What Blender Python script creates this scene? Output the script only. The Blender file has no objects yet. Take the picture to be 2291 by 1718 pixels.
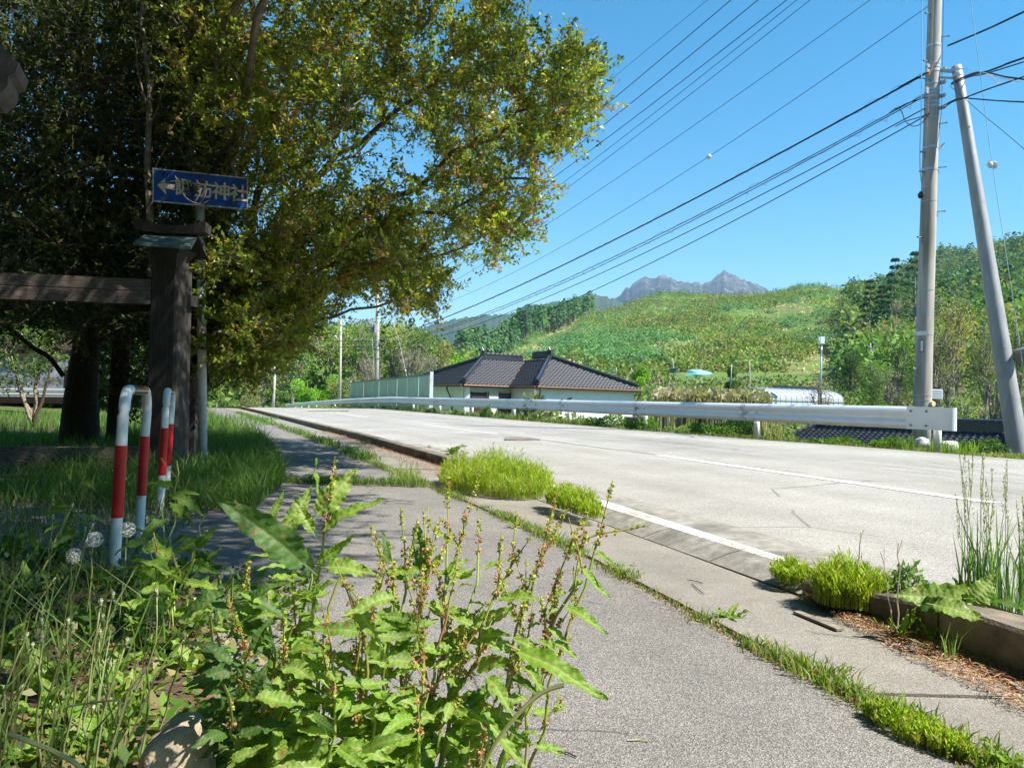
import bpy, math, random
import numpy as np
from mathutils import Vector, noise as mnoise
rng = np.random.default_rng(7)
sc = bpy.context.scene
R = math.radians

# ------------------------------------------------------------------ camera
F, CX, CY, EYE = 1655.0, 1145.5, 859.0, 0.77
PITCH = math.atan((897 - CY) / F); ROLL = R(1.4)
_f = np.array([0, math.cos(PITCH), math.sin(PITCH)])
_u0 = np.array([0, -math.sin(PITCH), math.cos(PITCH)]); _r0 = np.array([1., 0, 0])
_rt = math.cos(ROLL) * _r0 + math.sin(ROLL) * _u0
_up = math.cos(ROLL) * _u0 - math.sin(ROLL) * _r0
_C = np.array([0, 0, EYE])
def ray(x, y): return _f + (x - CX) / F * _rt - (y - CY) / F * _up
def U(x, y, dep):                      # photograph pixel and distance -> world point
    d = ray(x, y); return _C + dep / d[1] * d
def G(x, y, z=0.0):                    # photograph pixel on the level z -> world point
    d = ray(x, y); return _C + (z - EYE) / d[2] * d
def PX(p):                             # world points -> pixels
    v = np.atleast_2d(p) - _C; w = v @ _f
    w = np.where(np.abs(w) < 1e-6, 1e-6, w)
    return np.stack([CX + F * (v @ _rt) / w, CY - F * (v @ _up) / w, w], 1)
cam = bpy.data.cameras.new('camera'); cam.lens = 36 * F / 2291; cam.sensor_width = 36
cam.clip_start = 0.02; cam.clip_end = 20000
co = bpy.data.objects.new('camera', cam); sc.collection.objects.link(co); sc.camera = co
from mathutils import Matrix
M = Matrix(((_rt[0], _up[0], -_f[0], 0), (_rt[1], _up[1], -_f[1], 0), (_rt[2], _up[2], -_f[2], EYE), (0, 0, 0, 1)))
co.matrix_world = M

# ------------------------------------------------------------------ light
SUN_EL, SUN_AZ = R(52), math.atan2(0.93, -0.37)       # azimuth clockwise from +Y
world = bpy.data.worlds.new('World'); sc.world = world; world.use_nodes = True
nt = world.node_tree; bg = nt.nodes['Background']
sky = nt.nodes.new('ShaderNodeTexSky'); sky.sky_type = 'NISHITA'; sky.sun_disc = False
sky.sun_elevation = SUN_EL; sky.sun_rotation = SUN_AZ
sky.altitude = 900; sky.air_density = 1.0; sky.dust_density = 0.1; sky.ozone_density = 1.6
hsv = nt.nodes.new('ShaderNodeHueSaturation'); hsv.inputs['Saturation'].default_value = 1.46; hsv.inputs['Hue'].default_value = .483
nt.links.new(sky.outputs[0], hsv.inputs['Color']); nt.links.new(hsv.outputs[0], bg.inputs['Color']); bg.inputs['Strength'].default_value = 0.08
sd = bpy.data.lights.new('sun', 'SUN'); sd.energy = 4.6; sd.angle = R(0.53); sd.color = (1, 0.95, 0.87)
so = bpy.data.objects.new('sun', sd); sc.collection.objects.link(so)
sv = Vector((math.sin(SUN_AZ) * math.cos(SUN_EL), math.cos(SUN_AZ) * math.cos(SUN_EL), math.sin(SUN_EL)))
so.rotation_euler = sv.to_track_quat('Z', 'Y').to_euler(); so.location = (30, -10, 40)
sc.view_settings.view_transform = 'Standard'; sc.view_settings.look = 'None'
sc.view_settings.gamma = 1; sc.view_settings.use_curve_mapping = False
sc.view_settings.exposure = 1.43
sc.cycles.max_bounces = 7; sc.cycles.diffuse_bounces = 3; sc.cycles.transmission_bounces = 4
sc.cycles.transparent_max_bounces = 8; sc.cycles.volume_bounces = 0; sc.cycles.glossy_bounces = 3
sc.cycles.caustics_reflective = False; sc.cycles.caustics_refractive = False
sc.cycles.use_adaptive_sampling = True; sc.cycles.adaptive_threshold = 0.02

# ------------------------------------------------------------------ helpers
def link(o, parent=None, label=None, cat=None, group=None, kind=None):
    sc.collection.objects.link(o)
    if parent is not None:
        o.parent = parent; o.matrix_parent_inverse = parent_world(parent).inverted()
    if label: o['label'] = label
    if cat: o['category'] = cat
    if group: o['group'] = group
    if kind: o['kind'] = kind
    return o
def empty(name, loc, label=None, cat=None, group=None, kind=None):
    o = bpy.data.objects.new(name, None); o.location = [float(a) for a in loc]; o.empty_display_size = 0.2
    return link(o, None, label, cat, group, kind)
def mesh(name, V, Q, mat, tint=None, smooth=False, uv=None):
    """V Nx3, Q list/array of faces (all 3 or all 4 long, or mixed list)"""
    me = bpy.data.meshes.new(name)
    V = np.asarray(V, np.float32).reshape(-1, 3)
    if isinstance(Q, np.ndarray) and Q.ndim == 2:
        k = Q.shape[1]; n = len(Q)
        me.vertices.add(len(V)); me.vertices.foreach_set('co', V.ravel())
        me.loops.add(n * k); me.loops.foreach_set('vertex_index', Q.astype(np.int32).ravel())
        me.polygons.add(n); me.polygons.foreach_set('loop_start', np.arange(0, n * k, k, dtype=np.int32))
        try: me.polygons.foreach_set('loop_total', np.full(n, k, np.int32))
        except Exception: pass
        me.update(calc_edges=True)
    else:
        me.from_pydata([tuple(map(float, v)) for v in V], [], [tuple(map(int, q)) for q in Q]); me.update()
    if tint is not None:
        a = me.color_attributes.new('tint', 'FLOAT_COLOR', 'POINT')
        t = np.ones((len(V), 4), np.float32); t[:, :np.asarray(tint).shape[-1]] = tint
        a.data.foreach_set('color', t.ravel())
    if smooth:
        me.polygons.foreach_set('use_smooth', np.ones(len(me.polygons), bool))
    if mat: me.materials.append(mat)
    return me
def ob(name, me, parent=None, label=None, cat=None, group=None, kind=None, loc=None):
    """mesh object; vertices are in world coordinates, so move them to the parent's origin"""
    o = bpy.data.objects.new(name, me)
    if parent is None and loc is not None:
        me.transform(Matrix.Translation([-float(a) for a in loc])); o.location = [float(a) for a in loc]
    return link(o, parent, label, cat, group, kind)
def parent_world(p):
    m = Matrix.Translation(p.location) @ p.rotation_euler.to_matrix().to_4x4() @ Matrix.Diagonal((*p.scale, 1))
    if p.parent is not None: m = parent_world(p.parent) @ p.matrix_parent_inverse @ m
    return m
class MB:
    """collects simple solids in one mesh"""
    def __init__(s): s.V = []; s.Q = []
    def add(s, V, Q):
        n = len(s.V); s.V += [tuple(map(float, v)) for v in V]; s.Q += [tuple(int(i) + n for i in q) for q in Q]
    def box(s, c, sx, sy, sz, ax=None):
        """ax: 3 axes rows"""
        A = np.eye(3) if ax is None else np.asarray(ax, float)
        c = np.asarray(c, float); P = []
        for dz in (-.5, .5):
            for dx, dy in ((-.5, -.5), (.5, -.5), (.5, .5), (-.5, .5)):
                P.append(c + A[0] * dx * sx + A[1] * dy * sy + A[2] * dz * sz)
        s.add(P, [(3, 2, 1, 0), (4, 5, 6, 7), (0, 1, 5, 4), (1, 2, 6, 5), (2, 3, 7, 6), (3, 0, 4, 7)])
    def beam(s, a, b, w, h, up=(0, 0, 1)):
        a = np.asarray(a, float); b = np.asarray(b, float); d = b - a; L = np.linalg.norm(d); d = d / L
        r = np.cross(d, up); r /= np.linalg.norm(r); u = np.cross(r, d)
        s.box((a + b) / 2, L, w, h, (d, -r, u))
    def tube(s, pts, rad, n=8, cap=True):
        V, Q = tubes([(pts, rad)], n); s.add(V, Q)
        if cap:
            k = len(pts); m = len(s.V) - k * n
            s.Q.append(tuple(m + i for i in range(n))[::-1]); s.Q.append(tuple(m + (k - 1) * n + i for i in range(n)))
    def sweep(s, prof, pts, ups=None, cap=True):
        """prof: list (side, up); pts: path"""
        pts = np.asarray(pts, float); k = len(prof); P = []
        for i, p in enumerate(pts):
            d = pts[min(i + 1, len(pts) - 1)] - pts[max(i - 1, 0)]; d /= np.linalg.norm(d)
            r = np.cross(d, (0, 0, 1)); r /= np.linalg.norm(r); u = np.array([0, 0, 1.])
            P += [p + r * a + u * b for a, b in prof]
        Q = []
        for i in range(len(pts) - 1):
            for j in range(k):
                a = i * k + j; b = i * k + (j + 1) % k; Q.append((a, b, b + k, a + k))
        if cap: Q.append(tuple(range(k))[::-1]); Q.append(tuple((len(pts) - 1) * k + j for j in range(k)))
        s.add(P, Q)
    def me(s, name, mat, smooth=False): return mesh(name, s.V, s.Q, mat, smooth=smooth)
def tubes(items, n=4):
    """items: [(pts Kx3, radii K)] -> V, Q arrays"""
    VV = []; QQ = []; off = 0
    ang = np.arange(n) * 2 * math.pi / n
    for pts, rad in items:
        pts = np.asarray(pts, float); K = len(pts)
        rad = np.full(K, rad, float) if np.isscalar(rad) else np.asarray(rad, float)
        T = np.gradient(pts, axis=0); T /= np.linalg.norm(T, axis=1)[:, None] + 1e-12
        ref = np.array([0, 0, 1.]) if abs(T[:, 2]).mean() < .8 else np.array([1., 0, 0])
        A = np.cross(T, ref); A /= np.linalg.norm(A, axis=1)[:, None] + 1e-12; B = np.cross(T, A)
        ring = pts[:, None, :] + rad[:, None, None] * (np.cos(ang)[None, :, None] * A[:, None, :] + np.sin(ang)[None, :, None] * B[:, None, :])
        VV.append(ring.reshape(-1, 3))
        i = np.arange(K - 1)[:, None] * n; j = np.arange(n)[None, :]; j2 = (j + 1) % n
        QQ.append((np.stack([i + j, i + j2, i + n + j2, i + n + j], -1).reshape(-1, 4) + off)); off += K * n
    return np.concatenate(VV), np.concatenate(QQ)
def norm(v): return v / (np.linalg.norm(v, axis=-1, keepdims=True) + 1e-12)
def leaves(base, dr, L, W, tint, bend=0.25, nrm=None):
    """rhombic leaves: one folded quad each"""
    N = len(base); dr = norm(dr)
    if nrm is None: nrm = rng.normal(size=(N, 3))
    side = norm(np.cross(dr, nrm)); up = np.cross(side, dr)
    L = np.broadcast_to(L, N)[:, None]; W = np.broadcast_to(W, N)[:, None]
    mid = base + dr * L * .45
    tip = base + dr * L - up * L * bend
    V = np.stack([base, mid + side * W * .5 + up * W * .12, tip, mid - side * W * .5 + up * W * .12], 1).reshape(-1, 3)
    Q = np.arange(N * 4).reshape(N, 4)
    return V, Q, np.repeat(tint, 4, 0)
def blades(base, h, w, lean, tint):
    """grass blades: 2 quads each, 6 verts"""
    N = len(base); a = rng.uniform(0, 2 * math.pi, N); s = np.stack([np.cos(a), np.sin(a), np.zeros(N)], 1)
    ln = norm(np.stack([rng.normal(size=N), rng.normal(size=N), np.zeros(N)], 1)) * (rng.uniform(.1, 1, N) * lean * h)[:, None]
    if np.ndim(h) == 0: h = np.full(N, h)
    z = np.array([0, 0, 1.]); h = h[:, None]; w = np.broadcast_to(w, N)[:, None]
    m = base + ln * .35 + z * h * .6; t = base + ln + z * h * .95
    V = np.stack([base - s * w / 2, base + s * w / 2, m + s * w * .45, m - s * w * .45, t + s * w * .06, t - s * w * .06], 1).reshape(-1, 3)
    o = np.arange(N)[:, None] * 6
    Q = np.concatenate([o + np.array([[0, 1, 2, 3]]), o + np.array([[3, 2, 4, 5]])], 0)
    return V, Q, np.repeat(tint, 6, 0)
def cat(parts):
    VV = []; QQ = []; TT = []; off = 0
    for V, Q, T in parts:
        VV.append(V); QQ.append(np.asarray(Q) + off); TT.append(T); off += len(V)
    return np.concatenate(VV), np.concatenate(QQ), np.concatenate(TT)
def vary(cols, N, jit=.18, w=None):
    cols = np.asarray(cols, float); i = rng.choice(len(cols), N, p=w)
    return np.clip(cols[i] * (1 + rng.normal(size=(N, 1)) * jit) * (1 + rng.normal(size=(N, 3)) * jit * .35), .003, .9)

# ------------------------------------------------------------------ materials
def newmat(name):
    m = bpy.data.materials.new(name); m.use_nodes = True
    return m, m.node_tree, m.node_tree.nodes['Principled BSDF']
def N(nt, t, **k):
    n = nt.nodes.new(t)
    for a, b in k.items():
        if a in n.inputs: n.inputs[a].default_value = b
        else: setattr(n, a, b)
    return n
def plain(name, c1, c2=None, scale=8, rough=.6, bump=0, bscale=None, metal=0, stretch=(1, 1, 1), detail=6, spec=.4, lo=.35, hi=.65, c3=None, scale3=1.5):
    m, nt, bs = newmat(name); L = nt.links.new
    bs.inputs['Roughness'].default_value = rough; bs.inputs['Metallic'].default_value = metal
    bs.inputs['Specular IOR Level'].default_value = spec
    if c2 is None: c2 = tuple(c * .8 for c in c1)
    tc = N(nt, 'ShaderNodeTexCoord'); mp = N(nt, 'ShaderNodeMapping'); mp.inputs['Scale'].default_value = stretch
    geo = N(nt, 'ShaderNodeNewGeometry')
    L(geo.outputs['Position'], mp.inputs[0])
    n1 = N(nt, 'ShaderNodeTexNoise', Scale=scale, Detail=detail, Roughness=.65); L(mp.outputs[0], n1.inputs['Vector'])
    cr = N(nt, 'ShaderNodeValToRGB'); cr.color_ramp.elements[0].position = lo; cr.color_ramp.elements[1].position = hi
    cr.color_ramp.elements[0].color = (*c2, 1); cr.color_ramp.elements[1].color = (*c1, 1)
    L(n1.outputs['Fac'], cr.inputs[0]); out = cr.outputs[0]
    if c3 is not None:
        n3 = N(nt, 'ShaderNodeTexNoise', Scale=scale3, Detail=4.0); L(mp.outputs[0], n3.inputs['Vector'])
        r3 = N(nt, 'ShaderNodeValToRGB'); r3.color_ramp.elements[0].position = .5; r3.color_ramp.elements[1].position = .68
        L(n3.outputs['Fac'], r3.inputs[0])
        mx = N(nt, 'ShaderNodeMix', data_type='RGBA'); L(r3.outputs[0], mx.inputs[0]); L(out, mx.inputs[6]); mx.inputs[7].default_value = (*c3, 1)
        out = mx.outputs[2]
    L(out, bs.inputs['Base Color'])
    if bump:
        n2 = N(nt, 'ShaderNodeTexNoise', Scale=bscale or scale * 3, Detail=5.0); L(mp.outputs[0], n2.inputs['Vector'])
        b = N(nt, 'ShaderNodeBump', Distance=bump); b.inputs['Strength'].default_value = 1; L(n2.outputs['Fac'], b.inputs['Height']); L(b.outputs[0], bs.inputs['Normal'])
    return m
def foliage(name, trans=.4, gloss=.35, veins=False, warm=(1.75, 1.8, .75, 1)):
    m, nt, bs = newmat(name); L = nt.links.new
    at = N(nt, 'ShaderNodeAttribute', attribute_name='tint')
    bs.inputs['Roughness'].default_value = gloss; bs.inputs['Specular IOR Level'].default_value = .3
    L(at.outputs['Color'], bs.inputs['Base Color'])
    tr = N(nt, 'ShaderNodeBsdfTranslucent')
    hs = N(nt, 'ShaderNodeMix', data_type='RGBA', blend_type='MULTIPLY'); hs.inputs[0].default_value = 1
    L(at.outputs['Color'], hs.inputs[6]); hs.inputs[7].default_value = warm
    L(hs.outputs[2], tr.inputs[0])
    mx = N(nt, 'ShaderNodeMixShader'); mx.inputs[0].default_value = trans
    L(bs.outputs[0], mx.inputs[1]); L(tr.outputs[0], mx.inputs[2])
    L(mx.outputs[0], nt.nodes['Material Output'].inputs['Surface'])
    if veins:
        geo = N(nt, 'ShaderNodeNewGeometry'); n2 = N(nt, 'ShaderNodeTexVoronoi', Scale=110.0)
        L(geo.outputs['Position'], n2.inputs['Vector'])
        b = N(nt, 'ShaderNodeBump', Distance=.0012); L(n2.outputs['Distance'], b.inputs['Height']); L(b.outputs[0], bs.inputs['Normal'])
    return m
def asphalt(name, dark, mid, light, scale=150, patch=1.2, bump=.004, crack=1.1, wear=False):
    m, nt, bs = newmat(name); L = nt.links.new
    bs.inputs['Roughness'].default_value = .85; bs.inputs['Specular IOR Level'].default_value = .25
    geo = N(nt, 'ShaderNodeNewGeometry')
    v = N(nt, 'ShaderNodeTexVoronoi', Scale=float(scale)); L(geo.outputs['Position'], v.inputs['Vector'])
    cr = N(nt, 'ShaderNodeValToRGB'); e = cr.color_ramp.elements
    e[0].position = .0; e[0].color = (*dark, 1); e[1].position = 1; e[1].color = (*light, 1)
    x = e.new(.42); x.color = (*mid, 1); x = e.new(.75); x.color = tuple(a * .6 + b * .4 for a, b in zip(mid, light)) + (1,)
    sp = N(nt, 'ShaderNodeSeparateColor'); L(v.outputs['Color'], sp.inputs[0]); L(sp.outputs[0], cr.inputs[0])
    n = N(nt, 'ShaderNodeTexNoise', Scale=patch, Detail=7.0, Roughness=.7); L(geo.outputs['Position'], n.inputs['Vector'])
    r2 = N(nt, 'ShaderNodeMapRange'); r2.inputs[1].default_value = .3; r2.inputs[2].default_value = .7; r2.inputs[3].default_value = .78; r2.inputs[4].default_value = 1.14
    L(n.outputs['Fac'], r2.inputs[0])
    mx = N(nt, 'ShaderNodeMix', data_type='RGBA', blend_type='MULTIPLY'); mx.inputs[0].default_value = 1
    L(cr.outputs[0], mx.inputs[6]); L(r2.outputs[0], mx.inputs[7]); L(mx.outputs[2], bs.inputs['Base Color'])
    # hairline cracks and darker stains
    wv = N(nt, 'ShaderNodeTexNoise', Scale=2.2, Detail=4.0); L(geo.outputs['Position'], wv.inputs['Vector'])
    ad = N(nt, 'ShaderNodeMix', data_type='VECTOR'); ad.inputs[0].default_value = .12; L(geo.outputs['Position'], ad.inputs[4]); L(wv.outputs['Color'], ad.inputs[5])
    ck = N(nt, 'ShaderNodeTexVoronoi', Scale=crack, feature='DISTANCE_TO_EDGE'); L(ad.outputs[1], ck.inputs['Vector'])
    cw = N(nt, 'ShaderNodeMapRange'); cw.inputs[1].default_value = .0; cw.inputs[2].default_value = .006; cw.inputs[3].default_value = .45; cw.inputs[4].default_value = 1; L(ck.outputs['Distance'], cw.inputs[0])
    n5 = N(nt, 'ShaderNodeTexNoise', Scale=.9, Detail=2.0); L(geo.outputs['Position'], n5.inputs['Vector'])
    g5 = N(nt, 'ShaderNodeMapRange'); g5.inputs[1].default_value = .5; g5.inputs[2].default_value = .56; L(n5.outputs['Fac'], g5.inputs[0])
    cm = N(nt, 'ShaderNodeMix', data_type='FLOAT'); cm.inputs[2].default_value = 1; L(g5.outputs[0], cm.inputs[0]); L(cw.outputs[0], cm.inputs[3])
    m3 = N(nt, 'ShaderNodeMix', data_type='RGBA', blend_type='MULTIPLY'); m3.inputs[0].default_value = 1
    L(mx.outputs[2], m3.inputs[6]); L(cm.outputs[0], m3.inputs[7]); L(m3.outputs[2], bs.inputs['Base Color'])
    if wear:                                             # tyre-polished lanes and oil drips, stored on the road mesh
        at = N(nt, 'ShaderNodeAttribute', attribute_name='tint'); m4 = N(nt, 'ShaderNodeMix', data_type='RGBA', blend_type='MULTIPLY'); m4.inputs[0].default_value = 1
        L(m3.outputs[2], m4.inputs[6]); L(at.outputs['Color'], m4.inputs[7]); L(m4.outputs[2], bs.inputs['Base Color'])
    b = N(nt, 'ShaderNodeBump', Distance=bump); b.inputs['Strength'].default_value = .8
    L(v.outputs['Distance'], b.inputs['Height']); L(b.outputs[0], bs.inputs['Normal'])
    return m
M_path = asphalt('path_asphalt', (.115, .105, .095), (.175, .163, .15), (.32, .30, .27), 260, 1.4, .003)
M_road = asphalt('road_asphalt', (.20, .19, .17), (.315, .30, .27), (.45, .43, .39), 190, .6, .002, .45, True)
M_conc = plain('weathered_concrete', (.33, .31, .27), (.19, .175, .15), 14, .9, .003, 90, c3=(.14, .13, .11), scale3=3)
M_gut = asphalt('gutter_concrete', (.15, .135, .11), (.23, .21, .18), (.33, .305, .265), 330, 2.2, .002, 3.0)
M_kerb = plain('kerb_concrete', (.25, .205, .155), (.12, .095, .07), 11, .9, .004, 120, c3=(.09, .08, .06), scale3=5)
M_paint = plain('road_paint', (.78, .77, .73), (.33, .315, .28), 38, .7, .001, 80, lo=.42, hi=.50)
M_paintworn = plain('worn_paint', (.62, .62, .6), (.38, .37, .35), 25, .8, lo=.42, hi=.62)
M_white = plain('white_paint_steel', (.80, .82, .84), (.70, .72, .74), 3, .28, spec=.5, lo=.2, hi=.5)
M_tubew = plain('white_tube_paint', (.78, .78, .76), (.55, .53, .49), 22, .32, lo=.28, hi=.42)
M_tuber = plain('red_tube_paint', (.62, .015, .02), (.42, .02, .02), 25, .33, lo=.25, hi=.45)
M_brownb = plain('brown_reflector', (.16, .05, .03), (.09, .03, .02), 60, .25)
M_bolt = plain('bolt_steel', (.35, .35, .34), (.12, .11, .1), 80, .5, metal=.6)
M_pole = plain('pole_concrete', (.50, .475, .43), (.36, .34, .30), 3, .85, .002, 60, stretch=(3, 3, .35), c3=(.24, .215, .18), scale3=1.2)
M_galv = plain('galvanised_steel', (.38, .385, .38), (.27, .275, .275), 3, .5, metal=.15, stretch=(3, 3, .6))
M_galvb = plain('galvanised_band', (.62, .66, .68), (.38, .40, .42), 30, .4, metal=.4)
M_cable = plain('black_cable', (.02, .022, .03), (.01, .012, .02), 20, .5)
M_cableg = plain('green_cable', (.03, .10, .08), (.02, .06, .05), 20, .5)
M_cablew = plain('pale_cable', (.45, .62, .58), (.35, .5, .46), 20, .5)
M_orange = plain('orange_sleeve', (.75, .22, .03), None, 20, .5)
M_porc = plain('porcelain', (.8, .8, .78), (.6, .6, .58), 20, .2)
M_wood = plain('weathered_wood', (.065, .055, .048), (.022, .02, .018), 9, .8, .004, 30, stretch=(9, 9, .8))
M_woodh = plain('weathered_beam', (.155, .12, .095), (.06, .045, .036), 7, .8, .004, 26, stretch=(.7, 7, 9))
M_beamend = plain('grey_timber_end', (.13, .11, .10), (.065, .052, .048), 14, .85, .004, 50)
M_copper = plain('green_copper_sheet', (.10, .16, .155), (.06, .10, .10), 12, .5, metal=.25, c3=(.15, .2, .19), scale3=4)
M_blue = plain('sign_blue', (.012, .085, .42), (.01, .06, .33), 14, .3)
M_sign = plain('sign_letter', (.62, .55, .44), (.42, .36, .28), 50, .5, lo=.3, hi=.5)
M_tile = plain('roof_tile_glaze', (.042, .045, .053), (.024, .026, .032), 9, .5, spec=.3)
M_tiled = plain('roof_tile_dark', (.05, .052, .062), (.03, .03, .036), 9, .28, spec=.6)
M_mortar = plain('mortar', (.5, .45, .38), (.3, .26, .22), 20, .9)
M_brown = plain('brown_fascia', (.06, .035, .028), (.03, .018, .014), 14, .5)
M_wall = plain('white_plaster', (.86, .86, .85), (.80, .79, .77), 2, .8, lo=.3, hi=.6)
M_wallshade = plain('shaded_plaster', (.66, .64, .60), (.60, .58, .54), 3, .8)  # white plaster greyed: shade of the left-facing walls put into the colour
M_copperpipe = plain('copper_pipe', (.20, .11, .08), (.12, .07, .05), 30, .5, metal=.3)
M_panel = plain('green_sheet', (.42, .66, .50), (.30, .50, .37), 2.2, .5, stretch=(5, 5, .5), c3=(.40, .42, .33), scale3=4)
M_panelf = plain('green_frame', (.10, .22, .18), (.07, .15, .12), 10, .5)
M_glass = plain('window_glass', (.05, .06, .065), (.03, .035, .04), 4, .08, spec=.8)
M_brick = plain('red_brick', (.33, .13, .08), (.22, .09, .06), 8, .9)
M_vinyl = plain('greenhouse_film', (.46, .50, .53), (.38, .42, .45), 6, .3)
M_tarp = plain('silver_sheet', (.30, .30, .32), (.15, .15, .16), 5, .35, .03, 6, metal=.2)
M_tarpb = plain('pale_blue_tarp', (.30, .60, .68), (.2, .45, .55), 5, .5)
M_bark = plain('tree_bark', (.13, .088, .06), (.045, .03, .022), 10, .9, .02, 22, stretch=(5, 5, .6), lo=.3, hi=.7)
M_barkg = plain('grey_branch_bark', (.30, .26, .20), (.12, .095, .07), 18, .85, .004, 60)
M_barkp = plain('pale_trunk', (.30, .26, .21), (.16, .13, .10), 2, .9)
M_stone = plain('lichen_stone', (.42, .35, .25), (.25, .20, .14), 16, .9, .006, 70, c3=(.55, .44, .22), scale3=14)
M_stonew = plain('white_stone', (.68, .66, .62), (.45, .43, .40), 8, .9, .01, 20)
M_leaf = foliage('tree_leaf', .38, .35); M_far = foliage('far_foliage', .25, .8)
M_grass = foliage('grass_blade', .4, .45); M_dock = foliage('dock_leaf', .42, .5, True)
M_seed = foliage('seed_cluster', .3, .7); M_needle = foliage('dry_litter', .05, .9)

# ------------------------------------------------------------------ road layout
def pl(pts): 
    a = np.array(pts, float); return lambda y: np.interp(y, a[:, 0], a[:, 1])
def lin(y0, x0, s, ys): return [(y, x0 + s * (y - y0)) for y in ys]
FARY = (60, 100, 150, 260)
def far_off(y0, x0): return [(y, x0 - .452 * (y - y0)) for y in FARY]
_k = [(-30, 8.6), (-6, 3.6), (0, 1.98), (2.13, 1.48), (2.5, 1.38), (4.5, .66), (8.08, -.62), (13.56, -2.85), (30.5, -10.4)]
XK = pl(_k + far_off(30.5, -10.4))                                        # inner foot of the kerb
_g = [(-30, 8.0), (-6, 3.1), (0, 1.55), (1.72, 1.03), (2.6, .73), (3.76, .39), (5.12, -.11), (8.04, -1.35), (10, -2.12), (12.5, -3.18), (22.5, -7.65), (30.5, -11.3)]
XG = pl(_g + far_off(30.5, -11.3))                                         # grassy joint beside the asphalt path
_c = [(-6, 7.2), (0, 5.4), (5.5, 3.55), (7.3, 2.88), (9.67, 2.0), (14.9, -.35), (18.8, -2.1), (30.5, -7.3)]
XC = pl(_c + far_off(30.5, -7.3))                                          # centre line
_o = [(-6, 9.9), (4, 8.0), (9.5, 6.75), (10.6, 6.25), (11.9, 5.65), (13.8, 4.45), (16.4, 3.2), (31.5, -3.35), (36, -5.4)]
XO = pl(_o + far_off(36, -5.4))                                            # outer road edge
XL = pl([(-30, 6.2), (-6, -.6), (0, -1.1), (6.0, -2.0), (7, -2.25), (12.5, -4.3), (22.5, -9.0), (30.5, -12.8)] + far_off(30.5, -12.8))
XR = lambda y: 11.6 - .452 * y                                              # guardrail line
def LZ(y):
    t = np.clip(np.asarray(y, float) - 40, 0, 90); return -(.016 * t + .00027 * t * t)
def road_z(x, y):
    w = (x - XK(y)) / (XO(y) - XK(y)); return .055 + .115 * np.clip(w, -.1, 1.3) + LZ(y)
YS = np.concatenate([np.arange(-6, 3, .5), np.arange(3, 16, .5), np.arange(16, 40, 1.5), np.arange(40, 130, 5)])
def strip(name, xa, xb, zf, mat, ys=YS, n=2, label=None, parent=None, kind='structure', jag=0):
    V = []; Q = []
    for i, y in enumerate(ys):
        a = xa(y); b = xb(y)
        for j in range(n):
            x = a + (b - a) * j / (n - 1)
            if jag: x += jag * (mnoise.noise((y * 7, j * 3.1, 1.7)) )
            V.append((x, y, float(zf(x, y))))
    for i in range(len(ys) - 1):
        for j in range(n - 1):
            a = i * n + j; Q.append((a, a + 1, a + n + 1, a + n))
    return ob(name, mesh(name, V, Q, mat), parent, label, None, None, kind)
# valley and hills: for columns of the view, (distance, height)
def zc(px, py, d): return float(U(px, py, d)[2])
COLS = {
 -9000: [(0, 0), (30, .5), (60, 2), (150, 8), (400, 40), (900, 60)],
 -600: [(0, 0), (20, .35), (40, 1.5), (60, 3), (150, 8), (350, 25), (900, 60)],
 250: [(0, 0), (20, .25), (45, .6), (80, 0), (150, 4), (300, 20), (900, 60)],
 520: [(0, 0), (40, 0), (80, -1.2), (120, -1.5), (150, 2), (260, zc(520, 800, 260)), (900, 30)],
 700: [(0, 0), (40, -1), (80, -1.6), (110, -1.5), (150, 5), (260, zc(700, 775, 260)), (900, 20)],
 880: [(0, 0), (20, -1), (36, -2.4), (80, -3), (120, 0), (160, 6), (260, zc(880, 770, 260)), (420, 20), (900, 10)],
 1040: [(0, 0), (18, -1), (36, -2.4), (60, -2.4), (120, -1), (200, 4), (360, zc(1040, 815, 360)), (500, 10), (900, 0)],
 1200: [(0, 0), (16, -1), (36, -2.6), (60, -2.4), (120, 1), (200, 8), (500, zc(1200, 743, 500)), (620, 40), (900, 10)],
 1320: [(0, 0), (15, -1), (36, -2.8), (60, -2.0), (120, 1.5), (200, 9), (560, zc(1320, 701, 560)), (700, 60), (1000, 20)],
 1500: [(0, 0), (14, -1), (36, -3), (60, -1.5), (80, 0), (120, 2.5), (200, 9), (540, zc(1500, 658, 540)), (700, 60), (1000, 20)],
 1700: [(0, 0), (12, -1), (30, -4), (45, -3), (60, -1.5), (80, 0), (120, 2.5), (200, 9), (520, zc(1700, 651, 520)), (700, 60), (1000, 20)],
 1840: [(0, 0), (12, -1), (30, -4.5), (45, -4), (60, -1.5), (80, 0), (120, 3), (200, 10), (500, zc(1840, 638, 500)), (700, 50), (1000, 20)],
 2000: [(0, 0), (15, 0), (30, -4.5), (45, -4), (60, -1.5), (80, 0), (120, 5), (200, 17), (460, zc(2000, 656, 460)), (700, 40), (1000, 20)],
 2300: [(0, 0), (15, 0), (30, -4.5), (45, -4), (60, -1), (80, 2), (120, 9), (200, 26), (430, zc(2291, 620, 430)), (700, 60), (1000, 20)],
 4500: [(0, 0), (20, 0), (60, 0), (120, 12), (300, 60), (430, 90), (1000, 80)],
 12000: [(0, 0), (40, 0), (120, 10), (300, 40), (430, 60), (1000, 60)]}
CK = np.array(sorted(COLS)); DD = np.array([0, 12, 14, 15, 16, 18, 20, 25, 30, 36, 45, 60, 80, 100, 120, 150, 160, 200, 260, 300, 360, 430, 500, 540, 560, 620, 700, 900, 1000, 2000, 9000.])
TAB = np.array([[np.interp(d, *zip(*COLS[c])) if d <= 1000 else COLS[c][-1][1] * max(0, 1 - (d - 1000) / 1500) for d in DD] for c in CK])
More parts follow.
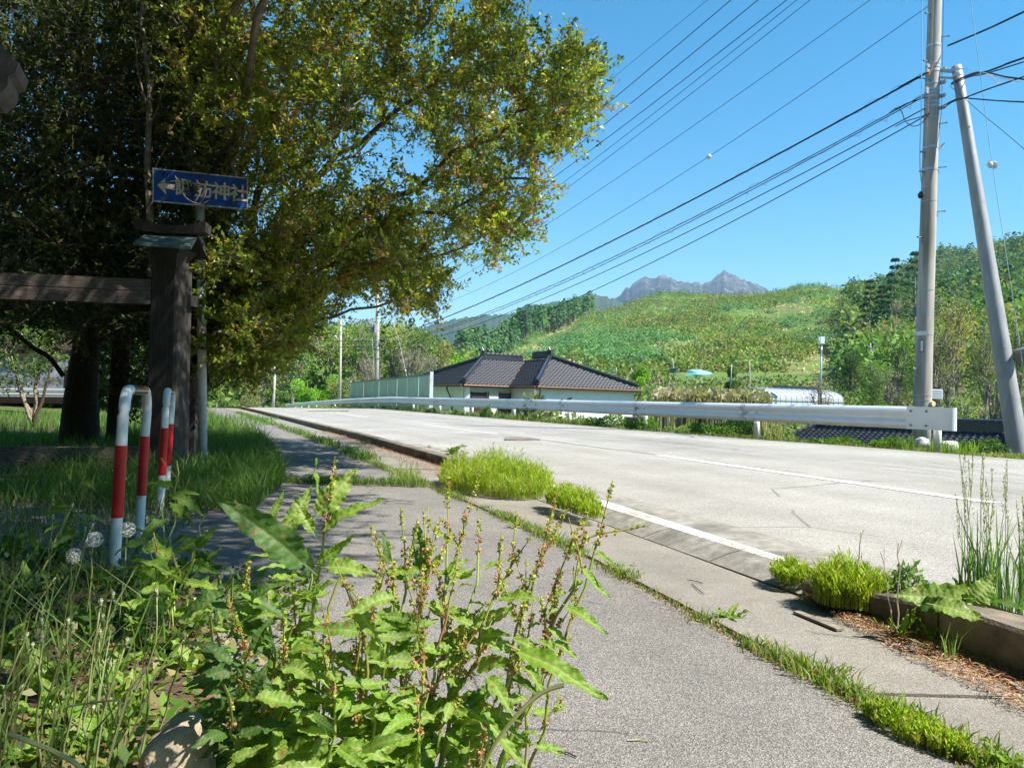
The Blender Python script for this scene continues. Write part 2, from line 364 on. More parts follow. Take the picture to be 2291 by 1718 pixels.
def valley(x, y):
    x = np.asarray(x, float); y = np.asarray(y, float); yy = np.maximum(y, 3.0)
    px = np.clip(CX + F * x / yy, CK[0], CK[-1]); r = np.where(y > 3, y, np.minimum(np.hypot(x, y), 400))
    i = np.clip(np.searchsorted(CK, px) - 1, 0, len(CK) - 2); t = (px - CK[i]) / (CK[i + 1] - CK[i]); t = t * t * (3 - 2 * t)
    j = np.clip(np.searchsorted(DD, r) - 1, 0, len(DD) - 2); s = np.clip((r - DD[j]) / (DD[j + 1] - DD[j]), 0, 1)
    a = TAB[i, j] * (1 - s) + TAB[i, j + 1] * s; b = TAB[i + 1, j] * (1 - s) + TAB[i + 1, j + 1] * s
    return a * (1 - t) + b * t
def fbm(x, y, s, seed=0):
    """cheap vectorised value noise"""
    out = 0; amp = 1; tot = 0
    for o in range(4):
        xs = x * s + seed * 17.3 + o * 9.1; ys = y * s + seed * 5.7 - o * 3.3
        xi = np.floor(xs).astype(np.int64); yi = np.floor(ys).astype(np.int64); fx = xs - xi; fy = ys - yi
        fx = fx * fx * (3 - 2 * fx); fy = fy * fy * (3 - 2 * fy)
        def h(a, b):
            v = (a * 374761393 + b * 668265263 + seed * 974711) & 0x7fffffff; v = ((v ^ (v >> 13)) * 1274126177) & 0x7fffffff
            return (v & 0xffff) / 65535.0
        n = (h(xi, yi) * (1 - fx) + h(xi + 1, yi) * fx) * (1 - fy) + (h(xi, yi + 1) * (1 - fx) + h(xi + 1, yi + 1) * fx) * fy
        out = out + amp * n; tot += amp; amp *= .5; s *= 2.07
    return out / tot
def ground(x, y):
    """terrain height"""
    x = np.asarray(x, float); y = np.asarray(y, float)
    lz = LZ(y); ko = XK(y); oo = XO(y); c = .912
    w = (x - ko) * c; wo = (x - oo) * c
    wide = np.where(y < 17, np.interp(y, [9, 12, 17], [3.6, 3.0, 1.1]), 1.1)
    left = -.035 + lz * np.clip(1 + (w + 6) / 25, 0, 1)
    wl = np.clip((-w - 9) / 12, 0, 1)
    left = left * (1 - wl) + (valley(x, y)) * wl
    rd = road_z(x, y) - .06
    vg = road_z(oo, y) - .06 - np.clip(wo - wide, 0, 50) * .62
    r = np.maximum(vg, valley(x, y))
    z = np.where(w < 0.1, left, np.where(wo < 0, rd, r))
    far = np.clip((y - 110) / 40, 0, 1); z = z * (1 - far) + valley(x, y) * far
    d = np.hypot(x, y)
    return z + (fbm(x, y, .02, 3) - .5) * np.clip((d - 150) / 200, 0, 1) * 14 + (fbm(x, y, .4, 4) - .5) * np.clip((d - 14) / 30, 0, 1) * .3 * (np.abs(wo) > 2.5)
def build_ground():
    az = np.concatenate([np.linspace(-180, -42, 70)[:-1], np.linspace(-42, 42, 421), np.linspace(42, 180, 70)[1:-1]])
    rr = np.concatenate([[.3], np.geomspace(.8, 1000, 230), np.geomspace(1050, 9000, 14)])
    A, RR = np.meshgrid(np.radians(az), rr); X = RR * np.sin(A); Y = RR * np.cos(A)
    Z = ground(X, Y); n = len(az)
    V = np.stack([X, Y, Z], -1).reshape(-1, 3)
    i = np.arange(len(rr) - 1)[:, None] * n; j = np.arange(n)[None, :]; j2 = (j + 1) % n
    Q = np.stack([i + j, i + n + j, i + n + j2, i + j2], -1).reshape(-1, 4)
    m, nt, bs = newmat('meadow_ground'); L = nt.links.new; bs.inputs['Roughness'].default_value = 1; bs.inputs['Specular IOR Level'].default_value = .1
    geo = N(nt, 'ShaderNodeNewGeometry')
    n1 = N(nt, 'ShaderNodeTexNoise', Scale=.035, Detail=9.0, Roughness=.7); L(geo.outputs['Position'], n1.inputs['Vector'])
    cr = N(nt, 'ShaderNodeValToRGB'); e = cr.color_ramp.elements
    e[0].position = .34; e[0].color = (.06, .12, .03, 1); e[1].position = .72; e[1].color = (.26, .22, .12, 1)
    x = e.new(.52); x.color = (.10, .17, .04, 1); x = e.new(.6); x.color = (.16, .16, .07, 1)
    L(n1.outputs['Fac'], cr.inputs[0])
    n2 = N(nt, 'ShaderNodeTexNoise', Scale=9.0, Detail=8.0); L(geo.outputs['Position'], n2.inputs['Vector'])
    c2 = N(nt, 'ShaderNodeValToRGB'); c2.color_ramp.elements[0].color = (.035, .028, .018, 1); c2.color_ramp.elements[1].color = (.12, .10, .06, 1)
    c2.color_ramp.elements[0].position = .35; c2.color_ramp.elements[1].position = .7
    L(n2.outputs['Fac'], c2.inputs[0])
    ln = N(nt, 'ShaderNodeVectorMath', operation='LENGTH'); L(geo.outputs['Position'], ln.inputs[0])
    mr = N(nt, 'ShaderNodeMapRange'); mr.inputs[1].default_value = 18; mr.inputs[2].default_value = 55; L(ln.outputs['Value'], mr.inputs[0])
    mx = N(nt, 'ShaderNodeMix', data_type='RGBA'); L(mr.outputs[0], mx.inputs[0]); L(c2.outputs[0], mx.inputs[6]); L(cr.outputs[0], mx.inputs[7])
    L(mx.outputs[2], bs.inputs['Base Color'])
    ob('ground', mesh('ground', V, Q, m, smooth=True), kind='structure', label='grassy earth of the valley and hillsides')
build_ground()

# ------------------------------------------------------------------ road, path, kerb
pz = lambda x, y: 0.0 + LZ(y) * 1.0
road = strip('road', lambda y: XK(y) + .20, XO, lambda x, y: road_z(x, y), M_road, n=60, label='pale grey asphalt road curving away to the left')
_v = np.empty(len(road.data.vertices) * 3, np.float32); road.data.vertices.foreach_get('co', _v); _v = _v.reshape(-1, 3)
_w = (_v[:, 0] - XK(_v[:, 1])) / (XO(_v[:, 1]) - XK(_v[:, 1])); _t = np.ones(len(_w))
for c_, s_w, a_w in ((.17, .03, .10), (.33, .03, .10), (.56, .035, .12), (.74, .035, .12), (.25, .02, .06), (.65, .02, .07), (.97, .03, .18)): _t -= a_w * np.exp(-((_w - c_) / s_w) ** 2) * (.5 + fbm(_v[:, 0], _v[:, 1], .35, 8))
_c = np.ones((len(_w), 4), np.float32); _c[:, :3] = _t[:, None]; _a = road.data.color_attributes.new('tint', 'FLOAT_COLOR', 'POINT'); _a.data.foreach_set('color', _c.ravel())
drv = strip('path', XL, XG, pz, M_path, ys=YS[YS < 100], n=6, label='dark asphalt footpath left of the kerb')
# entrance apron reaching in between the barriers
ay = np.arange(-4, 6.6, .4)
strip('entrance_apron', lambda y: -5.2 + 0 * y, lambda y: XL(y) + .002, lambda x, y: -.004, M_path, ys=ay, n=4, label='asphalt apron leading in to the shrine entrance')
strip('bank_soil', lambda y: -4.0 + 0 * y, lambda y: float(np.interp(y, [.3, 1, 1.5, 2, 3, 3.4], [-.25, -.40, -.56, -.78, -1.25, -1.5])), lambda x, y: .006, plain('litter_soil', (.13, .085, .05), (.04, .028, .018), 30, 1, .01, 60, c3=(.2, .12, .06), scale3=9), ys=np.arange(.3, 3.5, .2), n=4, label='brown littered soil under the left bank')
ed = pl([(-6, 4.6), (0, 2.45), (3.13, 1.36), (3.93, 1.10), (6.12, .39), (8.08, -.33), (13.56, -2.5), (30.5, -10.0)] + far_off(30.5, -10.0))
zz = lambda x, y: road_z(x, y) + .004
strip('edge_line', lambda y: ed(y) - .068, lambda y: ed(y) + .068, zz, M_paint, ys=YS[(YS < 9.6)], parent=road, kind=None, jag=.012)
strip('centre_line', lambda y: XC(y) - .07, lambda y: XC(y) + .07, zz, M_paint, ys=np.linspace(5.45, 9.75, 12), parent=road, kind=None)
strip('centre_line', lambda y: XC(y) - .06, lambda y: XC(y) + .06, zz, M_paintworn, ys=np.linspace(14.7, 19.2, 8), parent=road, kind=None)
strip('centre_line', lambda y: XC(y) - .06, lambda y: XC(y) + .06, zz, M_paintworn, ys=np.linspace(25, 30, 8), parent=road, kind=None)
M_crack = plain('crack_filler', (.10, .10, .095), (.2, .2, .19), 30, .9, lo=.4, hi=.6)
strip('asphalt_seam', lambda y: XC(y) - .012 + .02 * math.sin(y * 2.1), lambda y: XC(y) + .012 + .02 * math.sin(y * 2.1), zz, M_crack, ys=np.linspace(9.8, 14.6, 30), parent=road, kind=None, jag=.02)
strip('asphalt_seam', lambda y: XC(y) + 2.0 - .01 + .05 * math.sin(y * 1.7), lambda y: XC(y) + 2.0 + .012 + .05 * math.sin(y * 1.7), zz, M_crack, ys=np.linspace(11, 14, 20), parent=road, kind=None, jag=.03)
p0 = G(1168, 982, .1)
mb = MB(); mb.box((p0[0], p0[1], road_z(p0[0], p0[1]) + .003), .62, .9, .006); ob('manhole_cover', mb.me('manhole_cover', M_kerb), road)
# concrete strip between path and kerb, slab by slab; kerb stones
gut = empty('gutter', (.9, 2.5, 0), 'long strip of concrete gutter slabs between the path and the kerb', kind='structure')
kerb = empty('kerb', (1.2, 3, 0), 'low concrete kerb along the road with a lowered stretch at the entrance', kind='structure')
def quadslab(y0, y1, xa, xb, zt, zb, gap=.006, inner=0):
    V = []
    for z in (zb, zt):
        for (x, y) in ((xa(y0 + gap), y0 + gap), (xb(y0 + gap), y0 + gap), (xb(y1 - gap), y1 - gap), (xa(y1 - gap), y1 - gap)):
            zz_ = z(x, y) if callable(z) else z
            V.append((x, y, zz_ + float(LZ(y))))
    return V, [(3, 2, 1, 0), (4, 5, 6, 7), (0, 1, 5, 4), (1, 2, 6, 5), (2, 3, 7, 6), (3, 0, 4, 7)]
y = -4.0; k = 0
while y < 60:
    st = 2.0 if y < 20 else 4.0
    V, Q = quadslab(y, y + st, lambda q: XG(q) + .004, lambda q: XK(q) - .004, .010 + .004 * math.sin(k * 2.3), -.1, .0035)
    ob('gutter_slab', mesh('gutter_slab', V, Q, M_gut), gut); y += st; k += 1
LOW0, LOW1 = 2.86, 7.0
def ktop(y):
    h = .118 if y > 5 else .15
    if y < 2.42: return .15
    if y < 2.92: return .135 - .06 * (y - 2.42) / .5
    if LOW0 <= y <= LOW1: return .075
    if LOW1 < y < LOW1 + .7: return .075 + (.118 - .075) * (y - LOW1) / .7
    if LOW0 - .12 < y < LOW0: return .15 - (.15 - .075) * (y - LOW0 + .12) / .12
    return h
y = -4.18
while y < 75:
    st = .6 if y < 30 else 1.8
    low = LOW0 - .01 < y < LOW1 - .3
    t0, t1 = ktop(y + .006), ktop(y + st - .006)
    V = []
    for (yy, t) in ((y + .005, t0), (y + st - .005, t1)):
        a = XK(yy); off = .0; lz = float(LZ(yy))
        lip = .02 if low else t - .012
        V += [(a, yy, -.1 + lz), (a + .002, yy, (lip if not low else .014) + lz), (a + (.012 if not low else .10), yy, (t if not low else t - .02) + lz), (a + .165, yy, t - .002 + lz), (a + .18, yy, t - .012 + lz), (a + .18, yy, -.1 + lz)]
    Q = [(0, 1, 7, 6), (1, 2, 8, 7), (2, 3, 9, 8), (3, 4, 10, 9), (4, 5, 11, 10), (5, 4, 3, 2, 1, 0), (6, 7, 8, 9, 10, 11)]
    if -3 < y < 58: ob('kerb_stone', mesh('kerb_stone', V, Q, M_kerb if not low else M_conc), kerb)
    y += st
strip('gutter_apron', lambda y: XK(y) + .17, lambda y: XK(y) + .62, lambda x, y: road_z(x, y) + .002, M_conc, ys=YS[YS < 12], parent=road, kind=None)
# ------------------------------------------------------------------ guardrail
gr = empty('guardrail', (XR(11), 11, 0), 'long white steel guardrail following the far side of the road', 'guardrail')
u = norm(np.array([-.452, 1, 0])); nrm_ = np.array([-u[1], u[0], 0])       # nrm_ points to the road
py_ = [11.35, 14.9, 18.45, 22.05, 25.65, 29.3, 32.9, 36.6] + [36.6 + 3.64 * i for i in range(1, 19)]
ltop = lambda y: .835 + float(LZ(y)) * 1.02
prof = [(0, 0), (.022, .004), (.06, -.030), (.082, -.062), (.082, -.098), (.05, -.135), (.018, -.160), (.018, -.195), (.05, -.220), (.082, -.255), (.082, -.292), (.06, -.325), (.02, -.352), (-.002, -.350), (.05, -.318), (.074, -.288), (.074, -.258), (.044, -.225), (.010, -.198), (.010, -.158), (.044, -.13), (.074, -.095), (.074, -.064), (.05, -.036), (.0, -.008)]
ysb = [11.62] + [p + .15 for p in py_[1:]]
for a, b in zip(ysb[:-1], ysb[1:]):
    mb = MB(); pts = [(XR(t), t, ltop(t)) for t in np.linspace(a, b + .12, 5)]
    mb.sweep([(-p[0], p[1]) for p in prof][::-1], pts); ob('rail_beam', mb.me('rail_beam', M_white), gr)
for i, yp in enumerate(py_):
    base = float(ground(XR(yp) + .12, yp)) - .05; mb = MB()
    c = np.array([XR(yp), yp, 0]) - nrm_ * .10
    mb.tube([(c[0], c[1], base), (c[0], c[1], ltop(yp) - .06)], .057, 12)
    ob('post', mb.me('post', M_white, True), gr)
    if i < 12:
        mb = MB()
        for dy in (-.12, .12):
            for dz in (-.05, -.175, -.30):
                o_ = .078 if dz != -.175 else .022
                q = np.array([XR(yp + dy), yp + dy, ltop(yp) + dz]) + nrm_ * o_
                mb.tube([q, q + nrm_ * .014], .013, 6)
        ob('joint_bolts', mb.me('joint_bolts', M_bolt), gr, kind='stuff')
# wrapped end piece
e1 = np.array([XR(11.7), 11.7, ltop(11)]); e0 = e1 - u * .60
mb = MB(); d3 = np.array([0, 0, 1.])
mb.box(e1 - u * .30 + nrm_ * .092 - d3 * .175, .60, .006, .352, (u, nrm_, d3))
ob('end_plate', mb.me('end_plate', M_white), gr)
pf = [(0.095, 0), (.095, 0)]
V = []; Q = []; path_ = []
for a in np.linspace(0, math.pi, 13):
    path_.append(e0 - u * (.0 + .15 * math.sin(a)) + nrm_ * (.095 * math.cos(a)))
for p in path_:
    V += [p + d3 * -.006, p - d3 * .176 - 0 * u, p - d3 * .352]
for i in range(len(path_) - 1):
    for j in range(2): Q.append((i * 3 + j, i * 3 + j + 1, i * 3 + j + 4, i * 3 + j + 3))
n0 = len(V); V += [e0 - d3 * .006, e0 - d3 * .352]
for i in range(len(path_) - 1): Q += [(i * 3, i * 3 + 3, n0), (i * 3 + 5, i * 3 + 2, n0 + 1)]
ob('end_cap', mesh('end_cap', V, Q, M_white), gr)
mb = MB()
for t in (.08, .34):
    for dz in (-.07, -.29):
        q = e1 - u * t + nrm_ * .095 + d3 * dz; mb.tube([q, q + nrm_ * .016], .018, 8)
ob('end_bolts', mb.me('end_bolts', M_bolt), gr, kind='stuff')

# ------------------------------------------------------------------ poles
def steps(root, f, zs, side, mat=M_bolt):
    for i, t in enumerate(zs):
        p, r = f(t); s = side * (1 if i % 2 == 0 else -1)
        d = norm(np.array([s, -.5, 0.])); mb = MB(); mb.tube([p + d * r * .9, p + d * (r + .19)], .010, 6); mb.tube([p + d * (r + .19), p + d * (r + .2) + (0, 0, .03)], .014, 6)
        ob('step_bolt', mb.me('step_bolt', mat), root)
P1b = U(2061, 985, 15); P1t = U(2092, 0, 15); dirp = (P1t - P1b); L1 = np.linalg.norm(dirp); dirp /= L1
P1b = P1b - dirp * .6; P1e = P1t + dirp * 4.2; H1 = np.linalg.norm(P1e - P1b)
rp = lambda t: .176 - .0052 * t
up1 = empty('utility_pole', P1b, 'tall grey concrete utility pole behind the near end of the guardrail', 'utility pole')
mb = MB(); mb.tube([P1b + dirp * t for t in np.linspace(0, H1, 12)], [rp(t) for t in np.linspace(0, H1, 12)], 28)
ob('shaft', mb.me('shaft', M_pole, True), up1)
def onpole(py):                                       # height along the pole from a pixel row
    lo, hi = 0, H1
    for _ in range(40):
        m = (lo + hi) / 2
        if PX(P1b + dirp * m)[0, 1] > py: lo = m
        else: hi = m
    return lo
fp = lambda py: (P1b + dirp * onpole(py), rp(onpole(py)))
def band(root, p, r, h, mat, d=dirp, name='band', t=.006):
    mb = MB(); mb.tube([p - d * h / 2, p + d * h / 2], r + t, 24, cap=True); ob(name, mb.me(name, mat, False), root)
for py in (650, 750, 885, 896, 265, 452): band(up1, *fp(py), .010, M_galvb, t=.004)
for py in (105, 145, 153, 162, 189, 203, 211, 219, 232, 241, 332, 381): band(up1, *fp(py), .045, M_galvb)
for py, s in ((36, -1), (86, 1), (142, -1), (279, 1), (345, -1), (377, 1), (388, -1), (475, 1), (534, -1), (575, 1), (674, 1), (775, 1), (826, -1)):
    p, r = fp(py); d = norm(np.array([s, -.45, 0.])); mb = MB()
    mb.tube([p + d * r * .9, p + d * (r + .14)], .011, 6); mb.tube([p + d * (r + .13), p + d * (r + .15)], .02, 6); mb.tube([p + d * r * .98 + (0, 0, .02), p + d * r * 1.03 - (0, 0, .11)], .011, 6)
    ob('step_bolt', mb.me('step_bolt', M_bolt), up1)
for py, s in ((153, -1), (160, 1), (189, 1), (205, -1), (211, -1), (219, 1), (241, -1), (245, 1), (165, -1)):
    p, r = fp(py); d = norm(np.array([s, -.6, 0.])); mb = MB()
    mb.box(p + d * (r + .03), .05, .04, .07); mb.tube([p + d * r, p + d * (r + .12)], .012, 6); mb.tube([p + d * (r + .08) - (0, 0, .03), p + d * (r + .08) + (0, 0, .05)], .022, 8)
    ob('cable_clamp', mb.me('cable_clamp', M_galvb), up1)
p, r = fp(331); mb = MB(); a = p + np.array([r, -.02, 0]); mb.beam(a, a + (.13, 0, .09), .012, .02); mb.beam(a - (0, 0, .07), a + (.13, 0, .09), .012, .02); mb.beam(a + (0, 0, .0), a - (0, 0, .07), .012, .02)
ob('bracket', mb.me('bracket', M_bolt), up1)
p, r = fp(439); mb = MB(); mb.tube([p + (-r - .04, -.03, -.06), p + (-r - .05, -.03, 0), p + (-r - .03, -.03, .07)], [.03, .05, .03], 10)
ob('cable_joint', mb.me('cable_joint', plain('dark_rubber', (.06, .035, .03))), up1)
def plate(root, p, r, w, h, mat, name, az0=-.35):
    V = []; Q = []; n = 8
    for i in range(n + 1):
        a = az0 + (i / n - .5) * w / r
        for z in (-.5, .5): V.append(p + np.array([math.sin(a), -math.cos(a), 0]) * (r + .006) + dirp * z * h)
    for i in range(n): Q.append((2 * i, 2 * i + 2, 2 * i + 3, 2 * i + 1))
    ob(name, mesh(name, V, Q, mat), root)
p, r = fp(747); plate(up1, p, r, .20, .085, M_white, 'name_plate', -.9)
p, r = fp(775); plate(up1, p, r, .07, .26, M_bolt, 'number_plate', -.75); plate(up1, p, r + .002, .045, .21, M_white, 'number_plate', -.75)
p, r = fp(903); mb = MB(); mb.tube([p + (r * .6, -r * .8, 0), p + (r * .6 + .02, -r * .8 - .06, 0)], [.065, .05], 14); ob('reflector', mb.me('reflector', plain('yellowed_plastic', (.7, .6, .35), (.6, .5, .3))), up1)
# strut
Sb = U(2283, 1040, 13.6); St = U(2140, 150, 14.75); ds = St - Sb; Hs = np.linalg.norm(ds); ds /= Hs
sp = empty('strut_pole', Sb, 'leaning grey steel strut propping the concrete utility pole', 'strut pole')
mb = MB(); tt = np.linspace(-.5, Hs, 14); mb.tube([Sb + ds * t for t in tt], [.175 - .0105 * max(t, 0) for t in tt], 26); ob('shaft', mb.me('shaft', M_galv, True), sp)
for t in (Hs - .08, Hs - .2): band(sp, Sb + ds * t, .175 - .0105 * t, .05, M_galvb, ds)
for t in np.linspace(1.2, Hs - 1, 7): band(sp, Sb + ds * t, .175 - .0105 * t, .008, M_galv, ds, 'weld_ring', .0015)
mb = MB(); a = St - ds * .1; p, r = fp(158); mb.beam(p, a, .07, .05); mb.beam(p - (0, 0, .14), a - (0, 0, .14), .05, .03); ob('strut_bracket', mb.me('strut_bracket', M_galvb), sp)

# far poles
def far_pole(name, bx, by, tx, ty, d, w0, w1, mat, label, catg='utility pole'):
    b = U(bx, by, d); t = U(tx, ty, d); e = empty(name, b, label, catg)
    r0, r1 = w0 * d / F / 2, w1 * d / F / 2; dd = norm(t - b)
    mb = MB(); mb.tube([b - dd * .8, (b + t) / 2, t], [r0, (r0 + r1) / 2, r1], 12); ob('shaft', mb.me('shaft', mat, True), e)
    return e, b, t, r1
M_polew = plain('pale_pole', (.50, .47, .42), (.38, .35, .31), 1.2, .8)
up2, b2, t2, r2 = far_pole('utility_pole', 841, 915, 847, 600, 47, 11, 7.5, M_polew, 'pale utility pole with two grey transformers behind the green sheet fence')
d2 = norm(t2 - b2)
for k, (tx_, ty_) in enumerate(((832, 734), (839, 735))):
    c = U(tx_, ty_, 47 - .12 * k); mb = MB(); mb.tube([c - (0, 0, .28), c + (0, 0, .26)], .10, 10); mb.tube([c + (0, 0, .26), c + (0, 0, .34)], [.07, .02], 8)
    ob('transformer', mb.me('transformer', M_galv), up2)
mb = MB(); a = U(823, 717, 47); b = U(848, 722, 47); mb.beam(a, b, .05, .05); mb.beam(U(829, 745, 47), U(845, 745, 47), .06, .05); mb.tube([U(831, 640, 47), U(831, 712, 47)], .012, 5); mb.tube([U(830, 745, 46.9), U(833, 760, 46.9), U(837, 840, 46.9)], .02, 5)
ob('bracket', mb.me('bracket', M_galvb), up2)
for py in (700, 706, 712, 740, 752, 762, 772, 783, 803): 
    t = (915 - py) / (915 - 600); p = b2 + (t2 - b2) * t; band(up2, p, .14 - .04 * t, .09, M_bolt if py % 2 else M_galvb, d2, t=.02)
mb = MB(); c = U(856, 763, 46.9); mb.box(c, .3, .12, .12); ob('junction_box', mb.me('junction_box', M_cable), up2)
up3, b3, t3, r3 = far_pole('lamp_pole', 760, 905, 763, 717, 58, 7, 4.5, M_polew, 'street lamp pole with a thin spike top left of the green sheet fence', 'street lamp')
mb = MB(); mb.tube([t3, t3 + norm(t3 - b3) * .55], [.05, .01], 6); ob('spike', mb.me('spike', M_galv), up3)
la = U(759, 761, 58); lb = U(750, 752, 58); lc = U(744, 751, 58)
mb = MB(); mb.tube([U(762, 760, 58), la, lb], .035, 6); ob('lamp_arm', mb.me('lamp_arm', M_galvb), up3)
mb = MB(); mb.tube([lb + (.1, 0, -.05), (lb + lc) / 2, lc + (-.15, 0, .06)], [.06, .14, .05], 10); ob('lamp_head', mb.me('lamp_head', M_galvb, True), up3)
for py in (727, 742, 748): band(up3, b3 + (t3 - b3) * ((905 - py) / 188), .1, .06, M_galvb, d2, t=.02)
far_pole('concrete_post', 611, 912, 616, 815, 62, 7, 5.5, M_polew, 'short pale concrete pole at the bend of the road under the dark tree', 'pole')
far_pole('thin_post', 484, 910, 484, 840, 50, 3.2, 2.6, M_polew, 'thin pale post beside the far end of the footpath', 'pole')
e, b, t, r = far_pole('sensor_pole', 1835, 900, 1838, 772, 75, 5, 3.4, M_galvb, 'slim steel mast carrying a white box above the greenhouse', 'mast')
mb = MB(); mb.box(U(1839, 761, 75), .42, .35, .72); mb.box(U(1833, 758, 75), .18, .3, .4); ob('white_box', mb.me('white_box', M_white), e)
mb = MB(); mb.beam(U(1838, 782, 74.9), U(1838, 797, 74.9), .12, .1); ob('panel', mb.me('panel', M_galvb), e)
e, b, t, r = far_pole('utility_pole', 1951, 848, 1947, 764, 120, 4.5, 3.2, M_polew, 'far utility pole with crossarms standing before the right-hand woods')
mb = MB()
for py, wl_, wr_ in ((766, 7, 14), (776, 6, 8), (785, 7, 9)):
    mb.beam(U(1948 - wl_, py, 120), U(1948 + wr_, py + .5, 120), .1, .12)
    for q in (-wl_ + 1, -wl_ / 2, wr_ / 2, wr_ - 1): mb.tube([U(1948 + q, py, 120), U(1948 + q, py - 3, 120)], .05, 5)
ob('crossarm', mb.me('crossarm', M_galvb), e)
mb = MB(); mb.tube([U(1946, 778, 119.6), U(1946, 784, 119.6)], .2, 8); ob('transformer', mb.me('transformer', M_galvb), e)
far_pole('thin_post', 1635, 856, 1637, 816, 90, 2.6, 2.2, M_polew, 'thin pale pole beside the round dark bush in the field', 'pole')
far_pole('thin_post', 1678, 866, 1677, 806, 80, 2.6, 2.0, M_polew, 'tallest thin pale pole rising from the dry reeds', 'pole')
far_pole('thin_post', 1507, 838, 1505, 802, 130, 2.4, 2.0, M_polew, 'thin pale pole next to the small blue shed', 'pole')
far_pole('thin_post', 1378, 835, 1379, 822, 140, 2.0, 2.0, M_polew, 'short thin post just right of the tiled roof', 'pole')
far_pole('thin_post', 1413, 838, 1413, 824, 140, 2.0, 2.0, M_polew, 'short thin post above the round yellow-green bush', 'pole')

# ------------------------------------------------------------------ cables
def cable_path(a, b, sag, n=40):
    t = np.linspace(0, 1, n)[:, None]; p = a + (b - a) * t; p[:, 2:] -= 4 * sag * t * (1 - t); return p
def fit_sag(a, b, mid):
    lo, hi = -1.5, 4
    for _ in range(40):
        m = (lo + hi) / 2; q = PX(cable_path(a, b, m, 300)); i = np.argsort(q[:, 0]); y = np.interp(mid[0], q[i, 0], q[i, 1])
        if y < mid[1]: lo = m
        else: hi = m
    return lo
def cable(label, pts, r=.009, mat=None, group=None, n=5, children=None):
    mb = MB(); mb.tube(pts, r, n); o = ob('cable', mb.me('cable', mat or M_cable), None, label, 'cable', group, None, loc=pts[0]); return o
HI = [(2100, -430, 845, 590, (1400, 151), .006, 'highest, very thin overhead wire in the upper sky'),
      (2100, -400, 845, 628, (1400, 199), .012, 'overhead wire second from the top, leaving the frame left of the pole'),
      (2100, -336, 845, 650, (1400, 241), .012, 'overhead wire third from the top'),
      (2100, -268, 845, 659, (1400, 278), .011, 'overhead wire fourth from the top, close above a thinner one'),
      (2100, -257, 845, 690, (1400, 303), .008, 'overhead wire fifth from the top, lower of a close pair'),
      (2100, -230, 845, 705, (1400, 323), .008, 'thin overhead wire sixth from the top'),
      (2100, -111, 845, 715, (1400, 386), .007, 'lone thin overhead wire above the one with the white insulator')]
for xr, yr, xl, yl, mid, r, lab in HI:
    a = U(xr, yr, 15); b = U(xl, yl, 47); s = fit_sag(a, b, mid); cable(lab, cable_path(a, b, s), r, None, 'high wires over the road')
    if mid[1] in (199, 241, 278):
        e = a + (a - b) * .5; cable('offshoot of the wire ' + lab.split('wire ')[-1][:30] + ' beyond the pole top', cable_path(a, e, .2), r, None, 'high wires past the pole top')
a = U(2090, 5, 15); b = U(845, 720, 47); s = fit_sag(a, b, (1564, 365)); pth = cable_path(a, b, s)
c8 = cable('thin overhead wire carrying a round white insulator', pth, .007)
q = PX(pth); i = int(np.argmin(abs(q[:, 0] - 1565))); 
def insul(root, p, d, r):
    mb = MB(); d = norm(d); mb.tube([p - d * r * 1.2, p - d * r * .9, p - d * r * .15, p, p + d * r * .15, p + d * r * .9, p + d * r * 1.2], [r * .5, r, r, r * .7, r, r, r * .5], 14); ob('insulator', mb.me('insulator', M_porc, True), root)
insul(c8, pth[i], pth[i + 1] - pth[i], .055)
LOWC = [((2078, 161), (845, 762), (1400, 524), .022, 'thick black cable bundle, uppermost of the low lines', 1),
        ((2077, 207), (845, 772), (1400, 562), .011, 'upper strand of the loosely laced twin cable', 2),
        ((2072, 214), (845, 774), (1400, 568), .011, 'lower strand of the loosely laced twin cable', 0),
        ((2069, 243), (845, 783), (1400, 586), .012, 'black cable under the laced twin cable', 0),
        ((2077, 256), (845, 803), (1400, 616), .012, 'lowest black cable running from the pole over the house roof', 0)]
for (xr, yr), (xl, yl), mid, r, lab, lace in LOWC:
    a = U(xr, yr, 15); b = U(xl, yl, 47); s = fit_sag(a, b, mid); pth = cable_path(a, b, s, 60)
    o = cable(lab, pth, r, None, 'low cables over the road')
    if lace:
        t = np.linspace(0, 1, 900); P = a + (b - a) * t[:, None]; P[:, 2] -= 4 * s * t * (1 - t); ph = t * 330 + 3 * np.sin(t * 40)
        rr_ = (.035 if lace == 1 else .06) * (1 + .6 * np.sin(t * 61))
        P[:, 2] += rr_ * np.sin(ph) - (.05 if lace == 2 else 0); P[:, 0] += rr_ * np.cos(ph)
        V, Q = tubes([(P, .004)], 3); ob('lashing_wire', mesh('lashing_wire', V, Q, M_cable), o)
def poly(pix, d0, d1=None, n=8):
    d1 = d1 or d0; K = len(pix); P = np.array([U(x, y, d0 + (d1 - d0) * i / (K - 1)) for i, (x, y) in enumerate(pix)])
    t = np.arange(K); T = np.linspace(0, K - 1, n * K); 
    out = []
    for v in T:
        i = min(int(v), K - 2); f = v - i; p0 = P[max(i - 1, 0)]; p1 = P[i]; p2 = P[i + 1]; p3 = P[min(i + 2, K - 1)]
        out.append(.5 * ((2 * p1) + (-p0 + p2) * f + (2 * p0 - 5 * p1 + 4 * p2 - p3) * f * f + (-p0 + 3 * p1 - 3 * p2 + p3) * f ** 3))
    return np.array(out)
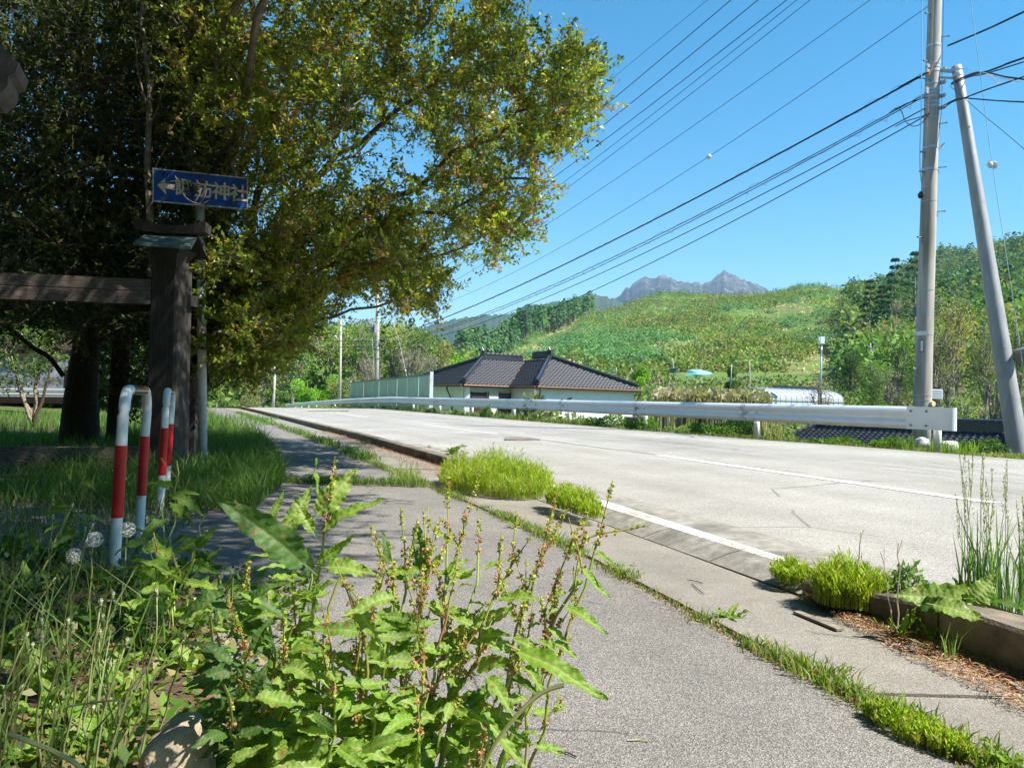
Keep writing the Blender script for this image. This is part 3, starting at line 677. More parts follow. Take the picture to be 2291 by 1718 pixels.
RC = [([(2121, 103), (2206, 67), (2291, 27), (2700, -170), (3300, -470)], .018, M_cable, 'thick black cable rising right from the upper clamp'),
      ([(2129, 187), (2150, 176), (2180, 164), (2206, 161), (2245, 147), (2291, 130), (2700, -10), (3300, -240)], .017, M_cable, 'thick cable bundle bowing right of the strut top'),
      ([(2129, 190), (2165, 174), (2206, 165), (2291, 139), (2700, 10), (3300, -200)], .011, M_cable, 'thin companion strand under the thick right-hand bundle'),
      ([(2150, 177), (2200, 163), (2240, 170), (2291, 178), (2700, 230), (3300, 300)], .015, M_cable, 'cable sloping gently down to the right with pink tags'),
      ([(2112, 242), (2130, 229), (2157, 220), (2210, 200), (2291, 172), (2700, 30), (3300, -180)], .013, M_cable, 'black cable climbing right from beside the strut'),
      ([(2112, 236), (2140, 222), (2157, 220), (2220, 225), (2291, 229), (2700, 250), (3300, 290)], .012, M_cable, 'nearly level black cable leaving right behind the strut'),
      ([(2125, 193), (2157, 220), (2206, 263), (2291, 334), (2600, 610)], .005, M_cable, 'thin dark wire slanting steeply down to the right'),
      ([(2128, 152), (2165, 155), (2201, 163), (2291, 186), (2700, 270)], .006, M_cablew, 'thin pale wire above the right-hand cable bundle')]
for pix, r, m, lab in RC: cable(lab, poly(pix, 14.9, 11), r, m, 'cables leaving right from the pole', n=6)
o = cable('pink tagged loop hanging from the right-hand cable', poly([(2202, 166), (2220, 173), (2227, 183), (2233, 187), (2240, 183), (2247, 173), (2262, 177)], 14.2), .007, plain('pink_wire', (.8, .35, .38)))
cable('loose green cable loop left of the pole', poly([(1990, 254), (2008, 242), (2018, 252), (2026, 272), (2043, 283), (2062, 276), (2078, 255)], 15.2, 14.9), .009, M_cableg)
cable('pale vertical wire hanging down left of the pole', poly([(2063, -500), (2062, -100), (2062, 120), (2061, 242), (2058, 340), (2060, 400), (2067, 438)], 14.85), .009, M_cablew)
cable('faint pink vertical wire along the left face of the pole', poly([(2093, -300), (2088, 0), (2083, 130), (2076, 250), (2070, 380), (2067, 438)], 14.8), .005, plain('rose_wire', (.6, .35, .4)))
cable('green wire running down the face of the pole', poly([(2112, -200), (2110, 40), (2108, 140), (2106, 250), (2095, 330)], 14.72), .005, M_cableg)
o = cable('orange sleeve on the cable left of the pole clamp', poly([(2090, 138), (2086, 147), (2081, 160), (2077, 168)], 14.7), .016, M_orange)
for pix, lab in (([(2081, 161), (2060, 170), (2048, 175), (2010, 196)], 'short black lead joining the bundle at the upper clamp'), ([(2084, 181), (2065, 176), (2048, 176)], 'short black lead curling into the pole below the upper clamp'), ([(2079, 217), (2050, 225), (2026, 233), (2003, 246)], 'black lead meeting the twin cable left of the pole'), ([(2079, 254), (2060, 262), (2026, 272), (2003, 284)], 'bottom black lead left of the pole')):
    cable(lab, poly(pix, 14.85, 15.4), .010, M_cable)
gy = poly([(2160, -160), (2172, 0), (2189, 133), (2210, 294), (2220, 365), (2230, 435), (2266, 668), (2290, 830), (2310, 960)], 13.6, 12.6)
o = cable('thin guy wire with a white insulator right of the strut', gy, .006, M_cablew)
q = PX(gy); i = int(np.argmin(abs(q[:, 1] - 365))); mb = MB(); d = norm(gy[i + 1] - gy[i]); c = gy[i]
for s in (-1, 1): mb.tube([c + d * .09 * s * .1 + (.04 * s, 0, 0) - d * .07, c + (.045 * s, 0, 0), c + (.04 * s, 0, 0) + d * .07], [.02, .055, .02], 12)
ob('insulator', mb.me('insulator', M_porc, True), o)
for pix, d0, lab in (([(845, 763), (762, 763), (640, 764), (560, 765)], 47, 'upper dark cable running left from the transformer pole'), ([(845, 774), (762, 777), (640, 779), (560, 780)], 47, 'lower dark cable running left from the transformer pole')):
    cable(lab, poly(pix, d0, 75), .025, M_cable)
o = cable('guy wire with a white bead right of the transformer pole', poly([(852, 640), (890, 755), (907, 829), (912, 850)], 46, 44), .012, M_cablew)
insul(o, U(907, 829, 44), np.array([.2, 0, -1.]), .05)

# ------------------------------------------------------------------ green sheet fence
fa = U(785, 856, 53); fb = U(966, 837, 36.5)
gf = empty('sheet_fence', (fb[0], fb[1], -1), 'pale green corrugated sheet fence with a white post beyond the guardrail', 'fence')
nb = 9
for i in range(nb):
    t0, t1 = i / nb, (i + 1) / nb; a = fa + (fb - fa) * t0; b = fa + (fb - fa) * (t1 - .002); dv = norm((b - a) * [1, 1, 0]); nn = np.cross(dv, (0, 0, 1))
    m = 30; V = []
    for k in range(m + 1):
        p = a + (b - a) * k / m; off = .018 * (1 if (k // 1) % 3 == 0 else -1) + .004 * math.sin(i * 3 + k)
        V += [p + nn * off - (0, 0, .05), p + nn * off + (0, 0, -1.75)]
    Q = [(2 * k, 2 * k + 1, 2 * k + 3, 2 * k + 2) for k in range(m)]
    ob('sheet_panel', mesh('sheet_panel', V, Q, M_panel), gf)
mb = MB(); mb.beam(fa + (0, -.03, 0), fb + (0, -.03, 0), .07, .07); ob('top_rail', mb.me('top_rail', M_panelf), gf)
mb = MB(); mb.beam(fa + (0, -.05, -1.15), fb + (0, -.05, -1.12), .07, .06); ob('lower_rail', mb.me('lower_rail', M_panelf), gf)
for p, r in ((fa, .035), (fb, .075)):
    mb = MB(); mb.beam(p + (0, -.02, .12), p + (0, -.02, -3.2), r * 2, r * 2, up=(0, 1, 0)); ob('post', mb.me('post', M_white), gf)

# ------------------------------------------------------------------ houses
def roof_face(root, poly3, a, b, mat=None, rows=.25, cols=.285, sink=.03):
    """tiled plane over a 3-D polygon; a->b runs along the eave"""
    mat = mat or M_tile; P = [np.asarray(p, float) for p in poly3]; a = np.asarray(a, float); b = np.asarray(b, float)
    e = norm(b - a); n = np.cross(P[1] - P[0], P[2] - P[0]); n = norm(n); n = n if n[2] > 0 else -n
    v = np.cross(n, e); v = v if v[2] > 0 else -v
    pts = np.array([[np.dot(p - a, e), np.dot(p - a, v)] for p in P])
    def inside(x, y):
        c = False; j = len(pts) - 1
        for i in range(len(pts)):
            if (pts[i, 1] > y) != (pts[j, 1] > y) and x < (pts[j, 0] - pts[i, 0]) * (y - pts[i, 1]) / (pts[j, 1] - pts[i, 1]) + pts[i, 0]: c = not c
            j = i
        return c
    ob('roof_deck', mesh('roof_deck', [p - n * sink for p in P], [tuple(range(len(P)))], M_tiled), root)
    V = []; Q = []
    prof = [(-.5, .012), (-.36, -.01), (-.16, -.018), (.02, -.005), (.2, .028), (.36, .034), (.5, .015)]
    x0, x1 = pts[:, 0].min(), pts[:, 0].max(); y1 = pts[:, 1].max(); r = 0; y = 0
    while y < y1:
        x = x0 - (r % 2) * 0
        while x < x1 + cols:
            if inside(x, y + rows * .5) or (r == 0 and inside(x, .02)):
                k = len(V); j_ = rng.normal() * .003
                for q in prof: V.append(a + e * (x + q[0] * cols) + v * (y - .02) + n * (q[1] + .035 + j_))
                for q in prof: V.append(a + e * (x + q[0] * cols) + v * (y + rows) + n * (q[1] + .004))
                for q in prof: V.append(a + e * (x + q[0] * cols) + v * (y - .02) + n * (q[1] - .01))
                m = len(prof)
                for i in range(m - 1): Q.append((k + i, k + i + 1, k + m + i + 1, k + m + i)); Q.append((k + i + 1, k + i, k + 2 * m + i, k + 2 * m + i + 1))
            x += cols
        y += rows; r += 1
    ob('roof_tiles', mesh('roof_tiles', V, np.array(Q), mat), root, kind='stuff')
def ridge(root, a, b, w=.22, h=.22, name='ridge', endcap=True, beads=True):
    a = np.asarray(a, float); b = np.asarray(b, float); d = norm(b - a); mb = MB(); up = np.array([0, 0, 1.])
    mb.beam(a + up * h * .5, b + up * h * .5, w, h); mb.beam(a + up * (h + .03), b + up * (h + .03), w * 1.25, .03)
    mb.tube([a + up * (h + .05), b + up * (h + .05)], w * .35, 8)
    ob(name, mb.me(name, M_tiled), root)
    if beads:
        mb = MB(); L = np.linalg.norm(b - a); k = int(L / .32); s = norm(np.cross(d, up))
        for i in range(k):
            p = a + d * (i + .5) * L / k + up * (h + .07)
            mb.box(p, .07, w * 1.15, .07, (d, s, np.cross(s, -d)))
        ob('ridge_caps', mb.me('ridge_caps', M_galvb if False else M_tiled), root, kind='stuff')
zE = 1.65
def hb(base, e1, e2, s, t, z): return np.array([base[0] + e1[0] * s + e2[0] * t, base[1] + e1[1] * s + e2[1] * t, z])
al = R(35); E1 = np.array([math.cos(al), math.sin(al)]); E2 = np.array([-math.sin(al), math.cos(al)])
Bc = np.array([1.32, 40.0]); SL = .45
hs = empty('house', (Bc[0], Bc[1] + 5, -2.6), 'low white house with a dark tiled hip roof beyond the guardrail', 'house')
T1 = 7.9; s_ = 2.54; q_ = 3.1; nA = 3.6
B = hb(Bc, E1, E2, 0, 0, zE); Rc = hb(Bc, E1, E2, T1, 0, zE); ap = hb(Bc, E1, E2, T1 / 2, T1 / 2, zE + SL * T1 / 2)
Vv = hb(Bc, E1, E2, 0, s_, zE); A_ = hb(Bc, E1, E2, -q_, s_, zE); apA = hb(Bc, E1, E2, -q_ + nA, s_ + nA, zE + SL * nA)
backR = hb(Bc, E1, E2, T1, 13, zE); ap2 = hb(Bc, E1, E2, T1 / 2, 9, zE + SL * T1 / 2)
Lf = hb(Bc, E1, E2, -q_, s_ + 2 * nA, zE)
r1e = hb(Bc, E1, E2, T1 / 2 - .3, s_ + nA, zE + SL * nA)
roof_face(hs, [B, Rc, ap], B, Rc)
roof_face(hs, [Vv, B, ap, ap2, hb(Bc, E1, E2, nA, s_ + nA, zE + SL * nA)], Vv, B)
roof_face(hs, [Rc, backR, ap2, ap], Rc, backR)
roof_face(hs, [A_, Vv, hb(Bc, E1, E2, nA, s_ + nA, zE + SL * nA), apA], A_, Vv)
roof_face(hs, [Lf, A_, apA], Lf, A_)
roof_face(hs, [Lf, apA, hb(Bc, E1, E2, nA, s_ + nA, zE + SL * nA), hb(Bc, E1, E2, 1, s_ + 2 * nA, zE)], hb(Bc, E1, E2, 1, s_ + 2 * nA, zE), Lf)
lift = np.array([0, 0, .02])
ridge(hs, apA + lift, hb(Bc, E1, E2, nA - .2, s_ + nA, zE + SL * nA) + lift, h=.30)
ridge(hs, ap + lift, hb(Bc, E1, E2, T1 / 2, T1 / 2 + 1.7, zE + SL * T1 / 2) + lift, h=.36)
ridge(hs, B + lift + (ap - B) * .04, ap + lift, h=.14, name='hip_ridge'); ridge(hs, A_ + lift + (apA - A_) * .04, apA + lift, h=.14, name='hip_ridge')
ridge(hs, Rc + lift + (ap - Rc) * .04, ap + lift, h=.14, name='hip_ridge'); ridge(hs, Lf + lift, apA + lift, h=.14, name='hip_ridge')
mb = MB(); mb.beam(Vv + (0, 0, .03), hb(Bc, E1, E2, nA, s_ + nA, zE + SL * nA) + (0, 0, .03), .12, .02); ob('valley_gutter', mb.me('valley_gutter', M_copperpipe), hs)
for p in (ap, apA):
    mb = MB(); mb.box(p + (0, 0, .3), .16, .4, .5, (np.append(E1, 0), np.append(E2, 0), np.array([0, 0, 1]))); mb.tube([p + (0, 0, .5), p + (-.1, .0, .75)], [.1, .03], 6); ob('ridge_end_tile', mb.me('ridge_end_tile', M_tiled), hs)
# eaves boards, gutters, pipes
ring = [Lf, A_, Vv, B, Rc, backR]
for a, b in zip(ring[:-1], ring[1:]):
    mb = MB(); mb.beam(a - (0, 0, .09), b - (0, 0, .09), .05, .14); ob('fascia', mb.me('fascia', M_brown), hs)
    d = norm(b - a); o_ = np.cross(d, (0, 0, 1)) * .09; mb = MB(); mb.tube([a + o_ - (0, 0, .08), b + o_ - (0, 0, .08)], .055, 8); ob('gutter', mb.me('gutter', M_copperpipe), hs)
I = .34
def wp(s, t, z): return hb(Bc, E1, E2, s, t, z)
zt, zb = zE - .13, -4.0
def wallbox(s0, t0, s1, t1, mat, name='wall', z0=zb, z1=zt, th=.12):
    a = wp(s0, t0, (z0 + z1) / 2); b = wp(s1, t1, (z0 + z1) / 2); mb = MB(); mb.beam(a, b, th, z1 - z0); ob(name, mb.me(name, mat), hs)
soff = MB(); soff.add([wp(-q_, s_, zE - .15), wp(0, s_, zE - .15), wp(0, 0, zE - .15), wp(T1, 0, zE - .15), wp(T1, 12.5, zE - .15), wp(-q_, 12.5, zE - .15)], [(0, 1, 2, 3, 4, 5)])
ob('soffit', soff.me('soffit', M_brown), hs)
wallbox(I, I, T1 - I, I, M_wall); wallbox(I, I + .07, I, s_ + I - .07, M_wallshade); wallbox(-q_ + I, s_ + I, I, s_ + I, M_wallshade)
wallbox(T1 - I, I + .07, T1 - I, 12, M_wall); wallbox(-q_ + I, s_ + I + .07, -q_ + I, 12, M_wallshade)
for s in (1.7, 3.6, 5.1): 
    mb = MB(); mb.beam(wp(s, I - .09, zb), wp(s, I - .09, -.95), .07, .05, up=(0, 1, 0)); ob('wall_batten', mb.me('wall_batten', M_brown), hs)
mb = MB(); mb.beam(wp(2.6, I - .09, -1.5), wp(3.5, I - .09, -1.5), .04, 1.0); ob('wooden_shutter', mb.me('wooden_shutter', plain('pale_wood', (.40, .30, .2), (.28, .2, .13), 6)), hs)
for s0, s1, m in ((-q_ + I + .35, -q_ + I + 1.35, M_brown), (-q_ + I + 1.5, -q_ + I + 2.2, M_wallshade), (-q_ + I + 2.3, I - .1, M_glass)):
    mb = MB(); mb.beam(wp(s0, s_ + I - .10, .35), wp(s1, s_ + I - .10, .35), .05, 1.7); f = ob('window_panel', mb.me('window_panel', m), hs)
    for q in (s0, s1): mb = MB(); mb.beam(wp(q, s_ + I - .13, -.55), wp(q, s_ + I - .13, 1.25), .05, .05, up=(0, 1, 0)); ob('window_frame', mb.me('window_frame', M_brown), hs)
mb = MB(); mb.beam(wp(-q_ + I + .1, s_ + I - .09, -2), wp(-q_ + I + .1, s_ + I - .09, zt), .3, .05, up=(0, 1, 0)); ob('white_pillar', mb.me('white_pillar', M_wall), hs)
for s, t, s2, t2 in ((.25, -.05, I - .0, I - .12), (T1 - .1, -.05, T1 - I, I - .12), (-q_ - .08, s_ + 1.6, -q_ + I - .1, s_ + I + 1.2)):
    mb = MB(); mb.tube([wp(s, t, zE - .06), wp(s, t, zE - .3), wp(s + (s2 - s) * .2, t + (t2 - t) * .2, zE - .42), wp(s2, t2, zE - .95), wp(s2, t2, -3)], [.07, .05, .045, .045, .045], 8); ob('downpipe', mb.me('downpipe', M_copperpipe), hs)
# dark lean-to gables below the rail, brick wall
mb = MB(); c = U(1170, 925, 38); mb.beam(U(1128, 934, 38), U(1168, 916, 38.2), .5, .07); mb.beam(U(1168, 916, 38.2), U(1208, 940, 38), .5, .07); ob('porch_roof', mb.me('porch_roof', M_tiled), hs)
bw = empty('brick_wall', U(1430, 945, 34), 'low red brick garden wall below the guardrail right of the house', 'wall')
a = U(1398, 934, 35); b = U(1448, 936, 34); L = norm(b - a); W_ = np.linalg.norm(b - a)
mb = MB(); mb.beam(a - (0, -.03, .8), b - (0, -.03, .8), .10, 1.7); ob('mortar_core', mb.me('mortar_core', M_mortar), bw)
bm_ = MB(); bm_.box((0, 0, 0), .2, .11, .055); bme = bm_.me('brick', M_brick)
for r_ in range(9):
    k = 0; x = -.1 * (r_ % 2)
    while x < W_ - .1:
        p = a + L * (x + .1) + np.array([0, -.03, -.05 - r_ * .07]); o = bpy.data.objects.new('brick', bme); o.location = p; o.rotation_euler = (0, 0, math.atan2(L[1], L[0]))
        link(o, bw); x += .215
# lower house roof right
h2 = empty('lower_house', U(2050, 960, 36) - (0, 0, 3), 'roof of a lower house with dark tiles showing under the guardrail end', 'house')
ra = U(1836, 951, 40); rb = U(2250, 968, 33); de = norm((rb - ra) * [1, 1, 0]); dn = np.array([de[1], -de[0], 0]); dn = dn if dn[1] < 0 else -dn
run = 4.6; ea = ra - de * 2.3 + dn * run - (0, 0, run * .45); eb = rb + de * 2.3 + dn * run - (0, 0, run * .45)
h1_ = ra; ba = ra - de * 2.3 - dn * run - (0, 0, run * .45); bb = rb + de * 2.3 - dn * run - (0, 0, run * .45)
roof_face(h2, [ea, eb, rb, ra], ea, eb, M_tile, cols=.30); roof_face(h2, [ba, ea, ra], ba, ea); roof_face(h2, [eb, bb, rb], eb, bb)
roof_face(h2, [ba, ra, rb, bb], bb, ba)
ridge(h2, ra - de * .1, rb + de * .1, w=.3, h=.42); 
for a, b in ((ea, ra), (eb, rb), (ba, ra), (bb, rb)): ridge(h2, a, b, h=.13, name='hip_ridge')
mb = MB(); c = (ea + eb + ba + bb) / 4; mb.box(c - (0, 0, 1.6), np.linalg.norm(eb - ea) - 1.5, 2 * run - 1.5, 3.0, (de, -dn, (0, 0, 1))); ob('wall', mb.me('wall', M_wall), h2)
# eave poking in from the right edge
ev = empty('eave_corner', U(2300, 790, 14), 'rusty brown corner of a roof poking in at the right edge', 'roof')
mb = MB(); a = U(2262, 784, 14); mb.add([a, U(2330, 762, 13.5), U(2420, 770, 11), U(2340, 800, 12), a - (0, 0, .06), U(2330, 768, 13.5) - (0, 0, .05), U(2420, 776, 11) - (0, 0, .05), U(2340, 806, 12) - (0, 0, .05)], [(0, 1, 2, 3), (7, 6, 5, 4), (0, 3, 7, 4), (1, 0, 4, 5), (2, 1, 5, 6), (3, 2, 6, 7)])
ob('roof_sheet', mb.me('roof_sheet', plain('rusty_sheet', (.20, .16, .12), (.11, .08, .06), 10)), ev)
mb = MB(); 
for k in range(3): mb.beam(U(2270 + 22 * k, 800 - 3 * k, 13.7 - .5 * k), U(2350 + 22 * k, 812, 11.5 - .4 * k), .06, .10)
ob('rafter', mb.me('rafter', plain('rafter_wood', (.18, .10, .06), (.1, .06, .04), 10)), ev, kind='stuff')
# greenhouse
gh = empty('greenhouse', U(1800, 905, 76), 'long white film greenhouse with round roof behind the dry reeds', 'greenhouse')
a = U(1722, 893, 76); b = U(1888, 893, 82); a[2] = b[2] = (a[2] + b[2]) / 2 - .1; d = norm((b - a) * [1, 1, 0]); s2 = np.array([-d[1], d[0], 0]); Wg = np.linalg.norm(b - a); nA_ = 12
for (o_, nm) in ((0, 1), (1, 2)):
    off = s2 * 0 + d * 0
V = []; Q = []; nb = 14
for i in range(nb + 1):
    p = a + d * Wg * i / nb
    for k in range(nA_ + 1):
        t = math.pi * k / nA_; V.append(p + s2 * (-math.cos(t) * 2.6 + 2.6) + np.array([0, 0, math.sin(t) * 1.15 + (-.0 if 0 < k < nA_ else -1.6)]))
for i in range(nb):
    for k in range(nA_): Q.append((i * (nA_ + 1) + k, (i + 1) * (nA_ + 1) + k, (i + 1) * (nA_ + 1) + k + 1, i * (nA_ + 1) + k + 1))
Q.append(tuple(range(nA_ + 1))); Q.append(tuple(nb * (nA_ + 1) + k for k in range(nA_ + 1)))
ob('film_cover', mesh('film_cover', V, Q, M_vinyl), gh)
for i in range(nb + 1):
    p = a + d * Wg * i / nb - d * .0
    pts = [p + s2 * (-math.cos(math.pi * k / 10) * 2.64 + 2.6) + np.array([0, 0, math.sin(math.pi * k / 10) * 1.2 + (0 if 0 < k < 10 else -1.6)]) for k in range(11)]
    mb = MB(); mb.tube(pts, .035, 5); ob('hoop', mb.me('hoop', M_vinyl), gh)
mb = MB(); mb.beam(a - s2 * .06 - (0, 0, .02), b - s2 * .06 - (0, 0, .02), .06, .06); ob('side_rail', mb.me('side_rail', M_galv), gh)
fwl = U(1730, 868, 95); fwr = U(1840, 874, 92); mb = MB(); mb.beam(fwl, fwr, .3, .8)
ob('retaining_wall', mb.me('retaining_wall', M_conc), None, 'long low grey retaining wall behind the greenhouse', 'wall', loc=fwl)
mb = MB(); mb.box(U(1507, 829, 130), 1.2, 1.2, .8); mb.beam(U(1499, 824.5, 129.5), U(1515, 824.5, 129.5), 1.5, .12); ob('shed', mb.me('shed', M_panelf), None, 'small blue shed at the foot of the green hillside', 'shed', loc=U(1507, 834, 130))
# tarp-covered heap
c = U(1563, 832, 125); V = []; Q = []
for i in range(13):
    for k in range(7):
        a_ = i / 12 * 2 * math.pi; r_ = math.cos(k / 6 * math.pi / 2) ** .8; V.append(c + np.array([math.cos(a_) * r_ * 1.9 * (1 + .25 * math.sin(i * 2.3)) + .3 * math.sin(k), math.sin(a_) * r_ * 1.0, -.6 + .95 * math.sin(k / 6 * math.pi / 2) + .12 * math.sin(i * 1.7 + k)]))
for i in range(12):
    for k in range(6): Q.append((i * 7 + k, (i + 1) * 7 + k, (i + 1) * 7 + k + 1, i * 7 + k + 1))
tp = ob('covered_heap', mesh('covered_heap', V, Q, M_tarpb), None, 'heap covered with a pale blue sheet in the far field', 'tarp', loc=c)
mb = MB(); c = U(1905, 795, 150); mb.box(c, 3.4, 2.2, .25); mb.box(c - (0, 0, .8), 3.0, 1.9, 1.4); ob('field_shed', mb.me('field_shed', M_brown), None, 'dark field shed in front of the right-hand woods', 'shed', loc=c)
mb = MB(); c = U(2093, 886, 40); mb.box(c, .5, .4, .55)
c = U(2096, 882, 40); mb2 = MB(); mb2.box(c, .62, .05, .55); ws = ob('white_board', mb2.me('white_board', M_white), None, 'small white slatted board just right of the pole base', 'board', loc=c)
mb = MB()
for k in range(4): mb.box(c + np.array([0, -.04, -.2 + k * .13]), .56, .01, .02)
ob('slat_line', mb.me('slat_line', M_galv), ws, kind='stuff')
# tree-side background: pale sheeted store behind the lawn
st = empty('sheeted_store', U(70, 885, 24), 'store of boards under a wrinkled silver sheet behind the left lawn', 'store')
V = []; Q = []; nx = 60; nz = 14
a = U(-260, 848, 25); b = U(150, 848, 24)
for i in range(nx + 1):
    for k in range(nz + 1):
        p = a + (b - a) * i / nx; z = p[2] + .62 - k / nz * 1.05; V.append((p[0], p[1] - .25 * k / nz + .12 * mnoise.noise((i * .33, k * .12, 2)) + .06 * mnoise.noise((i * .9, k * .3 + i * .3, 5)), z + .06 * mnoise.noise((i * .3, 0, 7)) * (k > 11)))
for i in range(nx):
    for k in range(nz): Q.append((i * (nz + 1) + k, i * (nz + 1) + k + 1, (i + 1) * (nz + 1) + k + 1, (i + 1) * (nz + 1) + k))
ob('sheet', mesh('sheet', V, Q, M_tarp, smooth=True), st)
mb = MB(); mb.beam(U(-260, 802, 25.6), U(150, 806, 24.6), .1, .42); ob('white_panel', mb.me('white_panel', M_wall), st)
for k in range(4): 
    mb = MB(); mb.beam(U(-200, 868 + k * 5.2, 23.6), U(152, 871 + k * 5.2, 23.2), .25, .05); ob('plank', mb.me('plank', M_wall if k % 2 == 0 else M_galvb), st)
mb = MB(); mb.beam(U(-260, 772, 25.2), U(160, 772, 24.2), .9, .35); mb.beam(U(-260, 750, 25.4), U(160, 752, 24.4), 1.2, .1); ob('roof', mb.me('roof', M_brown), st)
mb = MB(); mb.beam(U(-260, 820, 27), U(170, 820, 26), .1, 2.6); ob('back_wall', mb.me('back_wall', M_brown), st)

# ------------------------------------------------------------------ shrine gate wing
gt = empty('shrine_gate', U(375, 1060, 7), 'weathered dark timber gate wing with a small roofed post and two cross rails', 'gate')
yaw = R(-8); gx = np.array([math.cos(yaw), math.sin(yaw), 0]); gy_ = np.array([-math.sin(yaw), math.cos(yaw), 0]); gz = norm(U(388, 600, 7) - U(378, 1060, 7)); AX = (gx, gy_, gz)
pb = U(372, 1062, 7.05); pt = U(385, 606, 7.05); 
mb = MB(); mb.beam(pb - gz * .15, pt, .27, .265, up=gy_)
# chamfered post: octagon-like
V = []; Q = []
pr = [(-.5, -.42), (-.42, -.5), (.42, -.5), (.5, -.42), (.5, .42), (.42, .5), (-.42, .5), (-.5, .42)]
for c, sc_ in ((pb - gz * .2, 1.06), ((pb + pt) / 2, 1.0), (pt, .97)):
    for a, b in pr: V.append(c + gx * a * .285 * sc_ + gy_ * b * .27 * sc_)
for l in range(2):
    for k in range(8): Q.append((l * 8 + k, l * 8 + (k + 1) % 8, (l + 1) * 8 + (k + 1) % 8, (l + 1) * 8 + k))
Q.append(tuple(16 + k for k in range(8))); ob('post', mesh('post', V, Q, M_wood), gt)
V = []; Q = []; n0 = pt + gz * .002
for c, w_, d_ in ((n0, .21, .20), (n0 + gz * .09, .22, .21), (n0 + gz * .14, .26, .25), (n0 + gz * .19, .34, .3)):
    for a, b in ((-.5, -.5), (.5, -.5), (.5, .5), (-.5, .5)): V.append(c + gx * a * w_ + gy_ * b * d_)
for l in range(3):
    for k in range(4): Q.append((l * 4 + k, l * 4 + (k + 1) % 4, (l + 1) * 4 + (k + 1) % 4, (l + 1) * 4 + k))
Q.append((12, 13, 14, 15)); ob('neck_block', mesh('neck_block', V, Q, M_wood), gt)
rc = pt + gz * .175
def slab(P, th, name, mat):
    V = [np.asarray(p) for p in P] + [np.asarray(p) - gz * th for p in P]; n = len(P)
    Q = [tuple(range(n)), tuple(range(n, 2 * n))[::-1]] + [(i, (i + n), (i + 1) % n + n, (i + 1) % n) for i in range(n)]
    ob(name, mesh(name, V, Q, mat), gt)
rx = norm(gx + gy_ * .25) * 1.0; ry = norm(np.cross(gz, rx))
hw, rn, rh = .255, .27, .15
for sgn, m in ((-1, M_copper), (1, M_wood)):
    slab([rc + rx * (-hw * 1.0) + ry * sgn * rn + gz * .03, rc + rx * (hw * 1.0) + ry * sgn * rn + gz * .01, rc + rx * hw * .9 + gz * (rh + .03), rc - rx * hw * .9 + gz * (rh + .03)][::(1 if sgn < 0 else -1)], .025, 'roof_board', m)
V = []; n = 9
for i in range(n):
    t = i / (n - 1) * 2 - 1; c = rc + rx * t * (hw * 1.28) + gz * (rh + .015 + .03 * t * t)
    for a, b in ((-.10 , .0), (.10, .0), (.13, .075 + .02 * t * t), (-.13, .075 + .02 * t * t)): V.append(c + ry * a * .8 + gz * b)
Q = [(0, 1, 2, 3)[::-1], tuple((n - 1) * 4 + k for k in range(4))]
for i in range(n - 1):
    for k in range(4): Q.append((i * 4 + k, i * 4 + (k + 1) % 4, (i + 1) * 4 + (k + 1) % 4, (i + 1) * 4 + k))
ob('ridge_board', mesh('ridge_board', V, Q, M_wood), gt)
for nm, pix, w_, m in (('upper_beam', ((-500, 575, 6.3), (-40, 639, 6.62), (346, 655, 7.0)), 57, M_woodh), ('lower_rail', ((-500, 1028, 6.3), (0, 1027, 6.6), (346, 1027, 6.98)), 54, M_woodh)):
    a = U(*pix[1]) + (U(*pix[1]) - U(*pix[2])) * .9; b = U(*pix[2]); mb = MB(); hgt = w_ * 6.8 / F
    nseg = 14; V = []; Q = []
    for i in range(nseg + 1):
        c = a + (b - a) * i / nseg
        for p_, q_2 in ((-.5, -.5), (.5, -.5), (.5, -.03), (.46, 0), (.5, .04), (.5, .5), (-.5, .5)):
            V.append(c - gy_ * p_ * .13 + gz * (q_2 * hgt + .002 * mnoise.noise((i * .8, q_2 * 3, 0))))
    for i in range(nseg):
        for k in range(7): Q.append((i * 7 + k, i * 7 + (k + 1) % 7, (i + 1) * 7 + (k + 1) % 7, (i + 1) * 7 + k))
    Q.append(tuple(range(7))); Q.append(tuple(nseg * 7 + k for k in range(7))); ob(nm, mesh(nm, V, Q, m), gt)
mb = MB(); mb.box(U(419, 674, 7.12), .15, .12, .105, AX); ob('tenon', mb.me('tenon', M_wood), gt)
mb = MB(); mb.box(U(414, 692, 7.12), .09, .06, .06, AX); mb.beam(U(412, 690, 7.1), U(408, 760, 7.1), .03, .03, up=gy_); ob('wedge', mb.me('wedge', M_wood), gt)
# carved beam end in the upper left corner
prf = [(x - 17, y - 6) for x, y in [(-40, 40), (-8, 78), (20, 108), (48, 138), (59, 148), (54, 160), (50, 170), (35, 177), (34, 198), (22, 211), (4, 224), (-12, 222), (-40, 222)]]
V = [U(x, y, 2.3) for x, y in prf] + [U(x, y, 2.3) + np.array([-.06, .14, 0]) for x, y in prf]; n = len(prf)
Q = [tuple(range(n)), tuple(range(n, 2 * n))[::-1]] + [(i, i + n, (i + 1) % n + n, (i + 1) % n) for i in range(n)]
a = U(-8, 60, 2.28); mbx = MB()
be = ob('timber_end', mesh('timber_end', V, Q, M_beamend), None, 'grey weathered carved timber end poking in at the upper left corner', 'timber', loc=V[0])

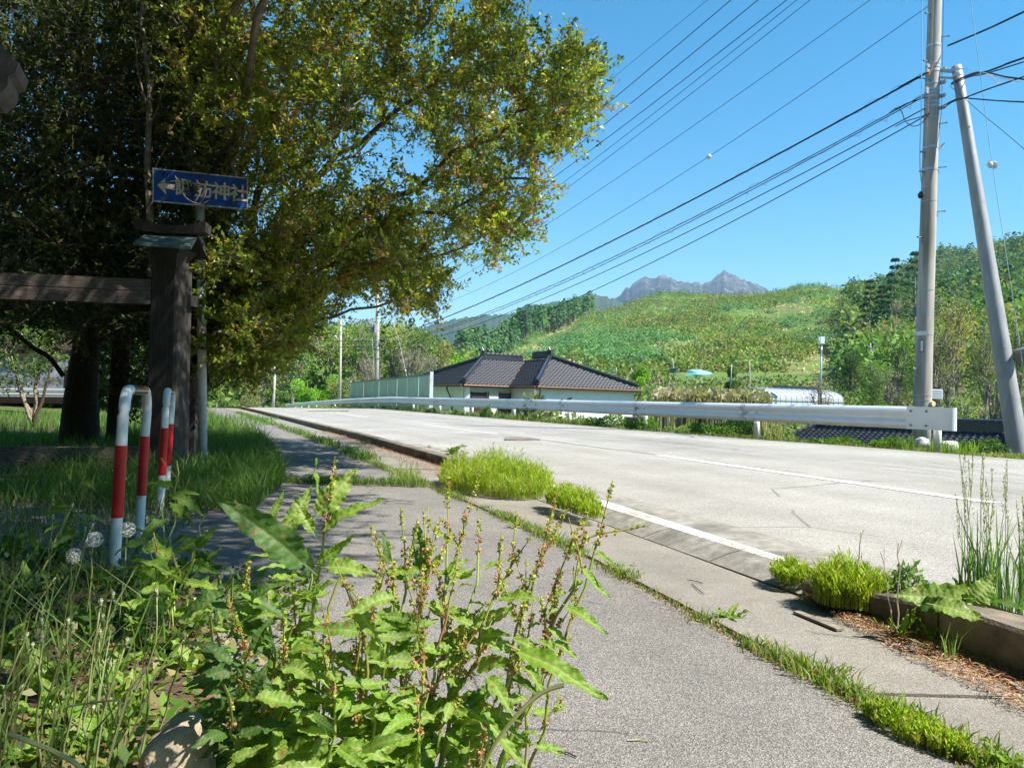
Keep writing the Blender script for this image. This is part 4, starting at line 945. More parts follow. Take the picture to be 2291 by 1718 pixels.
# ------------------------------------------------------------------ shrine sign
sg = empty('shrine_sign', U(455, 1045, 7.9), 'blue left-arrow shrine direction sign on a white steel pole', 'sign')
a = U(455, 1052, 7.9); b = U(447, 395, 7.9); mb = MB(); mb.tube([a - (0, 0, .1), (a + b) / 2, b], .046, 16); ob('pole', mb.me('pole', plain('white_sign_pole', (.74, .75, .75), (.6, .6, .58), 16, .4), True), sg)
TL, TR, BR, BL = U(345, 378, 7.60), U(556, 401, 7.95), U(550, 468, 7.95), U(341, 451, 7.60)
ex = norm(((TR - TL) + (BR - BL)) / 2); ez = norm(((TL - BL) + (TR - BR)) / 2); ey = np.cross(ez, ex); ez = np.cross(ex, ey)
sc_c = (TL + TR + BR + BL) / 4; SW = np.linalg.norm((TR - TL + BR - BL) / 2); SH = np.linalg.norm((TL - BL + TR - BR) / 2)
mb = MB(); mb.box(sc_c, SW, .018, SH, (ex, ey, ez)); ob('panel', mb.me('panel', M_blue), sg)
mb = MB()
for s in (-1, 1): mb.box(sc_c + ez * s * (SH / 2 + .001) - ey * .001, SW + .02, .026, .012, (ex, ey, ez)); mb.box(sc_c + ex * s * (SW / 2 + .001) - ey * .001, .012, .026, SH + .02, (ex, ey, ez))
ob('frame', mb.me('frame', M_galvb), sg)
fr = -ey if ey[1] > 0 else ey
def onsign(u_, v_, o_=.0115): return sc_c + ex * u_ * SW + ez * v_ * SH + fr * o_
A_pts = [(-.46, .0), (-.375, .25), (-.385, .075), (-.28, .075), (-.28, -.10), (-.385, -.075), (-.36, -.28)]
V = [onsign(*p) for p in A_pts] + [onsign(*p, .016) for p in A_pts]; n = 7
Q = [(n + 0, n + 1, n + 2), (n + 0, n + 2, n + 5), (n + 2, n + 3, n + 4, n + 5), (n + 0, n + 5, n + 6)] + [(i, (i + 1) % n, (i + 1) % n + n, i + n) for i in range(n)]
ob('arrow', mesh('arrow', V, Q, M_sign), sg)
for i, ch in enumerate('諏訪神社'):
    cu = bpy.data.curves.new('character', 'FONT'); cu.body = ch; cu.size = .19; cu.extrude = .002; cu.offset = .0035; cu.align_x = 'CENTER'; cu.align_y = 'CENTER'; cu.resolution_u = 4
    to = bpy.data.objects.new('tmp', cu); sc.collection.objects.link(to); dg = bpy.context.evaluated_depsgraph_get(); dg.update()
    me = bpy.data.meshes.new_from_object(to.evaluated_get(dg)); bpy.data.objects.remove(to); me.materials.clear(); me.materials.append(M_sign)
    c = onsign(-.175 + i * .195, -.02 - .01 * i, .0135); zf = np.cross(ex, ez)
    me.transform(Matrix(((ex[0], ez[0], fr[0], c[0]), (ex[1], ez[1], fr[1], c[1]), (ex[2], ez[2], fr[2], c[2]), (0, 0, 0, 1))))
    ob('character', me, sg)
mb = MB(); mb.box(onsign(0, .1, -.03), .12, .04, .03, (ex, ey, ez)); mb.box(onsign(0, -.2, -.03), .12, .04, .03, (ex, ey, ez)); ob('clamp', mb.me('clamp', M_galvb), sg)

# ------------------------------------------------------------------ red and white barriers
def barrier(x1, y1, t1, d1, x2, y2, t2, d2, label):
    a = G(x1, y1, 0); p1 = U(x1, t1, d1); a = np.array([p1[0], p1[1], 0]); p2 = U(x2, t2, d2); b = np.array([p2[0], p2[1], 0]); z = .80
    root = empty('barrier', (a + b) / 2, label, 'barrier', 'red and white tubular barriers')
    dv = norm(b - a); rb_ = .11; pts = [a - (0, 0, .05)]; r0 = .0222
    lean = np.array([.022, 0, 0])
    pts = [a + (0, 0, zz_) + lean * zz_ for zz_ in np.linspace(-.05, z - rb_ - r0, 8)]
    for t in np.linspace(0, math.pi / 2, 8)[1:]: pts.append(a + dv * rb_ * (1 - math.cos(t)) + (0, 0, z - r0 - rb_ + rb_ * math.sin(t)) + lean * z)
    for t in np.linspace(math.pi / 2, 0, 8): pts.append(b - dv * rb_ * (1 - math.cos(t)) + (0, 0, z - r0 - rb_ + rb_ * math.sin(t)) + lean * z)
    pts += [b + (0, 0, zz_) + lean * zz_ for zz_ in np.linspace(z - rb_ - r0, -.05, 8)[1:]]
    mb = MB(); mb.tube(pts, r0, 24); ob('tube', mb.me('tube', M_tubew, True), root)
    for c in (a, b):
        mb = MB(); mb.tube([c + (0, 0, .245) + lean * .245, c + (0, 0, .545) + lean * .545], r0 + .0012, 24, cap=False); ob('red_band', mb.me('red_band', M_tuber, True), root)
    m0, m1 = a + dv * (rb_ + .03), b - dv * (rb_ + .03); mb = MB(); mb.tube([m0 + (0, 0, z - r0) + lean * z, m1 + (0, 0, z - r0) + lean * z], r0 + .0015, 24, cap=False)
    ob('brown_band', mb.me('brown_band', M_brownb, True), root)
barrier(270, 1285, 865, 3.1, 322, 0, 890, 3.78, 'nearer red and white tubular barrier by the shrine entrance')
barrier(367, 0, 873, 4.72, 380, 0, 878, 5.34, 'farther red and white tubular barrier in front of the roofed post')
# low grey post with blue rope behind
c = U(427, 1030, 7.7); mb = MB(); mb.box(c + (0, 0, .1), .09, .09, 1.1); bp = ob('dark_post', mb.me('dark_post', M_wood), None, 'short dark wooden post between the roofed post and the sign pole', 'post', loc=c)
# ------------------------------------------------------------------ mountains
def mountain(name, cols, mat, label, foot=.35, amp=.06, nf=26, back=1.25, seed=0):
    """cols: (px, py, distance) ridge samples"""
    c = np.array(cols, float); px = np.arange(c[0, 0], c[-1, 0] + 1, 3.0)
    py = np.interp(px, c[:, 0], c[:, 1]); dd = np.interp(px, c[:, 0], c[:, 2]); V = []
    py = py + ((fbm(px, px * 0, .2, seed + 5) - .5) * 13 + (fbm(px, px * 0, .05, seed + 9) - .5) * 8) * (dd > 1500)
    top = np.array([U(x, y, d) for x, y, d in zip(px, py, dd)]); rows = []
    for k in range(nf + 1):
        t = k / nf; s = foot + (1 - foot) * t
        z = top[:, 2] * (t ** 1.25)
        P = np.stack([top[:, 0] * s, top[:, 1] * s, z], 1)
        n = (fbm(P[:, 0] + t * 900, P[:, 1], 9 / dd.mean(), seed) - .5) * top[:, 2] * amp * 5 * math.sin(math.pi * min(t, .98)) 
        gul = np.abs(fbm(P[:, 0], P[:, 1] * .3, 24 / dd.mean(), seed + 3) - .5) * top[:, 2] * amp * 4 * math.sin(math.pi * min(t, .97))
        P[:, 2] += n - gul; rows.append(P)
    for k in (1, 2, 3): s = 1 + (back - 1) * k / 3; rows.append(np.stack([top[:, 0] * s, top[:, 1] * s, top[:, 2] * (1 - k / 3) - 1], 1))
    n = len(px); V = np.concatenate(rows); i = np.arange(len(rows) - 1)[:, None] * n; j = np.arange(n - 1)[None, :]
    Q = np.stack([i + j, i + j + 1, i + n + j + 1, i + n + j], -1).reshape(-1, 4)
    ob(name, mesh(name, V, Q, mat, smooth=True), None, label, None, None, 'structure')
def rockmat(name, forest, bare, rock, sc_, z0, z1, rockpos=.54):
    m, nt, bs = newmat(name); L = nt.links.new; bs.inputs['Roughness'].default_value = 1; bs.inputs['Specular IOR Level'].default_value = .05
    geo = N(nt, 'ShaderNodeNewGeometry'); n1 = N(nt, 'ShaderNodeTexNoise', Scale=sc_, Detail=12.0, Roughness=.72); L(geo.outputs['Position'], n1.inputs['Vector'])
    cr = N(nt, 'ShaderNodeValToRGB'); e = cr.color_ramp.elements; e[0].position = .42; e[0].color = (*forest, 1); e[1].position = .6; e[1].color = (*bare, 1)
    L(n1.outputs['Fac'], cr.inputs[0])
    n2 = N(nt, 'ShaderNodeTexNoise', Scale=sc_ * 3.3, Detail=10.0, Roughness=.7); L(geo.outputs['Position'], n2.inputs['Vector'])
    sx = N(nt, 'ShaderNodeSeparateXYZ'); L(geo.outputs['Position'], sx.inputs[0])
    mr = N(nt, 'ShaderNodeMapRange'); mr.inputs[1].default_value = z0; mr.inputs[2].default_value = z1; mr.inputs[3].default_value = -.14; mr.inputs[4].default_value = .10; L(sx.outputs[2], mr.inputs[0])
    ad = N(nt, 'ShaderNodeMath', operation='ADD'); L(n2.outputs['Fac'], ad.inputs[0]); L(mr.outputs[0], ad.inputs[1])
    c2 = N(nt, 'ShaderNodeValToRGB'); c2.color_ramp.elements[0].position = rockpos; c2.color_ramp.elements[1].position = rockpos + .07; L(ad.outputs[0], c2.inputs[0])
    mx = N(nt, 'ShaderNodeMix', data_type='RGBA'); L(c2.outputs[0], mx.inputs[0]); L(cr.outputs[0], mx.inputs[6]); mx.inputs[7].default_value = (*rock, 1)
    L(mx.outputs[2], bs.inputs['Base Color'])
    b = N(nt, 'ShaderNodeBump', Distance=30.0); L(n2.outputs['Fac'], b.inputs['Height']); L(b.outputs[0], bs.inputs['Normal'])
    return m
mr1 = rockmat('rocky_mountain', (.016, .03, .026), (.042, .042, .04), (.17, .165, .16), .006, 330, 800, .55)
mr2 = rockmat('wooded_mountain', (.03, .075, .03), (.08, .09, .04), (.13, .10, .08), .008, 150, 500, .62)
mountain('far_mountain', [(1180, 760, 4300), (1230, 720, 4300), (1280, 700, 4300), (1330, 690, 4300), (1374, 668, 4300), (1390, 660, 4250), (1399, 648, 4200), (1413, 637, 4200), (1430, 628, 4200), (1446, 620, 4200), (1458, 622, 4200), (1479, 614, 4200), (1490, 617, 4200), (1507, 624, 4250), (1533, 634, 4300), (1545, 634, 4350), (1558, 629, 4400), (1573, 632, 4400), (1585, 626, 4400), (1598, 618, 4400), (1612, 607, 4400), (1623, 604, 4400), (1636, 609, 4400), (1652, 616, 4400), (1677, 630, 4400), (1700, 638, 4400), (1760, 668, 4400), (1900, 730, 4400)], mr1, 'jagged grey rocky mountain with two peaks', seed=2, amp=.07)
mountain('wooded_mountain', [(200, 720, 3000), (500, 745, 2700), (640, 752, 2600), (700, 741, 2600), (740, 737, 2600), (775, 734, 2600), (800, 729, 2600), (830, 731, 2600), (870, 745, 2600), (915, 743, 2600), (947, 733, 2600), (985, 722, 2600), (1010, 714, 2650), (1028, 711, 2650), (1050, 711, 2700), (1068, 705, 2700), (1102, 704, 2700), (1125, 704, 2700), (1150, 696, 2700), (1182, 683, 2750), (1205, 684, 2800), (1225, 677, 2800), (1250, 673, 2850), (1280, 668, 2900), (1310, 663, 2900), (1334, 658, 2900), (1352, 662, 2900), (1374, 669, 2900), (1420, 690, 2900), (1500, 740, 2900), (1650, 800, 2900)], mr2, 'long bluish wooded mountain ridge', seed=4, amp=.05)
hillm = rockmat('wooded_hill', (.03, .07, .02), (.07, .11, .03), (.12, .12, .05), .05, -500, 9000, .60)
mountain('right_hill', [(1880, 700, 620), (1940, 655, 620), (1985, 628, 640), (2010, 608, 660), (2040, 588, 680), (2070, 570, 700), (2101, 560, 720), (2130, 561, 720), (2165, 567, 700), (2200, 563, 660), (2230, 552, 600), (2262, 545, 560), (2300, 533, 540), (2400, 500, 520), (2700, 440, 500), (3600, 420, 500)], hillm, 'steep wooded hill on the right', foot=.25, seed=6, amp=.03, back=1.5)

# ------------------------------------------------------------------ haze
hz = bpy.data.materials.new('haze_air'); hz.use_nodes = True; nt = hz.node_tree; nt.nodes.clear()
o_ = nt.nodes.new('ShaderNodeOutputMaterial'); pv = nt.nodes.new('ShaderNodeVolumePrincipled'); pv.inputs['Density'].default_value = .000105; pv.inputs['Color'].default_value = (.50, .74, 1, 1); pv.inputs['Anisotropy'].default_value = .0
nt.links.new(pv.outputs[0], o_.inputs['Volume'])
mb = MB(); mb.box((0, 0, 500), 19000, 19000, 1100); ob('haze', mb.me('haze', hz), None, 'thin blue air haze over the whole valley', None, None, 'stuff')

# ------------------------------------------------------------------ far vegetation
tgain = 1.5
def clump(P, Rx, Rz, n, tint, size, conifer=False):
    """P Nx3 bases, each plant n leaves in an ellipsoid (or cone) standing on it"""
    Np = len(P); Rx = np.broadcast_to(Rx, Np); Rz = np.broadcast_to(Rz, Np)
    idx = np.repeat(np.arange(Np), n); M_ = len(idx)
    if conifer:
        h = rng.uniform(0, 1, M_) ** 1.25; a = rng.uniform(0, 2 * math.pi, M_); r = (1 - h) * rng.uniform(.55, 1.0, M_) + .03
        q = np.stack([np.cos(a) * r * Rx[idx], np.sin(a) * r * Rx[idx], (h * .95 + .05) * Rz[idx]], 1)
        d = np.stack([np.cos(a), np.sin(a), -.35 + 0 * a], 1); nr = np.stack([rng.normal(size=M_) * .3, rng.normal(size=M_) * .3, np.ones(M_)], 1)
    else:
        v = norm(rng.normal(size=(M_, 3))); r = rng.uniform(.35, 1, M_) ** .6
        q = v * r[:, None] * np.stack([Rx[idx], Rx[idx], Rz[idx] * .5], 1); q[:, 2] += Rz[idx] * .5
        d = norm(v + rng.normal(size=(M_, 3)) * .7); nr = None
    sz = np.broadcast_to(size, Np)[idx] * rng.uniform(.6, 1.3, M_)
    t = tint[idx] * tgain * (1 + rng.normal(size=(M_, 1)) * .09)
    return leaves(P[idx] + q, d, sz * 1.15, sz * .85, np.clip(t, .004, .9), .2, nr)
SUNH = np.array([sv.x, sv.y, sv.z])
# plantation hillside
def hill_points(n, x0, x1, dlo, dhi):
    px = rng.uniform(x0, x1, n); d = np.exp(rng.uniform(np.log(dlo), np.log(dhi), n)); x = (px - CX) / F * d
    z = ground(x, d); return np.stack([x, d, z], 1), px
parts = []
P, px = hill_points(29000, 960, 2120, 150, 560)
pt_ = PX(P); k_ = ~((pt_[:, 1] > 833) & (pt_[:, 0] > 1480) & (pt_[:, 0] < 1900)); P = P[k_]; px = px[k_]; pt_ = pt_[k_]
tgain = 1.35; f1 = fbm(P[:, 0], P[:, 1], .022, 11); f2 = fbm(P[:, 0], P[:, 1], .05, 12)
gold = ((f2 > .585) & (f1 > .42)) | ((pt_[:, 0] > 1750) & (pt_[:, 0] < 1905) & (abs(pt_[:, 1] - (745 - (pt_[:, 0] - 1750) * .09)) < 9)) | ((abs(pt_[:, 1] - (792 - (pt_[:, 0] - 1160) * .52)) < 9) & (pt_[:, 0] > 1170) & (pt_[:, 0] < 1290))
con = (~gold) & (f1 > .50); dec = ~gold & ~con
k = con; parts.append(clump(P[k] - (0, 0, .3), rng.uniform(.8, 1.4, k.sum()), rng.uniform(2.0, 4.2, k.sum()), 9, vary([(.07, .16, .06), (.09, .19, .07), (.06, .13, .05)], k.sum(), .08), .75, True))
k = dec; parts.append(clump(P[k] - (0, 0, .4), rng.uniform(1.0, 2.4, k.sum()), rng.uniform(1.4, 3.4, k.sum()), 13, vary([(.16, .22, .04), (.12, .18, .04), (.20, .24, .05), (.18, .14, .08), (.08, .14, .03)], k.sum(), .10), .72))
ii = rng.choice(np.flatnonzero(dec), 200); parts.append(clump(P[ii] - (0, 0, .5), rng.uniform(2.0, 3.2, 200), rng.uniform(3.0, 5.0, 200), 60, vary([(.07, .12, .025), (.10, .16, .03), (.14, .20, .04)], 200, .12), .8))
k = gold & (rng.uniform(size=len(gold)) < .35); parts.append(clump(P[k], .5, rng.uniform(.8, 1.8, k.sum()), 4, vary([(.42, .36, .20), (.36, .30, .17)], k.sum(), .1), .6, True))
V, Q, T = cat(parts); T = T * (.72 + .62 * fbm(V[:, 0], V[:, 1], .03, 77))[:, None]; ob('hillside_plantation', mesh('hillside_plantation', V, Q, M_far, T), None, 'young mixed plantation covering the green hillside', None, None, 'stuff')
# larch belt on the left shoulder and ridge-top conifers
def conifers(name, pts, hts, tints, label, n=46, bare=.35, width=.17):
    P = np.array(pts); H = np.array(hts); parts = []
    Pc = P.copy(); Pc[:, 2] += H * bare
    V, Q, T = clump(Pc, H * width, H * (1 - bare), n, tints, H * .11, True)
    tv, tq = tubes([(np.array([p - (0, 0, 1), p + (0, 0, h * .9)]), np.array([h * .014, h * .004])) for p, h in zip(P, H)], 4)
    V, Q, T = cat([(V, Q, T), (tv, tq, np.tile([[.30, .27, .22]], (len(tv), 1)))])
    ob(name, mesh(name, V, Q, M_far, T), None, label, None, None, 'stuff')
xs = rng.uniform(0, 1, 260); pxx = 1020 + xs * 300; dd = 330 + xs * 200 + rng.uniform(-55, 25, 260)
pyl = 812 - xs * 112; X = (pxx - CX) / F * dd; Zg = ground(X, dd)
conifers('larch_belt', np.stack([X, dd, Zg], 1), rng.uniform(12, 18, 260), vary([(.05, .12, .045), (.035, .09, .04), (.07, .15, .05)], 260, .12), 'dark belt of tall larches climbing the left shoulder of the hill')
xs = np.concatenate([rng.uniform(1690, 1850, 60), rng.uniform(1360, 1900, 70)]); dd = 505 + rng.uniform(-8, 14, 130); X = (xs - CX) / F * dd
conifers('ridge_pines', np.stack([X, dd, ground(X, dd)], 1), rng.uniform(2.2, 5, 130), vary([(.03, .08, .03), (.05, .1, .03)], 130, .1), 'small dark pines along the crest of the hill', 26, .1, .3)
# woods on the right hill
ob_h = bpy.data.objects['right_hill']; 
n = 5200; px = rng.uniform(1900, 2700, n); t = rng.uniform(.0, 1, n) ** .8
cc = np.array([(1880, 700, 620), (1940, 655, 620), (1985, 628, 640), (2040, 588, 680), (2101, 560, 720), (2165, 567, 700), (2230, 552, 600), (2262, 545, 560), (2300, 533, 540), (2400, 500, 520), (2700, 440, 500)], float)
pyr = np.interp(px, cc[:, 0], cc[:, 1]); ddr = np.interp(px, cc[:, 0], cc[:, 2])
top = np.array([U(a, b, c) for a, b, c in zip(px, pyr, ddr)]); s = .25 + .75 * t
P = np.stack([top[:, 0] * s, top[:, 1] * s, top[:, 2] * t ** 1.25 - 2], 1); P[:, 2] = np.maximum(P[:, 2], ground(P[:, 0], P[:, 1]) - 1)
con = rng.uniform(size=n) < .35; parts = []
k = con; parts.append(clump(P[k], rng.uniform(2, 3.2, k.sum()), rng.uniform(8, 13, k.sum()), 26, vary([(.025, .065, .025), (.035, .09, .035)], k.sum(), .15), 2.0, True))
k = ~con; parts.append(clump(P[k], rng.uniform(3, 5, k.sum()), rng.uniform(6, 10, k.sum()), 30, vary([(.12, .17, .03), (.08, .15, .03), (.15, .17, .04), (.06, .12, .03)], k.sum(), .15), 1.5))
V, Q, T = cat(parts); ob('hill_forest', mesh('hill_forest', V, Q, M_far, T), None, 'mixed forest covering the steep hill on the right', None, None, 'stuff')
# valley scrub: everything between the rail and the slopes
parts = []
P, px = hill_points(3600, 1180, 2500, 24, 200); q = PX(P)
house_z = ((P[:, 0] > -9) & (P[:, 0] < 11) & (P[:, 1] > 34) & (P[:, 1] < 60)) | ((P[:, 0] > 9) & (P[:, 0] < 27) & (P[:, 1] > 24) & (P[:, 1] < 46))
field = (q[:, 1] < 866) & (q[:, 1] > 835) & (q[:, 0] > 1480) & (q[:, 0] < 1900)
gho = (P[:, 1] > 70) & (P[:, 1] < 98) & (px > 1700) & (px < 1900)
ok = ~house_z & ~field & ~gho; P = P[ok]; px = px[ok]; m_ = len(P); big = np.interp(P[:, 1], [24, 60, 150], [.7, 1.0, 1.8])
parts.append(clump(P - (0, 0, .3), rng.uniform(.6, 1.3, m_) * big, rng.uniform(.8, 1.9, m_) * big, 34, vary([(.10, .16, .035), (.14, .19, .05), (.17, .15, .09), (.13, .12, .07), (.07, .12, .03)], m_, .18), .30 * big))
V, Q, T = cat(parts); ob('valley_scrub', mesh('valley_scrub', V, Q, M_far, T), None, 'green and brown scrub in the valley below the road', None, None, 'stuff')
# dry reeds
n = 5200; px = rng.uniform(1475, 1712, n); d = rng.uniform(46, 60, n); P = np.stack([(px - CX) / F * d, d, ground((px - CX) / F * d, d)], 1)
hh = rng.uniform(2.2, 3.6, n) * np.interp(px, [1475, 1530, 1690, 1712], [.75, 1.0, 1.0, .7]); hh = np.maximum(hh, .77 + (908 - 868 - 6 * fbm(px, px * 0, .05, 3)) / F * d - P[:, 2])
V, Q, T = blades(P, hh, .13, .22, vary([(.36, .31, .19), (.42, .36, .24), (.27, .25, .14), (.20, .22, .10)], n, .12))
V2, Q2, T2 = clump(P[:1800] + np.stack([0 * hh[:1800], 0 * hh[:1800], hh[:1800] * .72], 1), .2, .9, 4, vary([(.27, .24, .16), (.22, .20, .12), (.16, .17, .08)], 1800, .12), .4)
V, Q, T = cat([(V, Q, T), (V2, Q2, T2)]); ob('dry_reeds', mesh('dry_reeds', V, Q, M_far, T), None, 'tall straw-coloured dry reeds behind the guardrail', None, None, 'stuff')

# grove round the shrine, left of and behind the viewer
tgain = 1.0; n = 150; a = rng.uniform(R(150), R(292), n); r = rng.uniform(9, 24, n); P = np.stack([r * np.sin(a), r * np.cos(a) + 2, np.full(n, .8)], 1); P = P[(P[:, 0] < -7.5) | ((P[:, 1] < -6) & (P[:, 0] < 3))]; n = len(P)
V, Q, T = clump(P, rng.uniform(2, 3, n), rng.uniform(8, 13, n), 380, vary([(.05, .09, .02), (.07, .12, .03)], n, .15), .5); it = [(np.array([p - (0, 0, 1.2), p + (0, 0, 6)]), np.array([.22, .1])) for p in P]; tv, tq = tubes(it, 7); V, Q, T = cat([(V, Q, T), (tv, tq, np.tile([[.09, .07, .05]], (len(tv), 1)))])
ob('shrine_grove', mesh('shrine_grove', V, Q, M_far, T), None, 'dark grove standing round the shrine left of and behind the view', None, None, 'stuff'); tgain = 1.5
# ------------------------------------------------------------------ single background trees
def bgtree(px, pybase, d, w, h, cols, label, kind='leafy', group=None, base_z=None, n=None):
    """w, h in photograph pixels"""
    x = (px - CX) / F * d; zg = float(ground(x, d)); ptop = U(px, pybase - h, d)[2]
    H = max(ptop - zg, 2.0); W = w / F * d / 2; b = np.array([x, d, zg])
    root = empty({'leafy': 'tree', 'bare': 'bare_tree', 'fir': 'fir_tree', 'bush': 'bush'}[kind], b, label, {'bush': 'bush'}.get(kind, 'tree'), group)
    lobes = []; items = []; low = .02 if kind == 'bush' else .12
    size = np.clip(3.4 / F * d, .12, 2.0)
    if kind == 'fir':
        m = n or 1500; hh = rng.uniform(0, 1, m) ** 1.1; lay = np.floor(hh * 13) / 13 + .03; a = rng.uniform(0, 2 * math.pi, m)
        r = (1.04 - lay) * (.35 + .65 * rng.uniform(size=m) ** .5) * (1 + .25 * np.sin(a * 3 + lay * 40)); zq = .12 + .88 * (lay + (rng.uniform(size=m) - .5) * .03 - r * .05)
        q = np.stack([np.cos(a) * r * W, np.sin(a) * r * W, zq * H], 1) + b
        dr = np.stack([np.cos(a), np.sin(a), -.3 + 0 * a], 1)
        V, Q, T = leaves(q, dr, size * 2.2, size * 1.1, vary(cols, m, .15), .15, np.stack([rng.normal(size=m) * .4, rng.normal(size=m) * .4, np.ones(m)], 1))
        items.append((np.array([b - (0, 0, .5), b + (0, 0, H * .96)]), np.array([W * .07 + .05, .03])))
    else:
        k = 16 if kind != 'bush' else 10; pts = []
        for i in range(k):
            z = rng.uniform(.30 if kind != 'bush' else .1, .88); a = rng.uniform(0, 2 * math.pi); r = rng.uniform(0, .62) * math.sqrt(max(1 - ((z - .5) / .52) ** 2, .1))
            c = b + np.array([math.cos(a) * r * W, math.sin(a) * r * W * .9, z * H]); lr = rng.uniform(.28, .44); lobes.append((c, lr * W, lr * .85 * min(W, H / 2)))
            s0 = b + (0, 0, H * rng.uniform(.05, .3)); mid = (s0 + c) / 2 + (0, 0, H * .05) + rng.normal(size=3) * W * .04
            items.append((np.array([s0, mid, c]), np.array([.03, .018, .006]) * H * (.5 if kind != 'bare' else .45)))
            for q in range(5 if kind == 'bare' else 3):
                e = c + norm(rng.normal(size=3) + (0, 0, .6)) * lr * W * 1.05; items.append((np.array([(mid + c) / 2, (c + e) / 2 + rng.normal(size=3) * W * .03, e]), np.array([.010, .006, .003]) * H * .5))
        items.append((np.array([b - (0, 0, .5), b + (0, 0, H * .32), b + (rng.normal() * W * .1, 0, H * .75)]), np.array([.028, .02, .006]) * H))
        if kind == 'bare':
            for i in range(130):
                c, lx, lz = lobes[rng.integers(k)]; p0 = c + rng.normal(size=3) * lx * .3; e = p0 + norm(rng.normal(size=3) + (0, 0, .5)) * lx * rng.uniform(.6, 1.1); items.append((np.array([p0, (p0 + e) / 2 + rng.normal(size=3) * lx * .06, e]), np.array([.005, .0035, .002]) * H * .5))
        m = n or (340 if kind == 'bare' else 2600); i = rng.integers(0, k, m); C_ = np.array([l[0] for l in lobes])[i]; rx = np.array([l[1] for l in lobes])[i]; rz = np.array([l[2] for l in lobes])[i]
        v = norm(rng.normal(size=(m, 3))); r = rng.uniform(.3, 1, m) ** .5; q = C_ + v * r[:, None] * np.stack([rx, rx, rz], 1)
        tone = vary(cols, k, .10)[i] * (1 + rng.normal(size=(m, 1)) * .18)
        sz = size * rng.uniform(.7, 1.4, m)
        V, Q, T = leaves(q, norm(v + rng.normal(size=(m, 3)) * .6), sz, sz * .7, np.clip(tone, .005, .9), .2)
    ob('crown', mesh('crown', V, Q, M_far, T * 1.45), root)
    tv, tq = tubes(items, 5); ob('trunk', mesh('trunk', tv, tq, M_barkp if kind == 'bare' else M_barkg), root)
g_mid = [(.10, .17, .03), (.07, .13, .025)]; g_yel = [(.20, .24, .04), (.16, .22, .035)]; g_bright = [(.15, .29, .02), (.12, .25, .02)]; g_dark = [(.04, .085, .02), (.06, .11, .025)]
g_olive = [(.15, .17, .06), (.12, .15, .05)]; g_gold = [(.28, .24, .06), (.22, .22, .06)]; g_bare = [(.20, .17, .12), (.16, .15, .08)]; fir = [(.02, .055, .022), (.03, .07, .03)]
BG = [(655, 900, 96, 150, 150, g_mid, 'rounded green tree behind the short pale pole', 'leafy'),
      (735, 900, 118, 170, 185, g_yel, 'yellow-green tree behind the street lamp pole', 'leafy'),
      (690, 905, 84, 90, 80, g_bright, 'bright lime-green bush left of the street lamp pole', 'bush'),
      (745, 905, 86, 80, 68, g_bright, 'bright green bush at the foot of the street lamp pole', 'bush'),
      (800, 890, 120, 150, 178, g_mid, 'green tree between the lamp pole and the transformer pole', 'leafy'),
      (822, 890, 88, 110, 120, g_bare, 'leafless grey-brown tree left of the transformer pole', 'bare'),
      (880, 880, 125, 160, 180, g_yel, 'tall yellow-green tree right of the transformer pole', 'leafy'),
      (935, 880, 122, 120, 150, g_mid, 'green tree behind the middle of the sheet fence', 'leafy'),
      (915, 870, 92, 130, 100, g_bare, 'leafless brownish tree behind the sheet fence', 'bare'),
      (965, 860, 96, 120, 80, g_bare, 'leafless tan tree left of the tiled roof', 'bare'),
      (985, 850, 118, 95, 90, g_gold, 'golden olive tree left of the tiled roof', 'leafy'),
      (1025, 850, 112, 100, 60, g_bright, 'bright green tree peeping over the left roof slope', 'leafy'),
      (770, 905, 80, 90, 60, g_olive, 'olive bush at the left end of the sheet fence', 'bush'),
      (560, 905, 80, 120, 60, g_olive, 'olive-green bush at the bend under the dark tree', 'bush'),
      (590, 905, 98, 90, 100, g_bare, 'leafless pinkish tree beside the short pale pole', 'bare'),
      (510, 905, 72, 120, 70, g_mid, 'green bush left of the road bend', 'bush'),
      (470, 910, 65, 90, 80, g_mid, 'green bush right behind the thin pale post', 'bush'),
      (620, 905, 76, 70, 44, g_mid, 'low green bush right of the short pale pole', 'bush'),
      (1432, 858, 92, 62, 48, g_bright, 'round yellow-green bush right of the tiled roof', 'bush'),
      (1636, 856, 100, 44, 44, g_dark, 'round dark bush in the far field', 'bush'),
      (1903, 848, 100, 90, 62, g_dark, 'dark green tree left of the far utility pole', 'leafy'),
      (1955, 880, 74, 110, 72, g_mid, 'green bush just left of the utility pole foot', 'bush'),
      (1838, 905, 62, 90, 66, g_bare, 'leafless brown shrub in front of the greenhouse', 'bare'),
      (2090, 870, 62, 150, 150, g_olive, 'olive tree right of the utility pole', 'leafy'),
      (2130, 870, 84, 170, 215, g_gold, 'golden-green tree between pole and strut', 'leafy'),
      (2205, 880, 70, 150, 170, g_olive, 'olive tree behind the strut pole', 'leafy'),
      (2275, 880, 60, 150, 230, g_mid, 'green tree at the right edge of the frame', 'leafy'),
      (2230, 900, 50, 130, 110, g_bare, 'leafless tree right of the strut pole', 'bare'),
      (2120, 900, 52, 120, 80, g_bare, 'leafless tangled shrub between pole and strut', 'bare'),
      (2010, 870, 90, 110, 110, g_dark, 'dark green tree behind the utility pole', 'leafy'),
      (2160, 930, 36, 160, 60, g_mid, 'low green bushes beside the guardrail end', 'bush'),
      (1985, 870, 80, 90, 60, g_bare, 'pinkish leafless shrub left of the utility pole', 'bare')]
for r_ in BG: bgtree(*r_[:7], r_[7])
